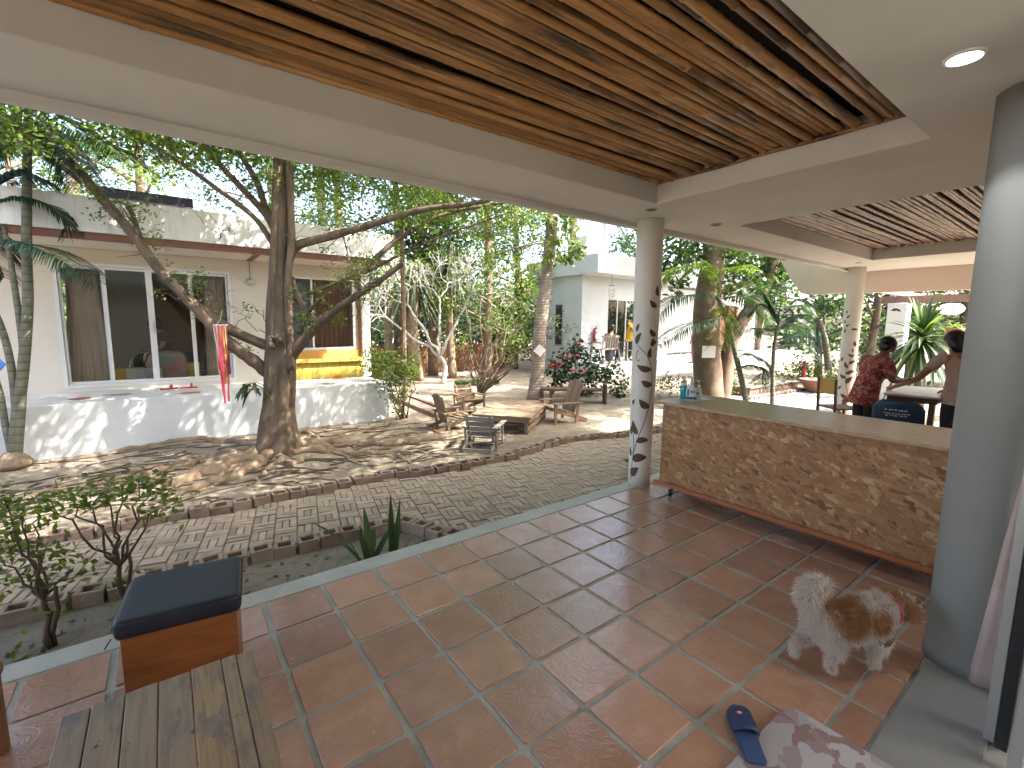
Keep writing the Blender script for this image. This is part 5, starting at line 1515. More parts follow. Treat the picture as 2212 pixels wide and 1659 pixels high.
# knots where limbs were cut
for x, y in ((585, 735), (602, 730), (588, 745)):
    MB().lathe([(0.05, -0.02), (0.062, 0.0), (0.05, 0.03), (0.02, 0.045)], 12, at(x, y, DT - 0.24), rotm(1.2, random.uniform(-0.5, 0.5), 0.6)).build('knot', M['bark_dark'], tree, smooth=True)
tw = MB(); twig_tips = []
for k in range(46):
    x, y = random.choice([(330, 540), (300, 430), (250, 440), (590, 720), (560, 660), (470, 650), (780, 640), (820, 600), (700, 560), (760, 560), (620, 520), (480, 500)])
    a = at(x + random.uniform(-20, 20), y + random.uniform(-15, 15), DT - 0.05 + random.uniform(-0.15, 0.15)); b = a + np.array([random.uniform(-0.35, 0.35), random.uniform(-0.2, 0.2), random.uniform(-0.15, 0.35)])
    tw.tube(wander(a, b, 6, 0.12), np.linspace(0.006, 0.0025, 6), 5)
for L, r0, r1, dz, mt in limbs:
    q = smooth(A(L, DT, dz), 40)
    for k in range(int(3 + 1.6 * len(L))):
        i = random.randint(8, 39); a = q[i]
        b = a + np.array([random.uniform(-0.32, 0.32), random.uniform(-0.25, 0.25), random.uniform(-0.12, 0.34)])
        tw.tube(wander(a, b, 6, 0.10), np.linspace(0.007, 0.0025, 6), 5)
        if random.random() < 0.55: twig_tips.append((b, (0.11, 0.11, 0.07)))
tag(tw.build('twigs', M['bark_dark'], tree, smooth=True), kind='stuff')
# roots
rs_ = MB
def zg(x, y):
    w = min(max((y - 2.1) / 0.6, 0), 1)
    return GZ + float(gh(np.array(x), np.array(y))) * w + 0.10 * math.exp(-(((x + 0.5) ** 2 + (y - 3.5) ** 2) / 0.5)) * w
def root(pts, r0, r1, sink=0.35):
    q = smooth([(x, y, 0) for x, y in pts], max(14, 6 * len(pts)))
    q[:, 0] += 0.03 * np.sin(np.arange(len(q)) * 0.9 + pts[0][0] * 7); q[:, 1] += 0.03 * np.cos(np.arange(len(q)) * 0.7 + pts[0][1] * 5)
    r = np.linspace(r0, r1, len(q)) * (1 + 0.12 * RNG.normal(size=len(q)))
    for i in range(len(q)): q[i, 2] = zg(q[i, 0], q[i, 1]) + r[i] * (1 - 2 * sink) + 0.012 * math.sin(i * 1.1)
    m2 = MB().tube(q, r, 9); m2.build('root', M['bark_root'], tree, smooth=True)
def G(x, y): p = on_z(x, y, GZ); return (p[0], p[1])
root([G(628, 985), G(700, 967), G(800, 962), G(900, 955), G(1000, 940), G(1010, 925)], 0.085, 0.035)
root([G(625, 995), G(690, 985), G(740, 985), G(800, 980), G(860, 985), G(880, 1000)], 0.06, 0.02)
root([G(575, 990), G(510, 1010), G(440, 1030), G(370, 1050), G(330, 1062)], 0.11, 0.05)
root([G(580, 1000), G(560, 1012), G(520, 1030), G(430, 1055), G(360, 1075)], 0.085, 0.03)
root([G(570, 985), G(480, 990), G(400, 1010), G(300, 1040)], 0.07, 0.025)
root([G(600, 1005), G(630, 1012), G(655, 1005)], 0.07, 0.04)
root([G(565, 970), G(500, 960), G(430, 955), G(330, 965), G(200, 985), G(100, 995)], 0.055, 0.02)
root([G(640, 970), G(690, 950), G(660, 935), G(700, 925), G(790, 905)], 0.03, 0.02)
root([G(700, 975), G(760, 995), G(810, 1005), G(850, 998)], 0.03, 0.012)
for k in range(26):
    a = random.uniform(0, 2 * math.pi); L = random.uniform(0.9, 2.4)
    p = [(-0.48 + 0.25 * math.cos(a), 3.52 + 0.25 * math.sin(a))]
    for q in range(5):
        a += random.uniform(-0.5, 0.5); p.append((p[-1][0] + L / 5 * math.cos(a), p[-1][1] + L / 5 * math.sin(a) * 0.8))
    if min(q[1] for q in p) < 2.12 or max(q[1] for q in p) > 5.0: continue
    root(p, random.uniform(0.016, 0.04), 0.008, 0.3)
# leaves: fine sprays on the limbs, and the crown over the roof line
spr = []
for x, y, r, dd in ((110, 330, .18, -.3), (60, 260, .22, -.3), (250, 445, .25, -.2), (300, 440, .20, -.3), (215, 470, .16, -.3), (330, 505, .16, -.2), (180, 330, .2, 0), (400, 330, .3, .1), (470, 330, .3, .3), (520, 390, .25, .3), (560, 420, .25, .3), (450, 420, .25, .3), (590, 400, .22, -.15), (560, 330, .3, .2), (540, 370, .25, .35), (700, 380, .35, .4), (650, 420, .2, .5), (740, 400, .3, .5),
                      (760, 590, .22, -.1), (800, 560, .2, 0), (720, 610, .12, -.1), (870, 540, .2, .1), (950, 470, .3, .2), (1000, 450, .3, .3), (1060, 450, .28, .4), (1040, 510, .3, .4), (1000, 540, .25, .6), (1090, 480, .25, .5), (940, 420, .35, .6), (1080, 540, .28, .7), (1110, 500, .25, .8), (860, 420, .3, .6), (900, 500, .18, .1), (1130, 540, .25, .9), (1000, 600, .2, .9), (820, 420, .3, .7), (280, 380, .15, .2), (960, 430, .4, 1.2), (1030, 440, .4, 1.2), (1090, 450, .4, 1.4), (1120, 470, .35, 1.6), (1000, 490, .35, 1.3), (1060, 570, .3, 1.3), (1110, 580, .28, 1.5), (1150, 510, .3, 1.8), (960, 530, .25, 1.0), (1040, 620, .22, 1.4), (900, 400, .4, 1.2), (1170, 560, .22, 2.0), (440, 370, .3, .6), (360, 380, .28, .5), (500, 430, .2, .4), (230, 300, .3, .3), (320, 300, .35, .5)):
    spr.append((at(x, y, DT + dd), (r, r, r * 0.62)))
foliage('crown_sprays', spr + twig_tips, 2700, 0.050, 0.021, M['leaf_big'], tree, shell=0.1, clump=9, droop=0.05, spread=0.10)
hi = []
for k in range(190):  # unseen crown, spread over the roof to shade the yard
    a = k * 2.399963 + random.uniform(-0.15, 0.15); q = 5.8 * math.sqrt((k + 0.5) / 190)
    x, y = 2.2 + q * math.cos(a) * 1.2, 2.0 + q * math.sin(a) * 0.8
    hi.append(((x, y, 4.1 + random.uniform(0, 2.6) - 0.10 * q), (random.uniform(0.5, 1.0), random.uniform(0.5, 0.9), random.uniform(0.25, 0.45))))
hi = [b for b in hi if not open_sky(b[0])]
foliage('crown', hi, 3500, 0.078, 0.038, M['leaf_big'], tree, shell=0.0, clump=10, droop=0.05, spread=0.22)
m2 = MB()
for c, r in hi[:22]: rough_tube(m2, [trunk_pts[-3], (trunk_pts[-3] + np.asarray(c)) / 2 + (0, 0, 0.2), c], 0.045, 0.012, 6, 10, 0.05)
m2.build('upper_limbs', M['bark'], tree, smooth=True)
ep = []
for k in range(16):
    o = at(540 + random.uniform(-12, 12), 835 + random.uniform(-15, 15), DT - 0.3)
    ep += strap(o, random.uniform(0, 6.28), random.uniform(-0.2, 0.8), random.uniform(0.14, 0.24), 1.1, 0.022, 6)
quads('clinging_leaves', ep, M['leaf_dark'], tree, RNG.uniform(0.1, 0.8, len(ep)))

# ribbons hung on the limb
rb = thing('ribbon_streamer', at(476, 700, DT - 0.35), 'streamer of pink red and yellow ribbons hung from a tree limb', 'streamer')
cols = [(0.62, 0.05, 0.12), (0.70, 0.58, 0.10), (0.62, 0.15, 0.20), (0.66, 0.30, 0.12), (0.70, 0.62, 0.30), (0.60, 0.03, 0.20), (0.55, 0.55, 0.52)]
rmats = [plain('ribbon_colour', c, 0.5, 0.05) for c in cols]
for c in rmats: c.node_tree.nodes['Principled BSDF'].inputs['Specular IOR Level'].default_value = 0.3
o0 = at(476, 702, DT - 0.35)
MB().tube([at(480, 672, DT - 0.33), at(476, 690, DT - 0.34), o0 + (-0.04, 0, 0.0)], 0.004, 5).build('cord', M['bark_pale'], rb)
MB().tube([o0 + (0.07 * math.cos(q), 0.07 * math.sin(q), 0) for q in np.linspace(0, 6.28, 16)], 0.006, 6, False).build('ring', M['white_plastic'], rb)
for k in range(30):
    a = k * 2.399
    L = random.uniform(0.45, 0.75) + (0.2 if k % 7 == 0 else 0)
    c_ = o0 + np.array([0.068 * math.cos(a), 0.068 * math.sin(a), 0])
    P_ = []
    for q in range(9):
        u = q / 8
        p = c_ * 1.0 + np.array([-0.030 * math.cos(a) * u + 0.006 * math.sin(u * 6 + k), -0.030 * math.sin(a) * u, -L * u])
        t_ = np.array([-math.sin(a + u), math.cos(a + u), 0]) * 0.011
        P_.append([p - t_, p + t_])
    MB().grid(P_).build('ribbon', rmats[k % 7], rb, fixn=False)

# ------------------------------------------------------------------ areca palm clump at the left edge
ar = thing('areca_palm', at(30, 990, 5.4), 'clump of ringed green palm stems at the left platform corner', 'palm')
for L, r0, r1 in (([(32, 1000), (35, 920), (50, 800), (60, 660), (58, 560), (58, 400), (62, 230), (66, 120)], 0.095, 0.06), ([(38, 990), (48, 860), (50, 770), (42, 690), (30, 610), (20, 545), (5, 480)], 0.07, 0.04), ([(35, 990), (34, 880), (22, 780), (0, 700), (-40, 620)], 0.07, 0.05), ([(28, 990), (12, 920), (0, 850), (-25, 770)], 0.06, 0.045)):
    m2 = MB().tube(smooth(A(L, 5.4), 36), np.linspace(r0 * 0.62, r1 * 0.62, 36), 12); m2.build('stem', M['arecatrunk'], ar, smooth=True)
MB().lathe([(0.14, 0), (0.17, 0.05), (0.13, 0.12), (0.07, 0.18)], 16, at(30, 1000, 5.4) + (0, 0, -0.05)).build('root_ball', M['bark_root'], ar, smooth=True)
for L, ll, to in (([(62, 225), (120, 245), (180, 285), (245, 318), (282, 345)], 0.42, 0.2), ([(62, 235), (130, 220), (210, 240), (290, 290), (320, 330)], 0.40, 0.35), ([(62, 240), (110, 280), (150, 340), (165, 400)], 0.36, 0.2), ([(60, 235), (20, 260), (-20, 320)], 0.4, 0.3), ([(-20, 450), (40, 432), (100, 440), (138, 470), (150, 505)], 0.26, 0.25), ([(-10, 515), (73, 529), (130, 548), (190, 585), (215, 615)], 0.30, 0.25), ([(-20, 410), (40, 380), (100, 390)], 0.33, 0.2), ([(0, 490), (-10, 540), (10, 600)], 0.25, 0.3), ([(62, 230), (40, 170), (100, 130), (200, 150)], 0.45, 0.3), ([(62, 230), (0, 180), (-80, 200)], 0.45, 0.3)):
    frond('frond', A(L, 5.35, random.uniform(-0.3, 0.3)), ar, M['frond_dark'], ll * 1.45, 60, to, 0.9, 0.024)
sg = thing('hanging_sign', at(2, 787, 5.1), 'blue diamond sign hanging at the left edge by the palm stems', 'sign', 'diamond and square plant signs')
c_ = at(-6, 787, 5.1)
MB().box(c_, (0.13, 0.012, 0.13), rotm(0, math.pi / 4, -YAW)).build('board', plain('blue_sign', (0.02, 0.16, 0.52), 0.5), sg)
MB().tube([c_ + (0, 0, 0.09), c_ + (0, 0, 0.4)], 0.003, 4).build('cord', M['black'], sg)

# ------------------------------------------------------------------ palm in the middle with the white sign
DP = 10.5
pm_ = thing('coconut_palm', at(1158, 865, DP), 'ringed brown palm trunk with white diamond sign in mid yard', 'palm')
L = [(1156, 868), (1158, 840), (1162, 790), (1166, 720), (1174, 650), (1184, 570), (1192, 490), (1197, 440), (1203, 330), (1208, 240)]
MB().tube(smooth(A(L, DP), 40), np.interp(np.linspace(0, 1, 40), [0, 0.06, 0.3, 1], [0.21, 0.165, 0.145, 0.12]), 16).build('trunk', M['palmtrunk'], pm_, smooth=True)
ctop = at(1208, 240, DP)
for k in range(15):
    frond('frond', arch(ctop, k * 2.4 + 0.3, random.uniform(0.0, 0.9), random.uniform(2.3, 3.0), random.uniform(0.45, 0.9)), pm_, M['frond_light'], 0.62, 36, 0.4, 0.8, 0.05, 0.02)
vl = [(at(x, y, DP - 0.25), 0.22) for x, y in ((1195, 480), (1205, 520), (1185, 545), (1215, 470), (1230, 480), (1240, 530), (1225, 560), (1250, 545))]
foliage('climbing_leaves', vl, 900, 0.13, 0.085, M['leaf_light'], pm_, shell=0.2, clump=4, droop=0.5, spread=0.14)
sg = thing('plant_sign', at(1166, 757, DP - 0.3), 'white diamond paper sign on the ringed palm trunk', 'sign', 'diamond and square plant signs')
MB().box(at(1166, 757, DP - 0.22), (0.20, 0.012, 0.20), rotm(0, R(40), -YAW)).build('board', M['white_paper'], sg)

# ------------------------------------------------------------------ frangipani, bare and pale
DFr = 13.2
fp = thing('frangipani_tree', at(955, 830, DFr), 'bare pale branched frangipani tree in the yard', 'tree')
m2 = MB()
tips = []
def fork(p, d, L, r, n):
    q = p + d * L
    m2.tube(wander(p, q, 5, 0.05), np.linspace(r, r * 0.82, 5), 7)
    if n == 0:
        tips.append((q, d)); return
    k = 3 if (n < 4 and random.random() < 0.45) else 2
    a0_ = random.uniform(0, 6.28)
    for j in range(k):
        a = a0_ + j * 2 * math.pi / k
        e1_, e2_ = frame(d)[1:]
        nd = d * 0.74 + (e1_ * math.cos(a) + e2_ * math.sin(a)) * random.uniform(0.5, 0.8) + np.array([0, 0, 0.06])
        nd /= np.linalg.norm(nd)
        fork(q, nd, L * random.uniform(0.74, 0.90), max(r * 0.78, 0.010), n - 1)
rt = _r / np.linalg.norm(_r)
b0 = at(957, 830, DFr); b1 = at(962, 790, DFr); b2 = at(940, 752, DFr)
m2.tube(smooth([b0, b1, at(950, 770, DFr)], 8), np.linspace(0.075, 0.055, 8), 9)
upv = np.array([0, 0, 1.0])
for (L_, tgt) in ((0.0, (900, 690)), (0, (990, 690)), (0, (950, 680)), (0, (880, 720))):
    e = at(tgt[0], tgt[1], DFr + random.uniform(-0.5, 0.5)); s_ = at(950, 770, DFr)
    m2.tube(wander(s_, e, 6, 0.05), np.linspace(0.046, 0.032, 6), 8)
    d = (e - s_) / np.linalg.norm(e - s_)
    fork(e, d, 0.46, 0.030, 6)
m2.build('branches', M['bark_pale'], fp, smooth=True)
tq = np.concatenate([leaf_quads(np.repeat(np.array([t_[0]]), 2, 0), 0.13, 0.035, dirs=np.repeat(np.array([t_[1]]), 2, 0) + RNG.normal(size=(2, 3)) * 0.4) for t_ in tips])
quads('young_leaves', tq, M['leaf_light'], fp, RNG.uniform(0.3, 1, len(tq)))

# ------------------------------------------------------------------ shrubs
def stems(parent, base, tips_, r, mat='bark_dark'):
    m3 = MB()
    for t_ in tips_: m3.tube(wander(base + RNG.normal(size=3) * (0.05, 0.05, 0), t_, 7, 0.06), np.linspace(r, r * 0.3, 7), 6)
    return m3.build('stems', M[mat], parent, smooth=True)
_b = np.array([*on_z(872, 905, GZ)[:2], GZ])
sh = thing('leafy_shrub', _b, 'yellow green leafy shrub at the corner of the white platform', 'shrub')
dsh = 8.1
bl = [(at(x, y, dsh + q), r) for x, y, r, q in ((820, 770, .26, 0.3), (850, 785, .30, 0), (885, 780, .26, 0), (815, 800, .28, 0.4), (860, 815, .30, -.1), (895, 800, .2, 0.1), (840, 830, .22, 0), (800, 780, .22, .6), (870, 850, .14, -.1), (850, 870, .14, 0), (868, 890, .10, 0))]
foliage('crown', bl, 2500, 0.075, 0.034, M['leaf_light'], sh, shell=0.2, clump=7, spread=0.10)
stems(sh, _b, [b[0] for b in bl], 0.014)
_b = np.array([*on_z(1040, 848, GZ)[:2], GZ])
do_ = 11.6
ol = thing('oleander_bush', _b, 'tall thin stemmed oleander with sparse narrow leaves and few red flowers', 'shrub')
bl = [(at(x, y, do_ + random.uniform(-0.6, 0.6)), r) for x, y, r in ((1005, 660, .35), (1040, 640, .4), (1075, 620, .4), (1110, 650, .35), (1080, 690, .4), (1140, 660, .3), (1040, 700, .35), (1010, 730, .3), (1120, 710, .3), (1060, 760, .3), (1150, 730, .25), (1190, 690, .3), (1215, 710, .25), (1020, 780, .2), (1100, 770, .25), (1160, 640, .22))]
foliage('crown', bl, 560, 0.15, 0.026, M['leaf_grey'], ol, shell=0.1, clump=8, droop=0.0, spread=0.16)
stems(ol, _b, [b[0] for b in bl] + [at(1000, 770, do_), at(1090, 740, do_), at(1140, 760, do_)], 0.024, 'bark_grey')
def flower_head(name, parent, pts, size, mat):
    for p in pts:
        Q = []
        a0_ = random.uniform(0, 6)
        for k in range(6):
            a = a0_ + k * 1.05
            d = np.array([math.cos(a), math.sin(a), random.uniform(-0.2, 0.6)]); s = np.array([-math.sin(a), math.cos(a), 0.2])
            Q.append([p, p + (d * 0.6 + s * 0.45) * size, p + d * size, p + (d * 0.6 - s * 0.45) * size])
        quads(name, Q, mat, parent)
flower_head('flower', ol, [at(x, y, do_ - 0.3) for x, y in ((1098, 624), (1120, 601), (1140, 632), (1218, 674), (1167, 600))], 0.075, M['red'])
M['hib_red'] = plain('hibiscus_red', (0.52, 0.03, 0.045), 0.6, 0.15)
_b = np.array([*on_z(1255, 855, GZ)[:2], GZ])
dh = 10.9
hb = thing('hibiscus_bush', _b, 'glossy hibiscus bush with scattered red flowers before the white porch', 'shrub')
bl = [(at(x, y, dh + q), r) for x, y, r, q in ((1195, 790, .26, .2), (1220, 775, .3, 0), (1250, 760, .28, .2), (1280, 790, .3, .3), (1230, 810, .3, 0), (1265, 825, .28, .1), (1300, 820, .3, .3), (1200, 825, .22, .2), (1240, 740, .2, .3), (1320, 800, .28, .6), (1290, 770, .2, .5), (1340, 830, .25, .6), (1330, 850, .2, .3))]
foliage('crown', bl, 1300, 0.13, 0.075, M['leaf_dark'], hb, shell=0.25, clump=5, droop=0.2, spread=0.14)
stems(hb, _b, [b[0] for b in bl], 0.016)
flower_head('flower', hb, [at(x, y, dh - 0.35) for x, y in ((1190, 788), (1205, 792), (1212, 785), (1224, 770), (1245, 768), (1259, 803), (1195, 795), (1207, 778), (1252, 740), (1237, 800))], 0.095, M['hib_red'])
_b = np.array([*on_z(1440, 850, GZ)[:2], GZ])
lw = thing('low_hedge', _b, 'low straggly weeds along the foot of the white porch', 'shrub')
bl = [(at(x, 838 + random.uniform(-18, 8), 10.6 + (x - 1440) * 0.006), random.uniform(0.14, 0.26)) for x in range(1425, 1700, 11)]
foliage('foliage', bl, 1200, 0.08, 0.035, M['leaf_grey'], lw, shell=0.0, clump=6, spread=0.12)

# two thin shrubs in the bed beside the terrace
for (bx, by, tipsd, lab) in ((-1.93, 0.62, [(265, 1050), (300, 1040), (330, 1065), (230, 1075), (180, 1080), (150, 1070), (110, 1085), (340, 1100)], 'thin stemmed leafy shrub just behind the navy stool'), (-2.22, 0.42, [(10, 1080), (50, 1100), (20, 1150), (70, 1130), (100, 1180), (0, 1200), (60, 1240), (150, 1230)], 'thin stemmed leafy shrub nearest the left edge of the bed')):
    s_ = thing('young_shrub', (bx, by, -0.125), lab, 'shrub', 'young shrubs in the terrace bed')
    b_ = np.array([bx, by, -0.125])
    dep = float((b_ - CAM) @ _f)
    tp_ = [at(x, y, dep + random.uniform(-0.15, 0.15)) for x, y in tipsd]
    mid = b_ + np.array([0, 0, 0.28])
    m3 = MB()
    m3.tube(wander(b_, mid, 6, 0.05), np.linspace(0.016, 0.012, 6), 7)
    m3.tube(wander(b_ + (0.02, 0.01, 0), mid + (0.05, 0, 0.05), 6, 0.05), np.linspace(0.013, 0.009, 6), 7)
    for t_ in tp_: m3.tube(wander(mid, t_, 7, 0.07), np.linspace(0.009, 0.003, 7), 6)
    m3.build('stems', M['bark_dark'], s_, smooth=True)
    P_ = np.concatenate([t_ + RNG.normal(size=(60, 3)) * (0.08, 0.08, 0.04) for t_ in tp_] + [b_ + (0, 0, 0.15) + RNG.normal(size=(30, 3)) * (0.10, 0.08, 0.08)])
    quads('leaves', leaf_quads(P_, 0.048, 0.028, up=0.8), M['leaf_light'], s_, RNG.uniform(0.15, 1, len(P_)))
# strap leaved lily at the terrace edge
ly_ = thing('lily_plant', (-0.45, 0.27, -0.125), 'strap leaved green lily growing at the terrace edge', 'plant')
for bx, by, az, el, L, dr, w_ in ((-0.60, 0.27, 2.55, 0.95, 0.46, 0.35, 0.020), (-0.58, 0.24, 2.1, 1.35, 0.36, 0.55, 0.026), (-0.56, 0.28, 0.9, 1.30, 0.40, 0.75, 0.026), (-0.55, 0.26, 0.25, 1.05, 0.42, 0.55, 0.024), (-0.61, 0.25, 2.9, 1.2, 0.26, 0.2, 0.022), (-0.55, 0.25, 1.6, 1.25, 0.34, 0.15, 0.024), (-0.40, 0.27, 1.2, 1.45, 0.36, 0.05, 0.018), (-0.38, 0.26, 0.6, 1.4, 0.34, 0.08, 0.018), (-0.34, 0.25, 5.6, 1.2, 0.14, 0.3, 0.02), (-0.41, 0.25, 3.6, 1.0, 0.12, 0.4, 0.025)):
    q = strap((bx, by, -0.125), az, el, L * 1.4, dr * 0.8, w_ * 1.25, 12, 0.35)
    quads('strap_leaf', q, M['leaf_mid'], ly_, np.full(len(q), random.uniform(0.1, 0.55)), smooth=True)
o_ = thing('leafy_plant', (2.62, 0.40, -0.11), 'small broad leaved plant between the painted column and counter', 'plant')
q = []
for k in range(9): q += strap((2.60 + random.uniform(-.04, .04), 0.42 + random.uniform(-.04, .04), -0.11), random.uniform(0, 6.28), random.uniform(0.9, 1.4), random.uniform(0.28, 0.5), 0.45, 0.045, 8)
quads('leaves', q, M['leaf_mid'], o_, RNG.uniform(0.1, 0.9, len(q)), smooth=True)

# ------------------------------------------------------------------ right hand tree, palms, rosette
D2 = 10.9
t2 = thing('old_tree', at(1530, 862, D2), 'thick brown trunk with white square sign behind the counter end', 'tree')
for L, r0, r1 in (([(1533, 868), (1530, 820), (1525, 740), (1527, 650), (1537, 590), (1545, 530), (1550, 440), (1545, 330)], 0.33, 0.22), ([(1560, 868), (1566, 810), (1578, 745), (1605, 690), (1640, 640), (1665, 590), (1680, 520)], 0.19, 0.11), ([(1530, 640), (1570, 625), (1620, 610), (1665, 595)], 0.09, 0.06)):
    m3 = MB(); rough_tube(m3, A(L, D2), r0, r1, 14, 30, 0.03); m3.build('trunk', M['bark_grey'], t2, smooth=True)
bl = [(at(x, y, D2 + random.uniform(-1.0, 1.2)), r) for x, y, r in ((1440, 560, .5), (1470, 530, .5), (1500, 550, .4), (1590, 540, .4), (1620, 560, .5), (1650, 580, .5), (1670, 600, .45), (1690, 570, .45), (1640, 620, .4), (1600, 590, .4), (1450, 590, .3), (1700, 610, .3), (1570, 520, .4), (1560, 480, .6), (1480, 480, .6), (1640, 520, .6), (1460, 620, .3), (1680, 540, .4), (1590, 620, .3))]
foliage('crown', bl, 620, 0.16, 0.085, M['leaf_mid'], t2, shell=0.15, clump=5, droop=0.35, spread=0.22)
bl = [((at(1540, 330, D2) + RNG.normal(size=3) * (2.2, 2.0, 0.9)), random.uniform(0.6, 1.1)) for k in range(22)]
bl += [(np.array([random.uniform(9.2, 24.0), random.uniform(2.6, 7.4), random.uniform(5.6, 7.6)]), random.uniform(0.8, 1.2)) for k in range(120)]  # unseen leaf masses added to shade the right house
bl = [b for b in bl if not open_sky(b[0])]
foliage('crown_and_shade_canopy', bl, 330, 0.17, 0.09, M['leaf_mid'], t2, shell=0.1, clump=6, droop=0.3, spread=0.25)
sg = thing('plant_sign', at(1530, 760, D2 - 0.4), 'white square paper sign on the thick brown trunk', 'sign', 'diamond and square plant signs')
MB().box(at(1531, 760, D2 - 0.34), (0.30, 0.012, 0.27), rotm(0, 0, -YAW)).build('board', M['white_paper'], sg)

DA = 9.9
pa = thing('areca_palm', at(1612, 868, DA), 'slender leaning palm with bright arching fronds beside the thick trunk', 'palm')
MB().tube(smooth(A([(1612, 870), (1604, 830), (1590, 770), (1575, 710), (1560, 665), (1550, 640)], DA), 30), np.linspace(0.06, 0.045, 30), 10).build('stem', M['arecatrunk'], pa, smooth=True)
for L, ll, to, mt, dz in (([(1552, 640), (1530, 600), (1490, 575), (1440, 590), (1415, 615)], 0.50, 0.75, 'frond_light', -0.4), ([(1552, 640), (1545, 590), (1520, 570), (1490, 585), (1470, 610)], 0.45, 0.8, 'frond_light', 0.3), ([(1552, 640), (1570, 590), (1600, 575), (1630, 585)], 0.42, 0.7, 'frond_light', 0.3), ([(1556, 650), (1520, 640), (1470, 640), (1425, 665), (1405, 690)], 0.55, 0.2, 'frond_dark', -0.6), ([(1560, 680), (1530, 690), (1480, 705), (1430, 735), (1410, 745)], 0.42, 0.3, 'frond_dark', -0.7), ([(1553, 645), (1560, 680), (1550, 720), (1545, 745)], 0.40, 0.9, 'frond_light', -0.3), ([(1553, 640), (1555, 580), (1560, 540), (1550, 500)], 0.40, 0.7, 'frond_light', 0.2), ([(1556, 645), (1600, 640), (1640, 660), (1665, 700)], 0.48, 0.35, 'frond_dark', 0.3), ([(1556, 650), (1590, 680), (1610, 720)], 0.4, 0.4, 'frond_dark', 0.5), ([(1590, 775), (1615, 765), (1650, 780), (1670, 805)], 0.32, 0.3, 'frond_dark', -0.3), ([(1585, 800), (1620, 790), (1650, 800), (1640, 830)], 0.3, 0.3, 'frond_dark', -0.3)):
    frond('frond', A(L, DA, dz), pa, M[mt], ll * 1.4, 52, to, 0.8, 0.030)
pbm = thing('areca_palm', at(1668, 875, 9.2), 'small palm with straight thin stem just right of the leaning palm', 'palm')
MB().tube(smooth(A([(1668, 880), (1669, 820), (1671, 760), (1676, 725), (1684, 690)], 9.2), 20), np.linspace(0.045, 0.03, 20), 8).build('stem', M['arecatrunk'], pbm, smooth=True)
for L in ([(1684, 700), (1660, 670), (1640, 660), (1615, 680)], [(1682, 700), (1700, 670), (1730, 660), (1755, 680)], [(1680, 700), (1690, 640), (1710, 610)], [(1680, 705), (1665, 650), (1668, 610)], [(1678, 720), (1640, 710), (1620, 730)], [(1680, 715), (1715, 700), (1745, 720)], [(1672, 760), (1700, 740), (1730, 745)], [(1680, 700), (1650, 640), (1630, 620)]):
    frond('frond', A(L, 9.2, random.uniform(-0.3, 0.3)), pbm, M['frond_dark'], 0.38, 46, 0.4, 0.7, 0.032)
pcm = thing('areca_palm', at(1790, 810, 13), 'dark drooping palm behind the far column against bright sky', 'palm')
MB().tube(smooth(A([(1790, 800), (1783, 740), (1770, 690)], 13), 12), np.linspace(0.10, 0.07, 12), 8).build('stem', M['arecatrunk'], pcm, smooth=True)
for L in ([(1770, 700), (1740, 715), (1700, 730), (1670, 750)], [(1770, 695), (1730, 680), (1690, 700)], [(1772, 690), (1760, 640), (1740, 620)], [(1772, 700), (1750, 740), (1745, 790)], [(1772, 690), (1800, 650), (1830, 650)], [(1770, 695), (1740, 650), (1715, 650)]):
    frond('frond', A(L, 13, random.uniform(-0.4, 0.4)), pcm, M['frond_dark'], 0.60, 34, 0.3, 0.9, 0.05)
DR = 9.0
ros = thing('dracaena', at(1990, 900, DR), 'large rosette plant of long glossy strap leaves beyond the work table', 'plant')
c_ = at(1992, 735, DR)
MB().tube(smooth([at(1985, 900, DR), at(1990, 820, DR), c_], 12), 0.07, 10).build('stem', M['bark_grey'], ros, smooth=True)
for k in range(90):
    el = random.uniform(-0.5, 1.35); az = k * 2.399
    L_ = random.uniform(0.75, 1.15)
    q = strap(c_ + (0, 0, 0.10 * math.sin(el)), az, el, L_, random.uniform(0.25, 0.75) * (1.1 - 0.5 * max(el, 0)), random.uniform(0.030, 0.048), 9, 0.3)
    quads('leaf', q, M['leaf_dark'] if k % 4 else M['leaf_mid'], ros, np.full(len(q), random.uniform(0.1, 0.9)), smooth=True)
for k in range(26):
    q = strap(c_ - (0, 0, 0.12), k * 2.399, random.uniform(-0.9, 0.1), random.uniform(0.7, 1.05), random.uniform(0.75, 1.1), random.uniform(0.03, 0.045), 9, 0.3)
    quads('leaf', q, M['leaf_dark'], ros, np.full(len(q), random.uniform(0.2, 0.9)), smooth=True)
q = []
for k in range(26): q += strap(_p + (0, 0, 0.05), random.uniform(0, 6.28), random.uniform(0.3, 1.2), random.uniform(0.25, 0.5), 0.7, 0.014, 7)
quads('leaves', q, M['leaf_light'], hp, RNG.uniform(0.3, 1, len(q)))

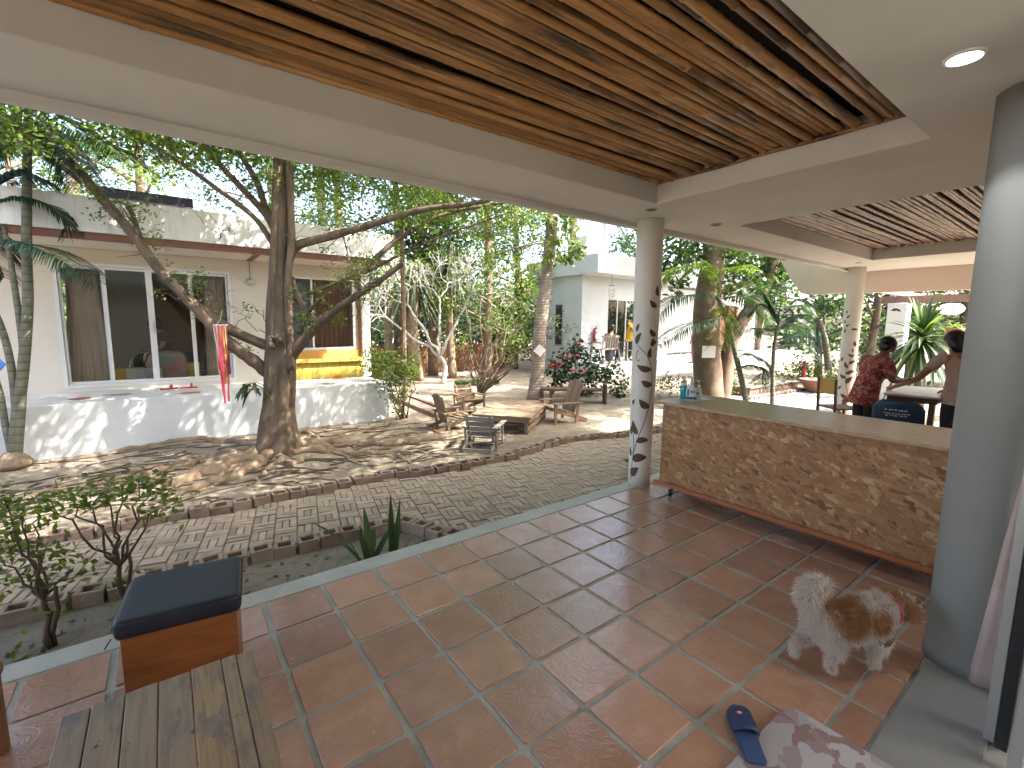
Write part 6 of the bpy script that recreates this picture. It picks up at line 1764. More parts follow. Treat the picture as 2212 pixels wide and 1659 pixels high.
# ------------------------------------------------------------------ trees behind
def bgtree(name, label, x, y, dep, h, crown, r, mat, leaf, n=900, trunkr=0.18, nb=14, flat=0.75, lean=0.0, bark='bark_grey', clump=6, lowest=0.35, dens=0.78):
    b = at(x, y, dep); b = np.array([b[0], b[1], GZ])
    t = thing(name, b, label, 'tree', 'trees behind the garden houses')
    top = b + np.array([lean, 0, h])
    m3 = MB(); rough_tube(m3, [b, b + (top - b) * 0.5 + RNG.normal(size=3) * 0.1, top], trunkr, trunkr * 0.4, 10, 16, 0.04)
    m3.build('trunk', M[bark], t, smooth=True)
    bl = []
    m3 = MB()
    for k in range(nb):
        a = k * 2.399 + random.uniform(-0.4, 0.4); u = (k + 0.5) / nb
        z = h * (lowest + (1.05 - lowest) * u); q = crown * math.sin(math.pi * (0.18 + 0.74 * u)) * random.uniform(0.45, 1.0)
        c_ = b + np.array([lean * u + q * math.cos(a), q * math.sin(a), z])
        bl.append((c_, (r * random.uniform(0.8, 1.25), r * random.uniform(0.8, 1.25), r * flat)))
        s = b + (top - b) * max(0.25, min(0.95, (z - 0.5) / h))
        rough_tube(m3, [s, (s + c_) / 2 + (0, 0, 0.1), c_], trunkr * 0.3, trunkr * 0.08, 6, 8, 0.05)
    m3.build('limbs', M[bark], t, smooth=True)
    foliage('crown', bl, n, leaf[0], leaf[1], M[mat], t, shell=0.15, clump=clump, droop=0.25, spread=0.28, dens=dens)
    return t
bgtree('broad_tree', 'pale green feathery tree above the left house roof', 330, 700, 13, 7.0, 2.6, 0.95, 'leaf_light', (0.13, 0.06), 420, nb=18)
bgtree('broad_tree', 'dark leafy tree far behind the left palm clump', 60, 700, 14, 7.5, 2.8, 1.0, 'leaf_mid', (0.15, 0.07), 420, nb=18)
bgtree('broad_tree', 'airy tree with hanging leaves behind the big trunk', 600, 700, 15, 8.0, 2.6, 0.95, 'leaf_mid', (0.15, 0.06), 330, nb=18)
bgtree('broad_tree', 'sparse light tree right of the big trunk above the roof', 740, 700, 15, 7.5, 2.0, 0.8, 'leaf_light', (0.13, 0.06), 260, nb=14)
bgtree('vine_tree', 'tall dark trunk wrapped in climbing vine behind the frangipani', 935, 760, 15.5, 9.0, 0.9, 0.75, 'leaf_dark', (0.20, 0.13), 620, nb=20, lowest=0.25, flat=1.1)
bgtree('broad_tree', 'dense blue green tree behind the bamboo fence', 860, 760, 16.5, 8.5, 2.0, 0.95, 'leaf_dark', (0.20, 0.07), 520, nb=20, lowest=0.2)
bgtree('broad_tree', 'bright green tree behind the oleander and fence', 1050, 760, 15, 7.0, 2.2, 0.9, 'leaf_light', (0.16, 0.07), 480, nb=20, lowest=0.12)
bgtree('broad_tree', 'leafy tree filling the gap left of the right house', 1110, 760, 18, 6.0, 2.0, 0.9, 'leaf_mid', (0.18, 0.08), 420, nb=18, lowest=0.15)
bgtree('broad_tree', 'leafy tree rising behind the right house roof', 1400, 700, 22, 8.0, 2.2, 1.0, 'leaf_mid', (0.2, 0.1), 420, nb=16, lowest=0.5)
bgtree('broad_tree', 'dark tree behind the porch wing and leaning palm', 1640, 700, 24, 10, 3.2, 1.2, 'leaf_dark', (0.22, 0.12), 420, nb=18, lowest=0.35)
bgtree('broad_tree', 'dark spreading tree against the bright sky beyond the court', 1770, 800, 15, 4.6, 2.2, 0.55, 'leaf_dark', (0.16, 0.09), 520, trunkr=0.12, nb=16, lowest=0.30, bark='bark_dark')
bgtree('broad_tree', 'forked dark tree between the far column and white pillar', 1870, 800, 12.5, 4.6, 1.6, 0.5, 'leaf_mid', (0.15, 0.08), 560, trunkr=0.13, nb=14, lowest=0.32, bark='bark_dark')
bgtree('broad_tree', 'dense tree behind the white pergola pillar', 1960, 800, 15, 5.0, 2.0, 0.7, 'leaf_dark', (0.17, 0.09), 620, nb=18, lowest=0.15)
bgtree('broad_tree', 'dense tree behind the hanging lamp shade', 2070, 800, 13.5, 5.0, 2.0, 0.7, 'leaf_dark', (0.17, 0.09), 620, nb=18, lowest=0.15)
# pandan palms with hanging skirts
for x, dep, zt_, lab in ((842, 14.2, 3.6, 'screw pine with hanging leaf skirt left of the frangipani'), (902, 13.9, 3.2, 'screw pine with shaggy skirt directly behind the frangipani'), (978, 14.8, 3.9, 'screw pine with thin trunk right of the frangipani')):
    b = at(x, 780, dep); b = np.array([b[0], b[1], GZ])
    t = thing('screw_pine', b, lab, 'palm', 'screw pines behind the yard')
    MB().tube(smooth([b, b + (random.uniform(-0.2, 0.2), 0, zt_ * 0.5), b + (0, 0, zt_)], 14), np.linspace(0.2, 0.13, 14) if x == 902 else np.linspace(0.14, 0.09, 14), 10).build('trunk', M['bark_root'], t, smooth=True)
    q = []
    for k in range(150):
        el = random.uniform(-0.8, 1.2)
        q += strap(b + (0, 0, zt_ + random.uniform(-0.7, 0.3)), k * 2.399, el, random.uniform(0.7, 1.25), random.uniform(0.8, 1.4), 0.022, 7)
    quads('leaves', q, M['leaf_grey'], t, np.repeat(RNG.uniform(0, 1, 150), len(q) // 150))
# background palms behind the left house
for x, y, dep, lab in ((150, 330, 11.5, 'feather palm crown behind the left house beside the limbs'), (690, 330, 14.5, 'pale feather palm far behind the big trunk'), (1240, 440, 17, 'thin feather palm behind the right house corner')):
    c_ = at(x, y, dep); b = np.array([c_[0], c_[1], GZ])
    t = thing('feather_palm', b, lab, 'palm', 'feather palms behind the houses')
    MB().tube([b, (b + c_) / 2, c_], 0.13, 10).build('trunk', M['palmtrunk'], t, smooth=True)
    for k in range(14): frond('frond', arch(c_, k * 2.4, random.uniform(-0.1, 1.1), random.uniform(1.8, 2.5), random.uniform(0.5, 1.0)), t, M['frond_light'] if k % 2 else M['frond_dark'], 0.55, 30, 0.5, 0.9, 0.05, 0.02)
# agave on the left house roof edge
ag = thing('rooftop_plant', at(850, 490, 9.2), 'spiky strap leaved plant rising behind the end of the left roof', 'plant')
q = []
c_ = at(868, 495, 9.4)
for k in range(60): q += strap(c_, k * 2.399, random.uniform(0.2, 1.4), random.uniform(0.5, 0.85), random.uniform(0.1, 0.5), 0.016, 7)
quads('leaves', q, M['leaf_light'], ag, np.repeat(RNG.uniform(0, 0.8, 60), len(q) // 60))
MB().tube([np.array([c_[0], c_[1], GZ]), c_], 0.05, 8).build('stem', M['bark_grey'], ag)
# far greenery that reads as one mass
bl = []
for k in range(80):
    x = random.uniform(-60, 2260); y = random.uniform(640, 730); dep = random.uniform(26, 34)
    p = at(x, y, dep); bl.append(((p[0], p[1], random.uniform(0.5, 4.0 if x < 1650 else 1.4)), (2.0, 2.0, 1.3)))
o = foliage('distant_trees', bl, 90, 0.42, 0.26, M['leaf_mid'], None, shell=0.1, clump=6, droop=0.2, spread=0.5)
tag(o, 'far mass of green trees closing the view behind the yard', 'trees', kind='stuff')
bl = [(at(x, random.uniform(790, 815), 14.5), random.uniform(0.25, 0.5)) for x in range(1690, 1840, 9)]
o = foliage('grassy_bank', bl, 420, 0.14, 0.05, M['leaf_light'], None, shell=0.0, clump=6, spread=0.2)
tag(o, 'low bright green weeds beyond the terracotta bowl', 'weeds', kind='stuff')

bl = [((random.uniform(-2, 13), random.uniform(12.6, 16.5), random.uniform(0.2, 2.3)), random.uniform(0.6, 1.0)) for k in range(95)]
o = foliage('hedge', bl, 330, 0.17, 0.09, M['leaf_dark'], None, shell=0.0, clump=6, spread=0.3)
tag(o, 'thick dark green hedge mass behind the bamboo fence', 'hedge', kind='stuff')
bl = [((random.uniform(13, 30), random.uniform(12.5, 17), random.uniform(0.2, 3.0)), random.uniform(0.8, 1.2)) for k in range(40)] + [((random.uniform(16, 30), random.uniform(-4, 4.5), random.uniform(0.2, 1.6)), random.uniform(0.6, 1.0)) for k in range(60)]
o = foliage('far_hedge', bl, 240, 0.2, 0.1, M['leaf_mid'], None, shell=0.0, clump=6, spread=0.3)
tag(o, 'loose green growth beyond the paved court', 'hedge', kind='stuff')

tw = MB()
for k in range(240):
    x, y = random.uniform(-3.6, 2.4), random.uniform(2.2, 4.95)
    if random.random() < 0.35: x, y = random.gauss(-0.5, 1.0), min(max(random.gauss(3.3, 0.6), 2.2), 4.9)
    a = random.uniform(-0.5, 0.5) + (math.pi if random.random() < 0.5 else 0); L = random.uniform(0.15, 0.75)
    P_ = [(x + L * u * math.cos(a) + 0.04 * math.sin(6 * u + k), y + L * u * math.sin(a) + 0.04 * math.cos(5 * u + k), 0) for u in np.linspace(0, 1, 7)]
    P_ = [(p[0], p[1], zg(p[0], min(max(p[1], 2.16), 5.0)) + 0.008) for p in P_ if 2.14 < p[1] < 5.05]
    if len(P_) > 3: tw.tube(P_, np.linspace(0.010, 0.004, len(P_)) * random.uniform(0.6, 1.4), 5)
o = tw.build('fallen_twigs', M['bark_dark'], smooth=True)
tag(o, 'dark fallen twigs and rootlets strewn on the ground round the big tree', 'twigs', kind='stuff')
# ------------------------------------------------------------------ people
def skin(name, V, Ed, rad, mat, parent, root=0, lv=2):
    me = bpy.data.meshes.new(name)
    me.from_pydata([tuple(map(float, v)) for v in V], Ed, [])
    o = bpy.data.objects.new(name, me); COL.objects.link(o)
    if parent is not None: o.parent = parent
    sk = o.modifiers.new('skin', 'SKIN'); sk.use_smooth_shade = True; sk.branch_smoothing = 0.4
    d = me.skin_vertices[0].data
    for k, r_ in enumerate(rad):
        d[k].radius = (r_, r_) if np.isscalar(r_) else r_
        d[k].use_root = (k == root)
    s = o.modifiers.new('sub', 'SUBSURF'); s.levels = lv; s.render_levels = lv
    me.materials.append(mat)
    return o
class Sk:
    def __init__(self): self.v, self.e, self.r, self.n = [], [], [], {}
    def p(self, name, pos, r_, to=None):
        self.n[name] = len(self.v); self.v.append(np.asarray(pos, float)); self.r.append(r_)
        if to is not None: self.e.append((self.n[to], self.n[name]))
        return self
def ellipsoid(c, r3, rot=None, n=14, m=18, zmin=-1.0):
    V = []
    for i in range(n + 1):
        ph = math.pi * i / n
        for k in range(m):
            a = 2 * math.pi * k / m
            v = np.array([math.sin(ph) * math.cos(a) * r3[0], math.sin(ph) * math.sin(a) * r3[1], max(math.cos(ph), zmin) * r3[2]])
            V.append(v)
    V = np.array(V)
    if rot is not None: V = V @ np.asarray(rot).T
    F = [(i * m + k, i * m + (k + 1) % m, (i + 1) * m + (k + 1) % m, (i + 1) * m + k) for i in range(n) for k in range(m)]
    return V + np.asarray(c), F
def person(label, loc_, heading, H, J, shirt, pants, skinm, hair='short', sleeve=0.62, hem=0.47, fingers=True, group=None, legs=True):
    """J: joint positions in units of H, x forward, y left, z up"""
    t = thing('person', loc_, label, 'person', group, heading)
    D = dict(pelvis=(0, 0, .53), spine=(0, 0, .62), chest=(.0, 0, .73), neck=(.01, 0, .835), headb=(.015, 0, .875), head=(.02, 0, .925), crown=(.01, 0, .965),
             shL=(0, .105, .80), elL=(-.01, .13, .635), wrL=(.03, .135, .49), hdL=(.04, .13, .455), shR=(0, -.105, .80), elR=(-.01, -.13, .635), wrR=(.03, -.135, .49), hdR=(.04, -.13, .455),
             hipL=(0, .055, .50), knL=(.01, .055, .28), anL=(0, .055, .045), toL=(.09, .06, .015), hipR=(0, -.055, .50), knR=(.01, -.055, .28), anR=(0, -.055, .045), toR=(.09, -.06, .015))
    D.update(J)
    q = {k: np.array(v) * H for k, v in D.items()}
    h = H
    s = Sk()
    s.p('pelvis', q['pelvis'], .075 * h).p('spine', q['spine'], .070 * h, 'pelvis').p('chest', q['chest'], .078 * h, 'spine').p('neck', q['neck'], .033 * h, 'chest').p('headb', q['headb'], .036 * h, 'neck').p('head', q['head'], (.050 * h, .060 * h), 'headb').p('crown', q['crown'], .040 * h, 'head')
    fw = q['head'] - q['headb']; up = fw / np.linalg.norm(fw); fwd = np.array([1.0, 0, 0]) - up * up[0]; fwd /= np.linalg.norm(fwd)
    s.p('nose', q['head'] + fwd * .066 * h - up * .012 * h, .008 * h, 'head')
    s.p('chin', q['headb'] + fwd * .040 * h + up * .004 * h, .016 * h, 'headb')
    for sd, nm in ((1, 'L'), (-1, 'R')):
        s.p('ear' + nm, q['head'] + np.array([0, sd * .058 * h, 0]) - up * .01 * h, .012 * h, 'head')
        s.p('sh' + nm, q['sh' + nm], .040 * h, 'chest').p('el' + nm, q['el' + nm], .027 * h, 'sh' + nm).p('wr' + nm, q['wr' + nm], .017 * h, 'el' + nm).p('hd' + nm, q['hd' + nm], .018 * h, 'wr' + nm)
        d = q['hd' + nm] - q['wr' + nm]; d /= np.linalg.norm(d) + 1e-9
        sv = np.cross(d, (0, 0, 1.0)); sv /= np.linalg.norm(sv) + 1e-9
        if fingers:
            for k, (off, L) in enumerate(((-.015, .042), (-.005, .048), (.005, .046), (.014, .036))):
                a = q['hd' + nm] + sv * off * h + d * .012 * h
                s.p(f'f{nm}{k}', a + d * L * .5 * h - np.array([0, 0, .006 * h]), .0055 * h, 'hd' + nm).p(f'g{nm}{k}', a + d * L * h - np.array([0, 0, .018 * h]), .0048 * h, f'f{nm}{k}')
            s.p('t' + nm, q['wr' + nm] + d * .02 * h - sv * sd * .022 * h, .0065 * h, 'hd' + nm).p('u' + nm, q['wr' + nm] + d * .045 * h - sv * sd * .028 * h, .0055 * h, 't' + nm)
        if legs:
            s.p('hip' + nm, q['hip' + nm], .052 * h, 'pelvis').p('kn' + nm, q['kn' + nm], .033 * h, 'hip' + nm).p('an' + nm, q['an' + nm], .021 * h, 'kn' + nm).p('to' + nm, q['to' + nm], .018 * h, 'an' + nm)
    body = skin('body', s.v, s.e, s.r, skinm, t, 0)
    for sd in (1, -1):
        V, F = ellipsoid(q['head'] + fwd * .050 * h + np.array([0, sd * .022 * h, 0]) + up * .002 * h, (.006 * h, .007 * h, .004 * h), None, 8, 10)
        MB().add(V, F).build('eye', M['black'], t, smooth=True, local=True)
    # shirt
    c = Sk()
    hemz = q['pelvis'] * 1.0 + (q['pelvis'] - q['spine']) * ((.53 - hem) / .09)
    c.p('hem', hemz, .085 * h).p('pelvis', q['pelvis'], .098 * h, 'hem').p('spine', q['spine'], .094 * h, 'pelvis').p('chest', q['chest'], .096 * h, 'spine').p('neck', q['chest'] * .35 + q['neck'] * .65, .045 * h, 'chest')
    for nm in 'LR':
        c.p('sh' + nm, q['sh' + nm], .052 * h, 'chest').p('el' + nm, q['sh' + nm] * (1 - sleeve) + q['el' + nm] * sleeve, .046 * h, 'sh' + nm)
    skin('shirt', c.v, c.e, c.r, shirt, t, 1)
    if legs:
        c = Sk(); c.p('waist', q['pelvis'] * .6 + q['spine'] * .4, .080 * h).p('pelvis', q['pelvis'], .088 * h, 'waist')
        for nm in 'LR': c.p('hip' + nm, q['hip' + nm], .064 * h, 'pelvis').p('kn' + nm, q['kn' + nm], .045 * h, 'hip' + nm).p('an' + nm, q['an' + nm] * .92 + q['kn' + nm] * .08, .034 * h, 'kn' + nm)
        skin('trousers', c.v, c.e, c.r, pants, t, 1)
    Rh = np.stack([fwd, np.cross(up, fwd), up], 1)
    m_ = MB()
    if hair == 'short':
        V, F = ellipsoid(q['head'] * .6 + q['crown'] * .4 - fwd * .012 * h, (.066 * h, .060 * h, .058 * h), Rh, 14, 20, -0.25); m_.add(V, F)
        V, F = ellipsoid(q['head'] - fwd * .030 * h - up * .012 * h, (.042 * h, .054 * h, .052 * h), Rh, 12, 18); m_.add(V, F)
    else:
        V, F = ellipsoid(q['head'] * .6 + q['crown'] * .4 - fwd * .010 * h, (.074 * h, .070 * h, .064 * h), Rh, 14, 20, -0.3); m_.add(V, F)
        V, F = ellipsoid(q['headb'] * .45 + q['head'] * .55 - fwd * .030 * h, (.056 * h, .074 * h, .095 * h), Rh, 14, 20); m_.add(V, F)
    m_.build('hair', M['hair'], t, smooth=True, local=True)
    return t
def mk_floral():
    mt, nt, bs = _nt('red_floral_cloth')
    v = coords(nt, 'Object')
    a = noise(nt, v, 16, 3, 0.6, 1.5); b = noise(nt, v, 34, 3, 0.6, 0.8)
    c = ramp(nt, a, [(0.38, (0.16, 0.022, 0.022)), (0.52, (0.34, 0.05, 0.04)), (0.60, (0.44, 0.19, 0.14))])
    c = mixc(nt, ramp(nt, b, [(0.62, (0, 0, 0)), (0.68, (0.75,) * 3)]), c, (0.46, 0.34, 0.27))
    nt.links.new(c, bs.inputs['Base Color']); bs.inputs['Roughness'].default_value = 0.85
    bump(nt, bs, noise(nt, v, 9, 3, 0.5), 0.5, 0.02)
    return mt
M['floral'] = mk_floral()
M['tshirt_pink'] = plain('pale_pink_tshirt', (0.46, 0.31, 0.26), 0.9, 0.08, 5, 0.4, 12)
M['greyshirt'] = plain('charcoal_shirt', (0.06, 0.065, 0.07), 0.9, 0.12)
M['yellowshirt'] = plain('yellow_shirt', (0.60, 0.36, 0.03), 0.85, 0.08)
person('person standing in red floral shirt and black trousers, head bent over hands', (5.36, -0.86, 0), R(-32), 1.55,
       dict(pelvis=(-.01, 0, .50), spine=(.01, 0, .60), chest=(.045, 0, .71), neck=(.10, 0, .80), headb=(.125, 0, .835), head=(.155, 0, .878), crown=(.15, 0, .925),
            shL=(.05, .105, .775), elL=(.09, .125, .625), wrL=(.24, .07, .625), hdL=(.275, .055, .63), shR=(.05, -.105, .775), elR=(.09, -.13, .615), wrR=(.245, -.085, .62), hdR=(.285, -.075, .628)),
       M['floral'], M['blackcloth'], M['skin_dark'], 'short', 0.8, 0.445)
person('person with black bobbed hair in pale pink T-shirt leaning an arm on the work table', (6.02, -1.60, 0), R(48), 1.58,
       dict(chest=(.04, 0, .73), neck=(.07, 0, .83), headb=(.085, 0, .865), head=(.11, 0, .912), crown=(.105, 0, .955), shL=(.045, .11, .79), elL=(.16, .20, .60), wrL=(.40, .215, .505), hdL=(.435, .20, .495), shR=(.045, -.11, .79), elR=(.06, -.14, .63), wrR=(.20, -.10, .52), hdR=(.24, -.09, .51)),
       M['tshirt_pink'], M['jeans'], M['skin'], 'bob', 0.55, 0.475)
sit = dict(pelvis=(0, 0, .27), spine=(.01, 0, .36), chest=(.04, 0, .47), neck=(.07, 0, .575), headb=(.085, 0, .615), head=(.11, 0, .66), crown=(.11, 0, .705), shL=(.04, .105, .54), elL=(.08, .13, .39), wrL=(.2, .06, .35), hdL=(.235, .05, .34), shR=(.04, -.105, .54), elR=(.08, -.13, .39), wrR=(.2, -.06, .35), hdR=(.235, -.05, .34),
           hipL=(.04, .06, .26), knL=(.27, .07, .27), anL=(.27, .07, .045), toL=(.36, .075, .015), hipR=(.04, -.06, .26), knR=(.27, -.07, .27), anR=(.27, -.07, .045), toR=(.36, -.075, .015))
person('person in charcoal shirt seated on the porch bench, seen from behind', (10.02, 7.46, Z2), R(20), 1.62, sit, M['greyshirt'], M['blackcloth'], M['skin'], 'short', 0.7, 0.25)
_y = at(1359, 760, 15.6)
person('person in yellow shirt standing by the porch glass door', (_y[0], _y[1], Z2), R(-60), 1.55,
       dict(chest=(.03, 0, .72), neck=(.06, 0, .82), headb=(.08, 0, .855), head=(.105, 0, .90), crown=(.105, 0, .945), elL=(.07, .13, .65), wrL=(.17, .05, .62), hdL=(.2, .04, .62), elR=(.07, -.13, .65), wrR=(.17, -.05, .62), hdR=(.2, -.04, .62)),
       M['yellowshirt'], M['blackcloth'], M['skin_dark'], 'short', 0.7, 0.46, False)
_k = at(1499, 780, 14.6)
person('person in pink top and red scarf on the porch behind the thick trunk', (_k[0], _k[1], Z2), R(100), 1.45, {}, M['pink'], M['pink'], M['skin'], 'bob', 0.75, 0.44, False)
person('person seated on the floor behind the pink bedding bag indoors', (-1.62, 7.55, 0.56), R(-160), 1.5, sit, M['greyshirt'], M['blackcloth'], M['skin'], 'bob', 0.7, 0.25, False)

# ------------------------------------------------------------------ work table and chairs at the far end of the terrace
wt = thing('work_table', (6.4, -1.15, 0), 'pale topped dark framed work table between the two standing people', 'table')
M['paletop'] = plain('pale_laminate', (0.50, 0.43, 0.37), 0.45, 0.10, 4)
poly = [(5.80, -0.90), (6.75, -0.66), (7.30, -1.22), (6.2, -1.52), (5.83, -1.44)]
MB().prism([(5.80, -0.92), (7.05, -0.72), (7.18, -1.40), (5.90, -1.46)], (0, 0, 0.728), (1, 0, 0), (0, 1, 0), (0, 0, 0.024)).build('top', M['paletop'], wt, bevel=0.003)
MB().prism([(5.84, -0.95), (7.02, -0.76), (7.14, -1.37), (5.93, -1.43)], (0, 0, 0.655), (1, 0, 0), (0, 1, 0), (0, 0, 0.072)).build('apron', M['darkwood'], wt)
for x, y in ((5.90, -0.99), (6.97, -0.80), (7.08, -1.32), (5.97, -1.38)): MB().box((x, y, 0.328), (0.06, 0.06, 0.652)).build('leg', M['darkwood'], wt)
sc_ = thing('wooden_chair', (6.25, -0.32, 0), 'chair with orange plywood back and dark frame beside the far column', 'chair')
Rm = rotm(0, 0, R(-35)); o_ = np.array([6.27, -0.32, 0]); w = lambda a, b, z: o_ + Rm @ np.array([a, b, z])
for s_ in (-1, 1):
    MB().bar(w(-0.20, s_ * 0.18, 0.001), w(-0.24, s_ * 0.18, 0.86), 0.035, 0.035, (1, 0, 0)).build('rear_post', M['darkwood'], sc_)
    MB().bar(w(0.19, s_ * 0.18, 0.001), w(0.19, s_ * 0.18, 0.42), 0.035, 0.035, (1, 0, 0)).build('front_leg', M['darkwood'], sc_)
MB().box(w(0, 0, 0.43), (0.44, 0.42, 0.022), Rm).build('seat', M['darkwood'], sc_, bevel=0.004)
MB().box(w(-0.225, 0, 0.74), (0.018, 0.36, 0.22), Rm).build('backrest', M['yellow'], sc_, bevel=0.006)
bc = thing('plastic_chair', (5.0, -1.27, 0), 'dark blue plastic chair with white print on its rounded back', 'chair')
M['blueplastic'] = plain('dark_blue_plastic', (0.012, 0.045, 0.085), 0.35, 0.1)
Rm = rotm(0, 0, R(8)); o_ = np.array([5.03, -1.29, 0]); w = lambda a, b, z: o_ + Rm @ np.array([a, b, z])
P_ = []
for q in range(9):
    u = q / 8
    z = 0.44 + 0.36 * u
    row = []
    for k in range(15):
        v_ = (k / 14 - 0.5) * 2
        hw = 0.225 * (1 if u < 0.7 else math.sqrt(max(0.0, 1 - ((u - 0.7) / 0.36) ** 2)) * 0.9 + 0.1)
        row.append(w(-0.22 - 0.07 * u + 0.055 * v_ * v_, v_ * hw, z))
    P_.append(row)
o = MB().grid(P_).build('backrest', M['blueplastic'], bc, smooth=True, fixn=False); sm_ = o.modifiers.new('t', 'SOLIDIFY'); sm_.thickness = 0.01
MB().box(w(-0.02, 0, 0.43), (0.42, 0.44, 0.02), Rm).build('seat', M['blueplastic'], bc, bevel=0.008)
for a, b in ((-0.2, 0.19), (-0.2, -0.19), (0.18, 0.19), (0.18, -0.19)): MB().bar(w(a * 1.1, b * 1.12, 0.001), w(a, b, 0.42), 0.045, 0.03, (1, 0, 0)).build('leg', M['blueplastic'], bc)
pr_ = MB()
for r_, (z, wd) in enumerate(((0.695, 0.2), (0.655, 0.22), (0.63, 0.18))):
    y = -wd / 2
    while y < wd / 2:
        L = random.uniform(0.012, 0.03)
        pr_.box(w(-0.275 + 0.05 * (y / 0.225) ** 2 - (z - 0.655) * 0.19, -y, z + random.uniform(-0.003, 0.003)), (0.003, L * 0.85, 0.012 if r_ < 1 else 0.009), Rm)
        y += L + 0.006
pr_.build('white_print', M['white_paper'], o)
rp_ = MB().tube([at(1738, 780, 14.2), at(1736, 820, 14.2)], 0.05, 8).build('red_post', M['red'])
tag(rp_, 'short red painted post among the weeds beyond the court', 'post')

# ------------------------------------------------------------------ the little dog
dog = thing('dog', (0.87, -2.16, 0), 'small fluffy white dog with ginger patches walking past the counter', 'dog', None, R(-30))
s = Sk()
s.p('hips', (-0.15, 0, .235), .078).p('belly', (-0.02, 0, .225), .082, 'hips').p('chest', (0.11, 0, .235), .088, 'belly').p('neck', (0.185, 0.0, .285), .060, 'chest').p('head', (0.255, 0.0, .305), .062, 'neck').p('muzzle', (0.315, 0.0, .275), .034, 'head').p('nose', (0.340, 0.0, .270), .018, 'muzzle')
for sd in (1, -1):
    s.p(f'ear{sd}', (0.245, sd * .055, .325), .022, 'head').p(f'eartip{sd}', (0.240, sd * .082, .262), .024, f'ear{sd}')
    s.p(f'sho{sd}', (0.125, sd * .050, .185), .036, 'chest').p(f'elb{sd}', (0.105 + .02 * sd, sd * .054, .115), .026, f'sho{sd}').p(f'pas{sd}', (0.125 + .045 * sd, sd * .054, .045), .020, f'elb{sd}').p(f'paw{sd}', (0.145 + .05 * sd, sd * .054, .020), .021, f'pas{sd}')
    s.p(f'thi{sd}', (-0.165, sd * .052, .185), .042, 'hips').p(f'sti{sd}', (-0.135 - .03 * sd, sd * .056, .125), .030, f'thi{sd}').p(f'hoc{sd}', (-0.195 - .045 * sd, sd * .056, .075), .019, f'sti{sd}').p(f'foo{sd}', (-0.175 - .05 * sd, sd * .056, .020), .021, f'hoc{sd}')
s.p('tail1', (-0.225, 0, .300), .034, 'hips').p('tail2', (-0.250, 0, .375), .040, 'tail1').p('tail3', (-0.205, 0, .430), .040, 'tail2').p('tail4', (-0.145, 0, .420), .028, 'tail3')
def mk_fur(name, hair_):
    mt, nt, bs = _nt(name)
    g = (0.40, 0.215, 0.105); wh = (0.66, 0.60, 0.53)
    if hair_:
        a_ = nt.nodes.new('ShaderNodeAttribute'); a_.attribute_name = 'tone'; f = a_.outputs['Fac']
    else:
        f = noise(nt, coords(nt, 'Object'), 9, 2, 0.5)
    nt.links.new(ramp(nt, f, [(0.42, g), (0.58, wh)]), bs.inputs['Base Color']); bs.inputs['Roughness'].default_value = 0.8; bs.inputs['Specular IOR Level'].default_value = 0.2
    return mt
M['fur'] = mk_fur('dog_coat', True); M['furskin'] = mk_fur('dog_skin', False)
body = skin('body', s.v, s.e, s.r, M['furskin'], dog, 1)
bpy.context.view_layer.update()
dg = bpy.context.evaluated_depsgraph_get()
ev = body.evaluated_get(dg); em = ev.to_mesh()
co = np.zeros(len(em.vertices) * 3); em.vertices.foreach_get('co', co); co = co.reshape(-1, 3)
tri = []
for p in em.polygons:
    v_ = list(p.vertices)
    for k in range(1, len(v_) - 1): tri.append((v_[0], v_[k], v_[k + 1]))
tri = np.array(tri)
ev.to_mesh_clear()
a, b, c = co[tri[:, 0]], co[tri[:, 1]], co[tri[:, 2]]
nr = np.cross(b - a, c - a); ar_ = np.linalg.norm(nr, axis=1); nr /= ar_[:, None] + 1e-12
NF = 30000
ix = RNG.choice(len(tri), NF, p=ar_ / ar_.sum())
u = RNG.uniform(0, 1, (NF, 2)); fl = u.sum(1) > 1; u[fl] = 1 - u[fl]
p = a[ix] + (b[ix] - a[ix]) * u[:, :1] + (c[ix] - a[ix]) * u[:, 1:]
nv = nr[ix]
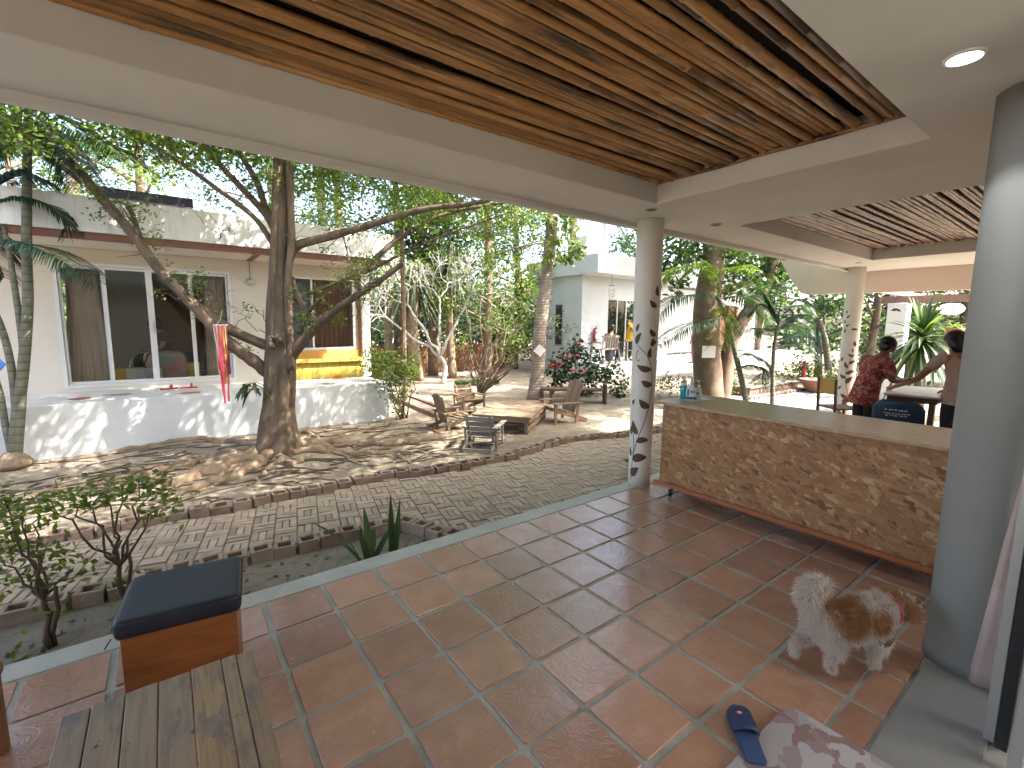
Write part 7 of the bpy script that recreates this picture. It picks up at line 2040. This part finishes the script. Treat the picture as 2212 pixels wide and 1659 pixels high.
cen_ = co.mean(0)
dirn = nv * 0.6 + np.array([-0.35, 0, -0.45]) + RNG.normal(size=(NF, 3)) * 0.28
dirn /= np.linalg.norm(dirn, axis=1, keepdims=True)
tailm = p[:, 2] > 0.34
ln = RNG.uniform(0.018, 0.042, NF) * np.where(p[:, 2] < 0.10, 0.6, 1.0) * np.where(p[:, 0] > 0.28, 0.75, 1.0) * np.where(tailm & (p[:, 0] < 0), 1.3, 1.0)
sd = np.cross(dirn, RNG.normal(size=(NF, 3))); sd /= np.linalg.norm(sd, axis=1, keepdims=True)
tip = p + dirn * ln[:, None]; tip[:, 2] = np.maximum(tip[:, 2], 0.004)
V = np.stack([p - sd * 0.0016, p + sd * 0.0016, tip], 1)
def patch(q):
    g = np.zeros(len(q))
    for cx_, cy_, cz_, r_ in ((-0.02, 0.06, .28, .10), (-0.06, -0.05, .29, .10), (0.08, -0.08, .26, .06), (0.24, 0.08, .29, .06), (0.24, -0.08, .29, .06), (0.22, -.03, .34, .045), (0.22, 0.03, .34, .04), (-0.16, 0.02, .29, .06)):
        g = np.maximum(g, np.exp(-((q[:, 0] - cx_) ** 2 + (q[:, 1] - cy_) ** 2 + (q[:, 2] - cz_) ** 2) / (r_ * r_)))
    return g
tone = np.clip(1.0 - 1.25 * patch(p) + RNG.normal(size=NF) * 0.08, 0, 1)
fo = quads('coat', V, M['fur'], None, tone, nv=3)
fo.parent = dog
tag(fo, kind='stuff')
for sd_ in (1, -1):
    V_, F_ = ellipsoid((0.300, sd_ * .032, .318), (.009, .009, .009), None, 8, 10); MB().add(V_, F_).build('eye', M['black'], dog, smooth=True, local=True)
V_, F_ = ellipsoid((0.362, 0, .272), (.012, .014, .010), None, 8, 10); MB().add(V_, F_).build('nose', M['black'], dog, smooth=True, local=True)
MB().tube([(0.188 + 0.012 * math.cos(q), 0.075 * math.cos(q), .275 + 0.070 * math.sin(q)) for q in np.linspace(0, 6.28, 24)], 0.006, 6, False).build('collar', M['red'], dog, smooth=True, local=True)
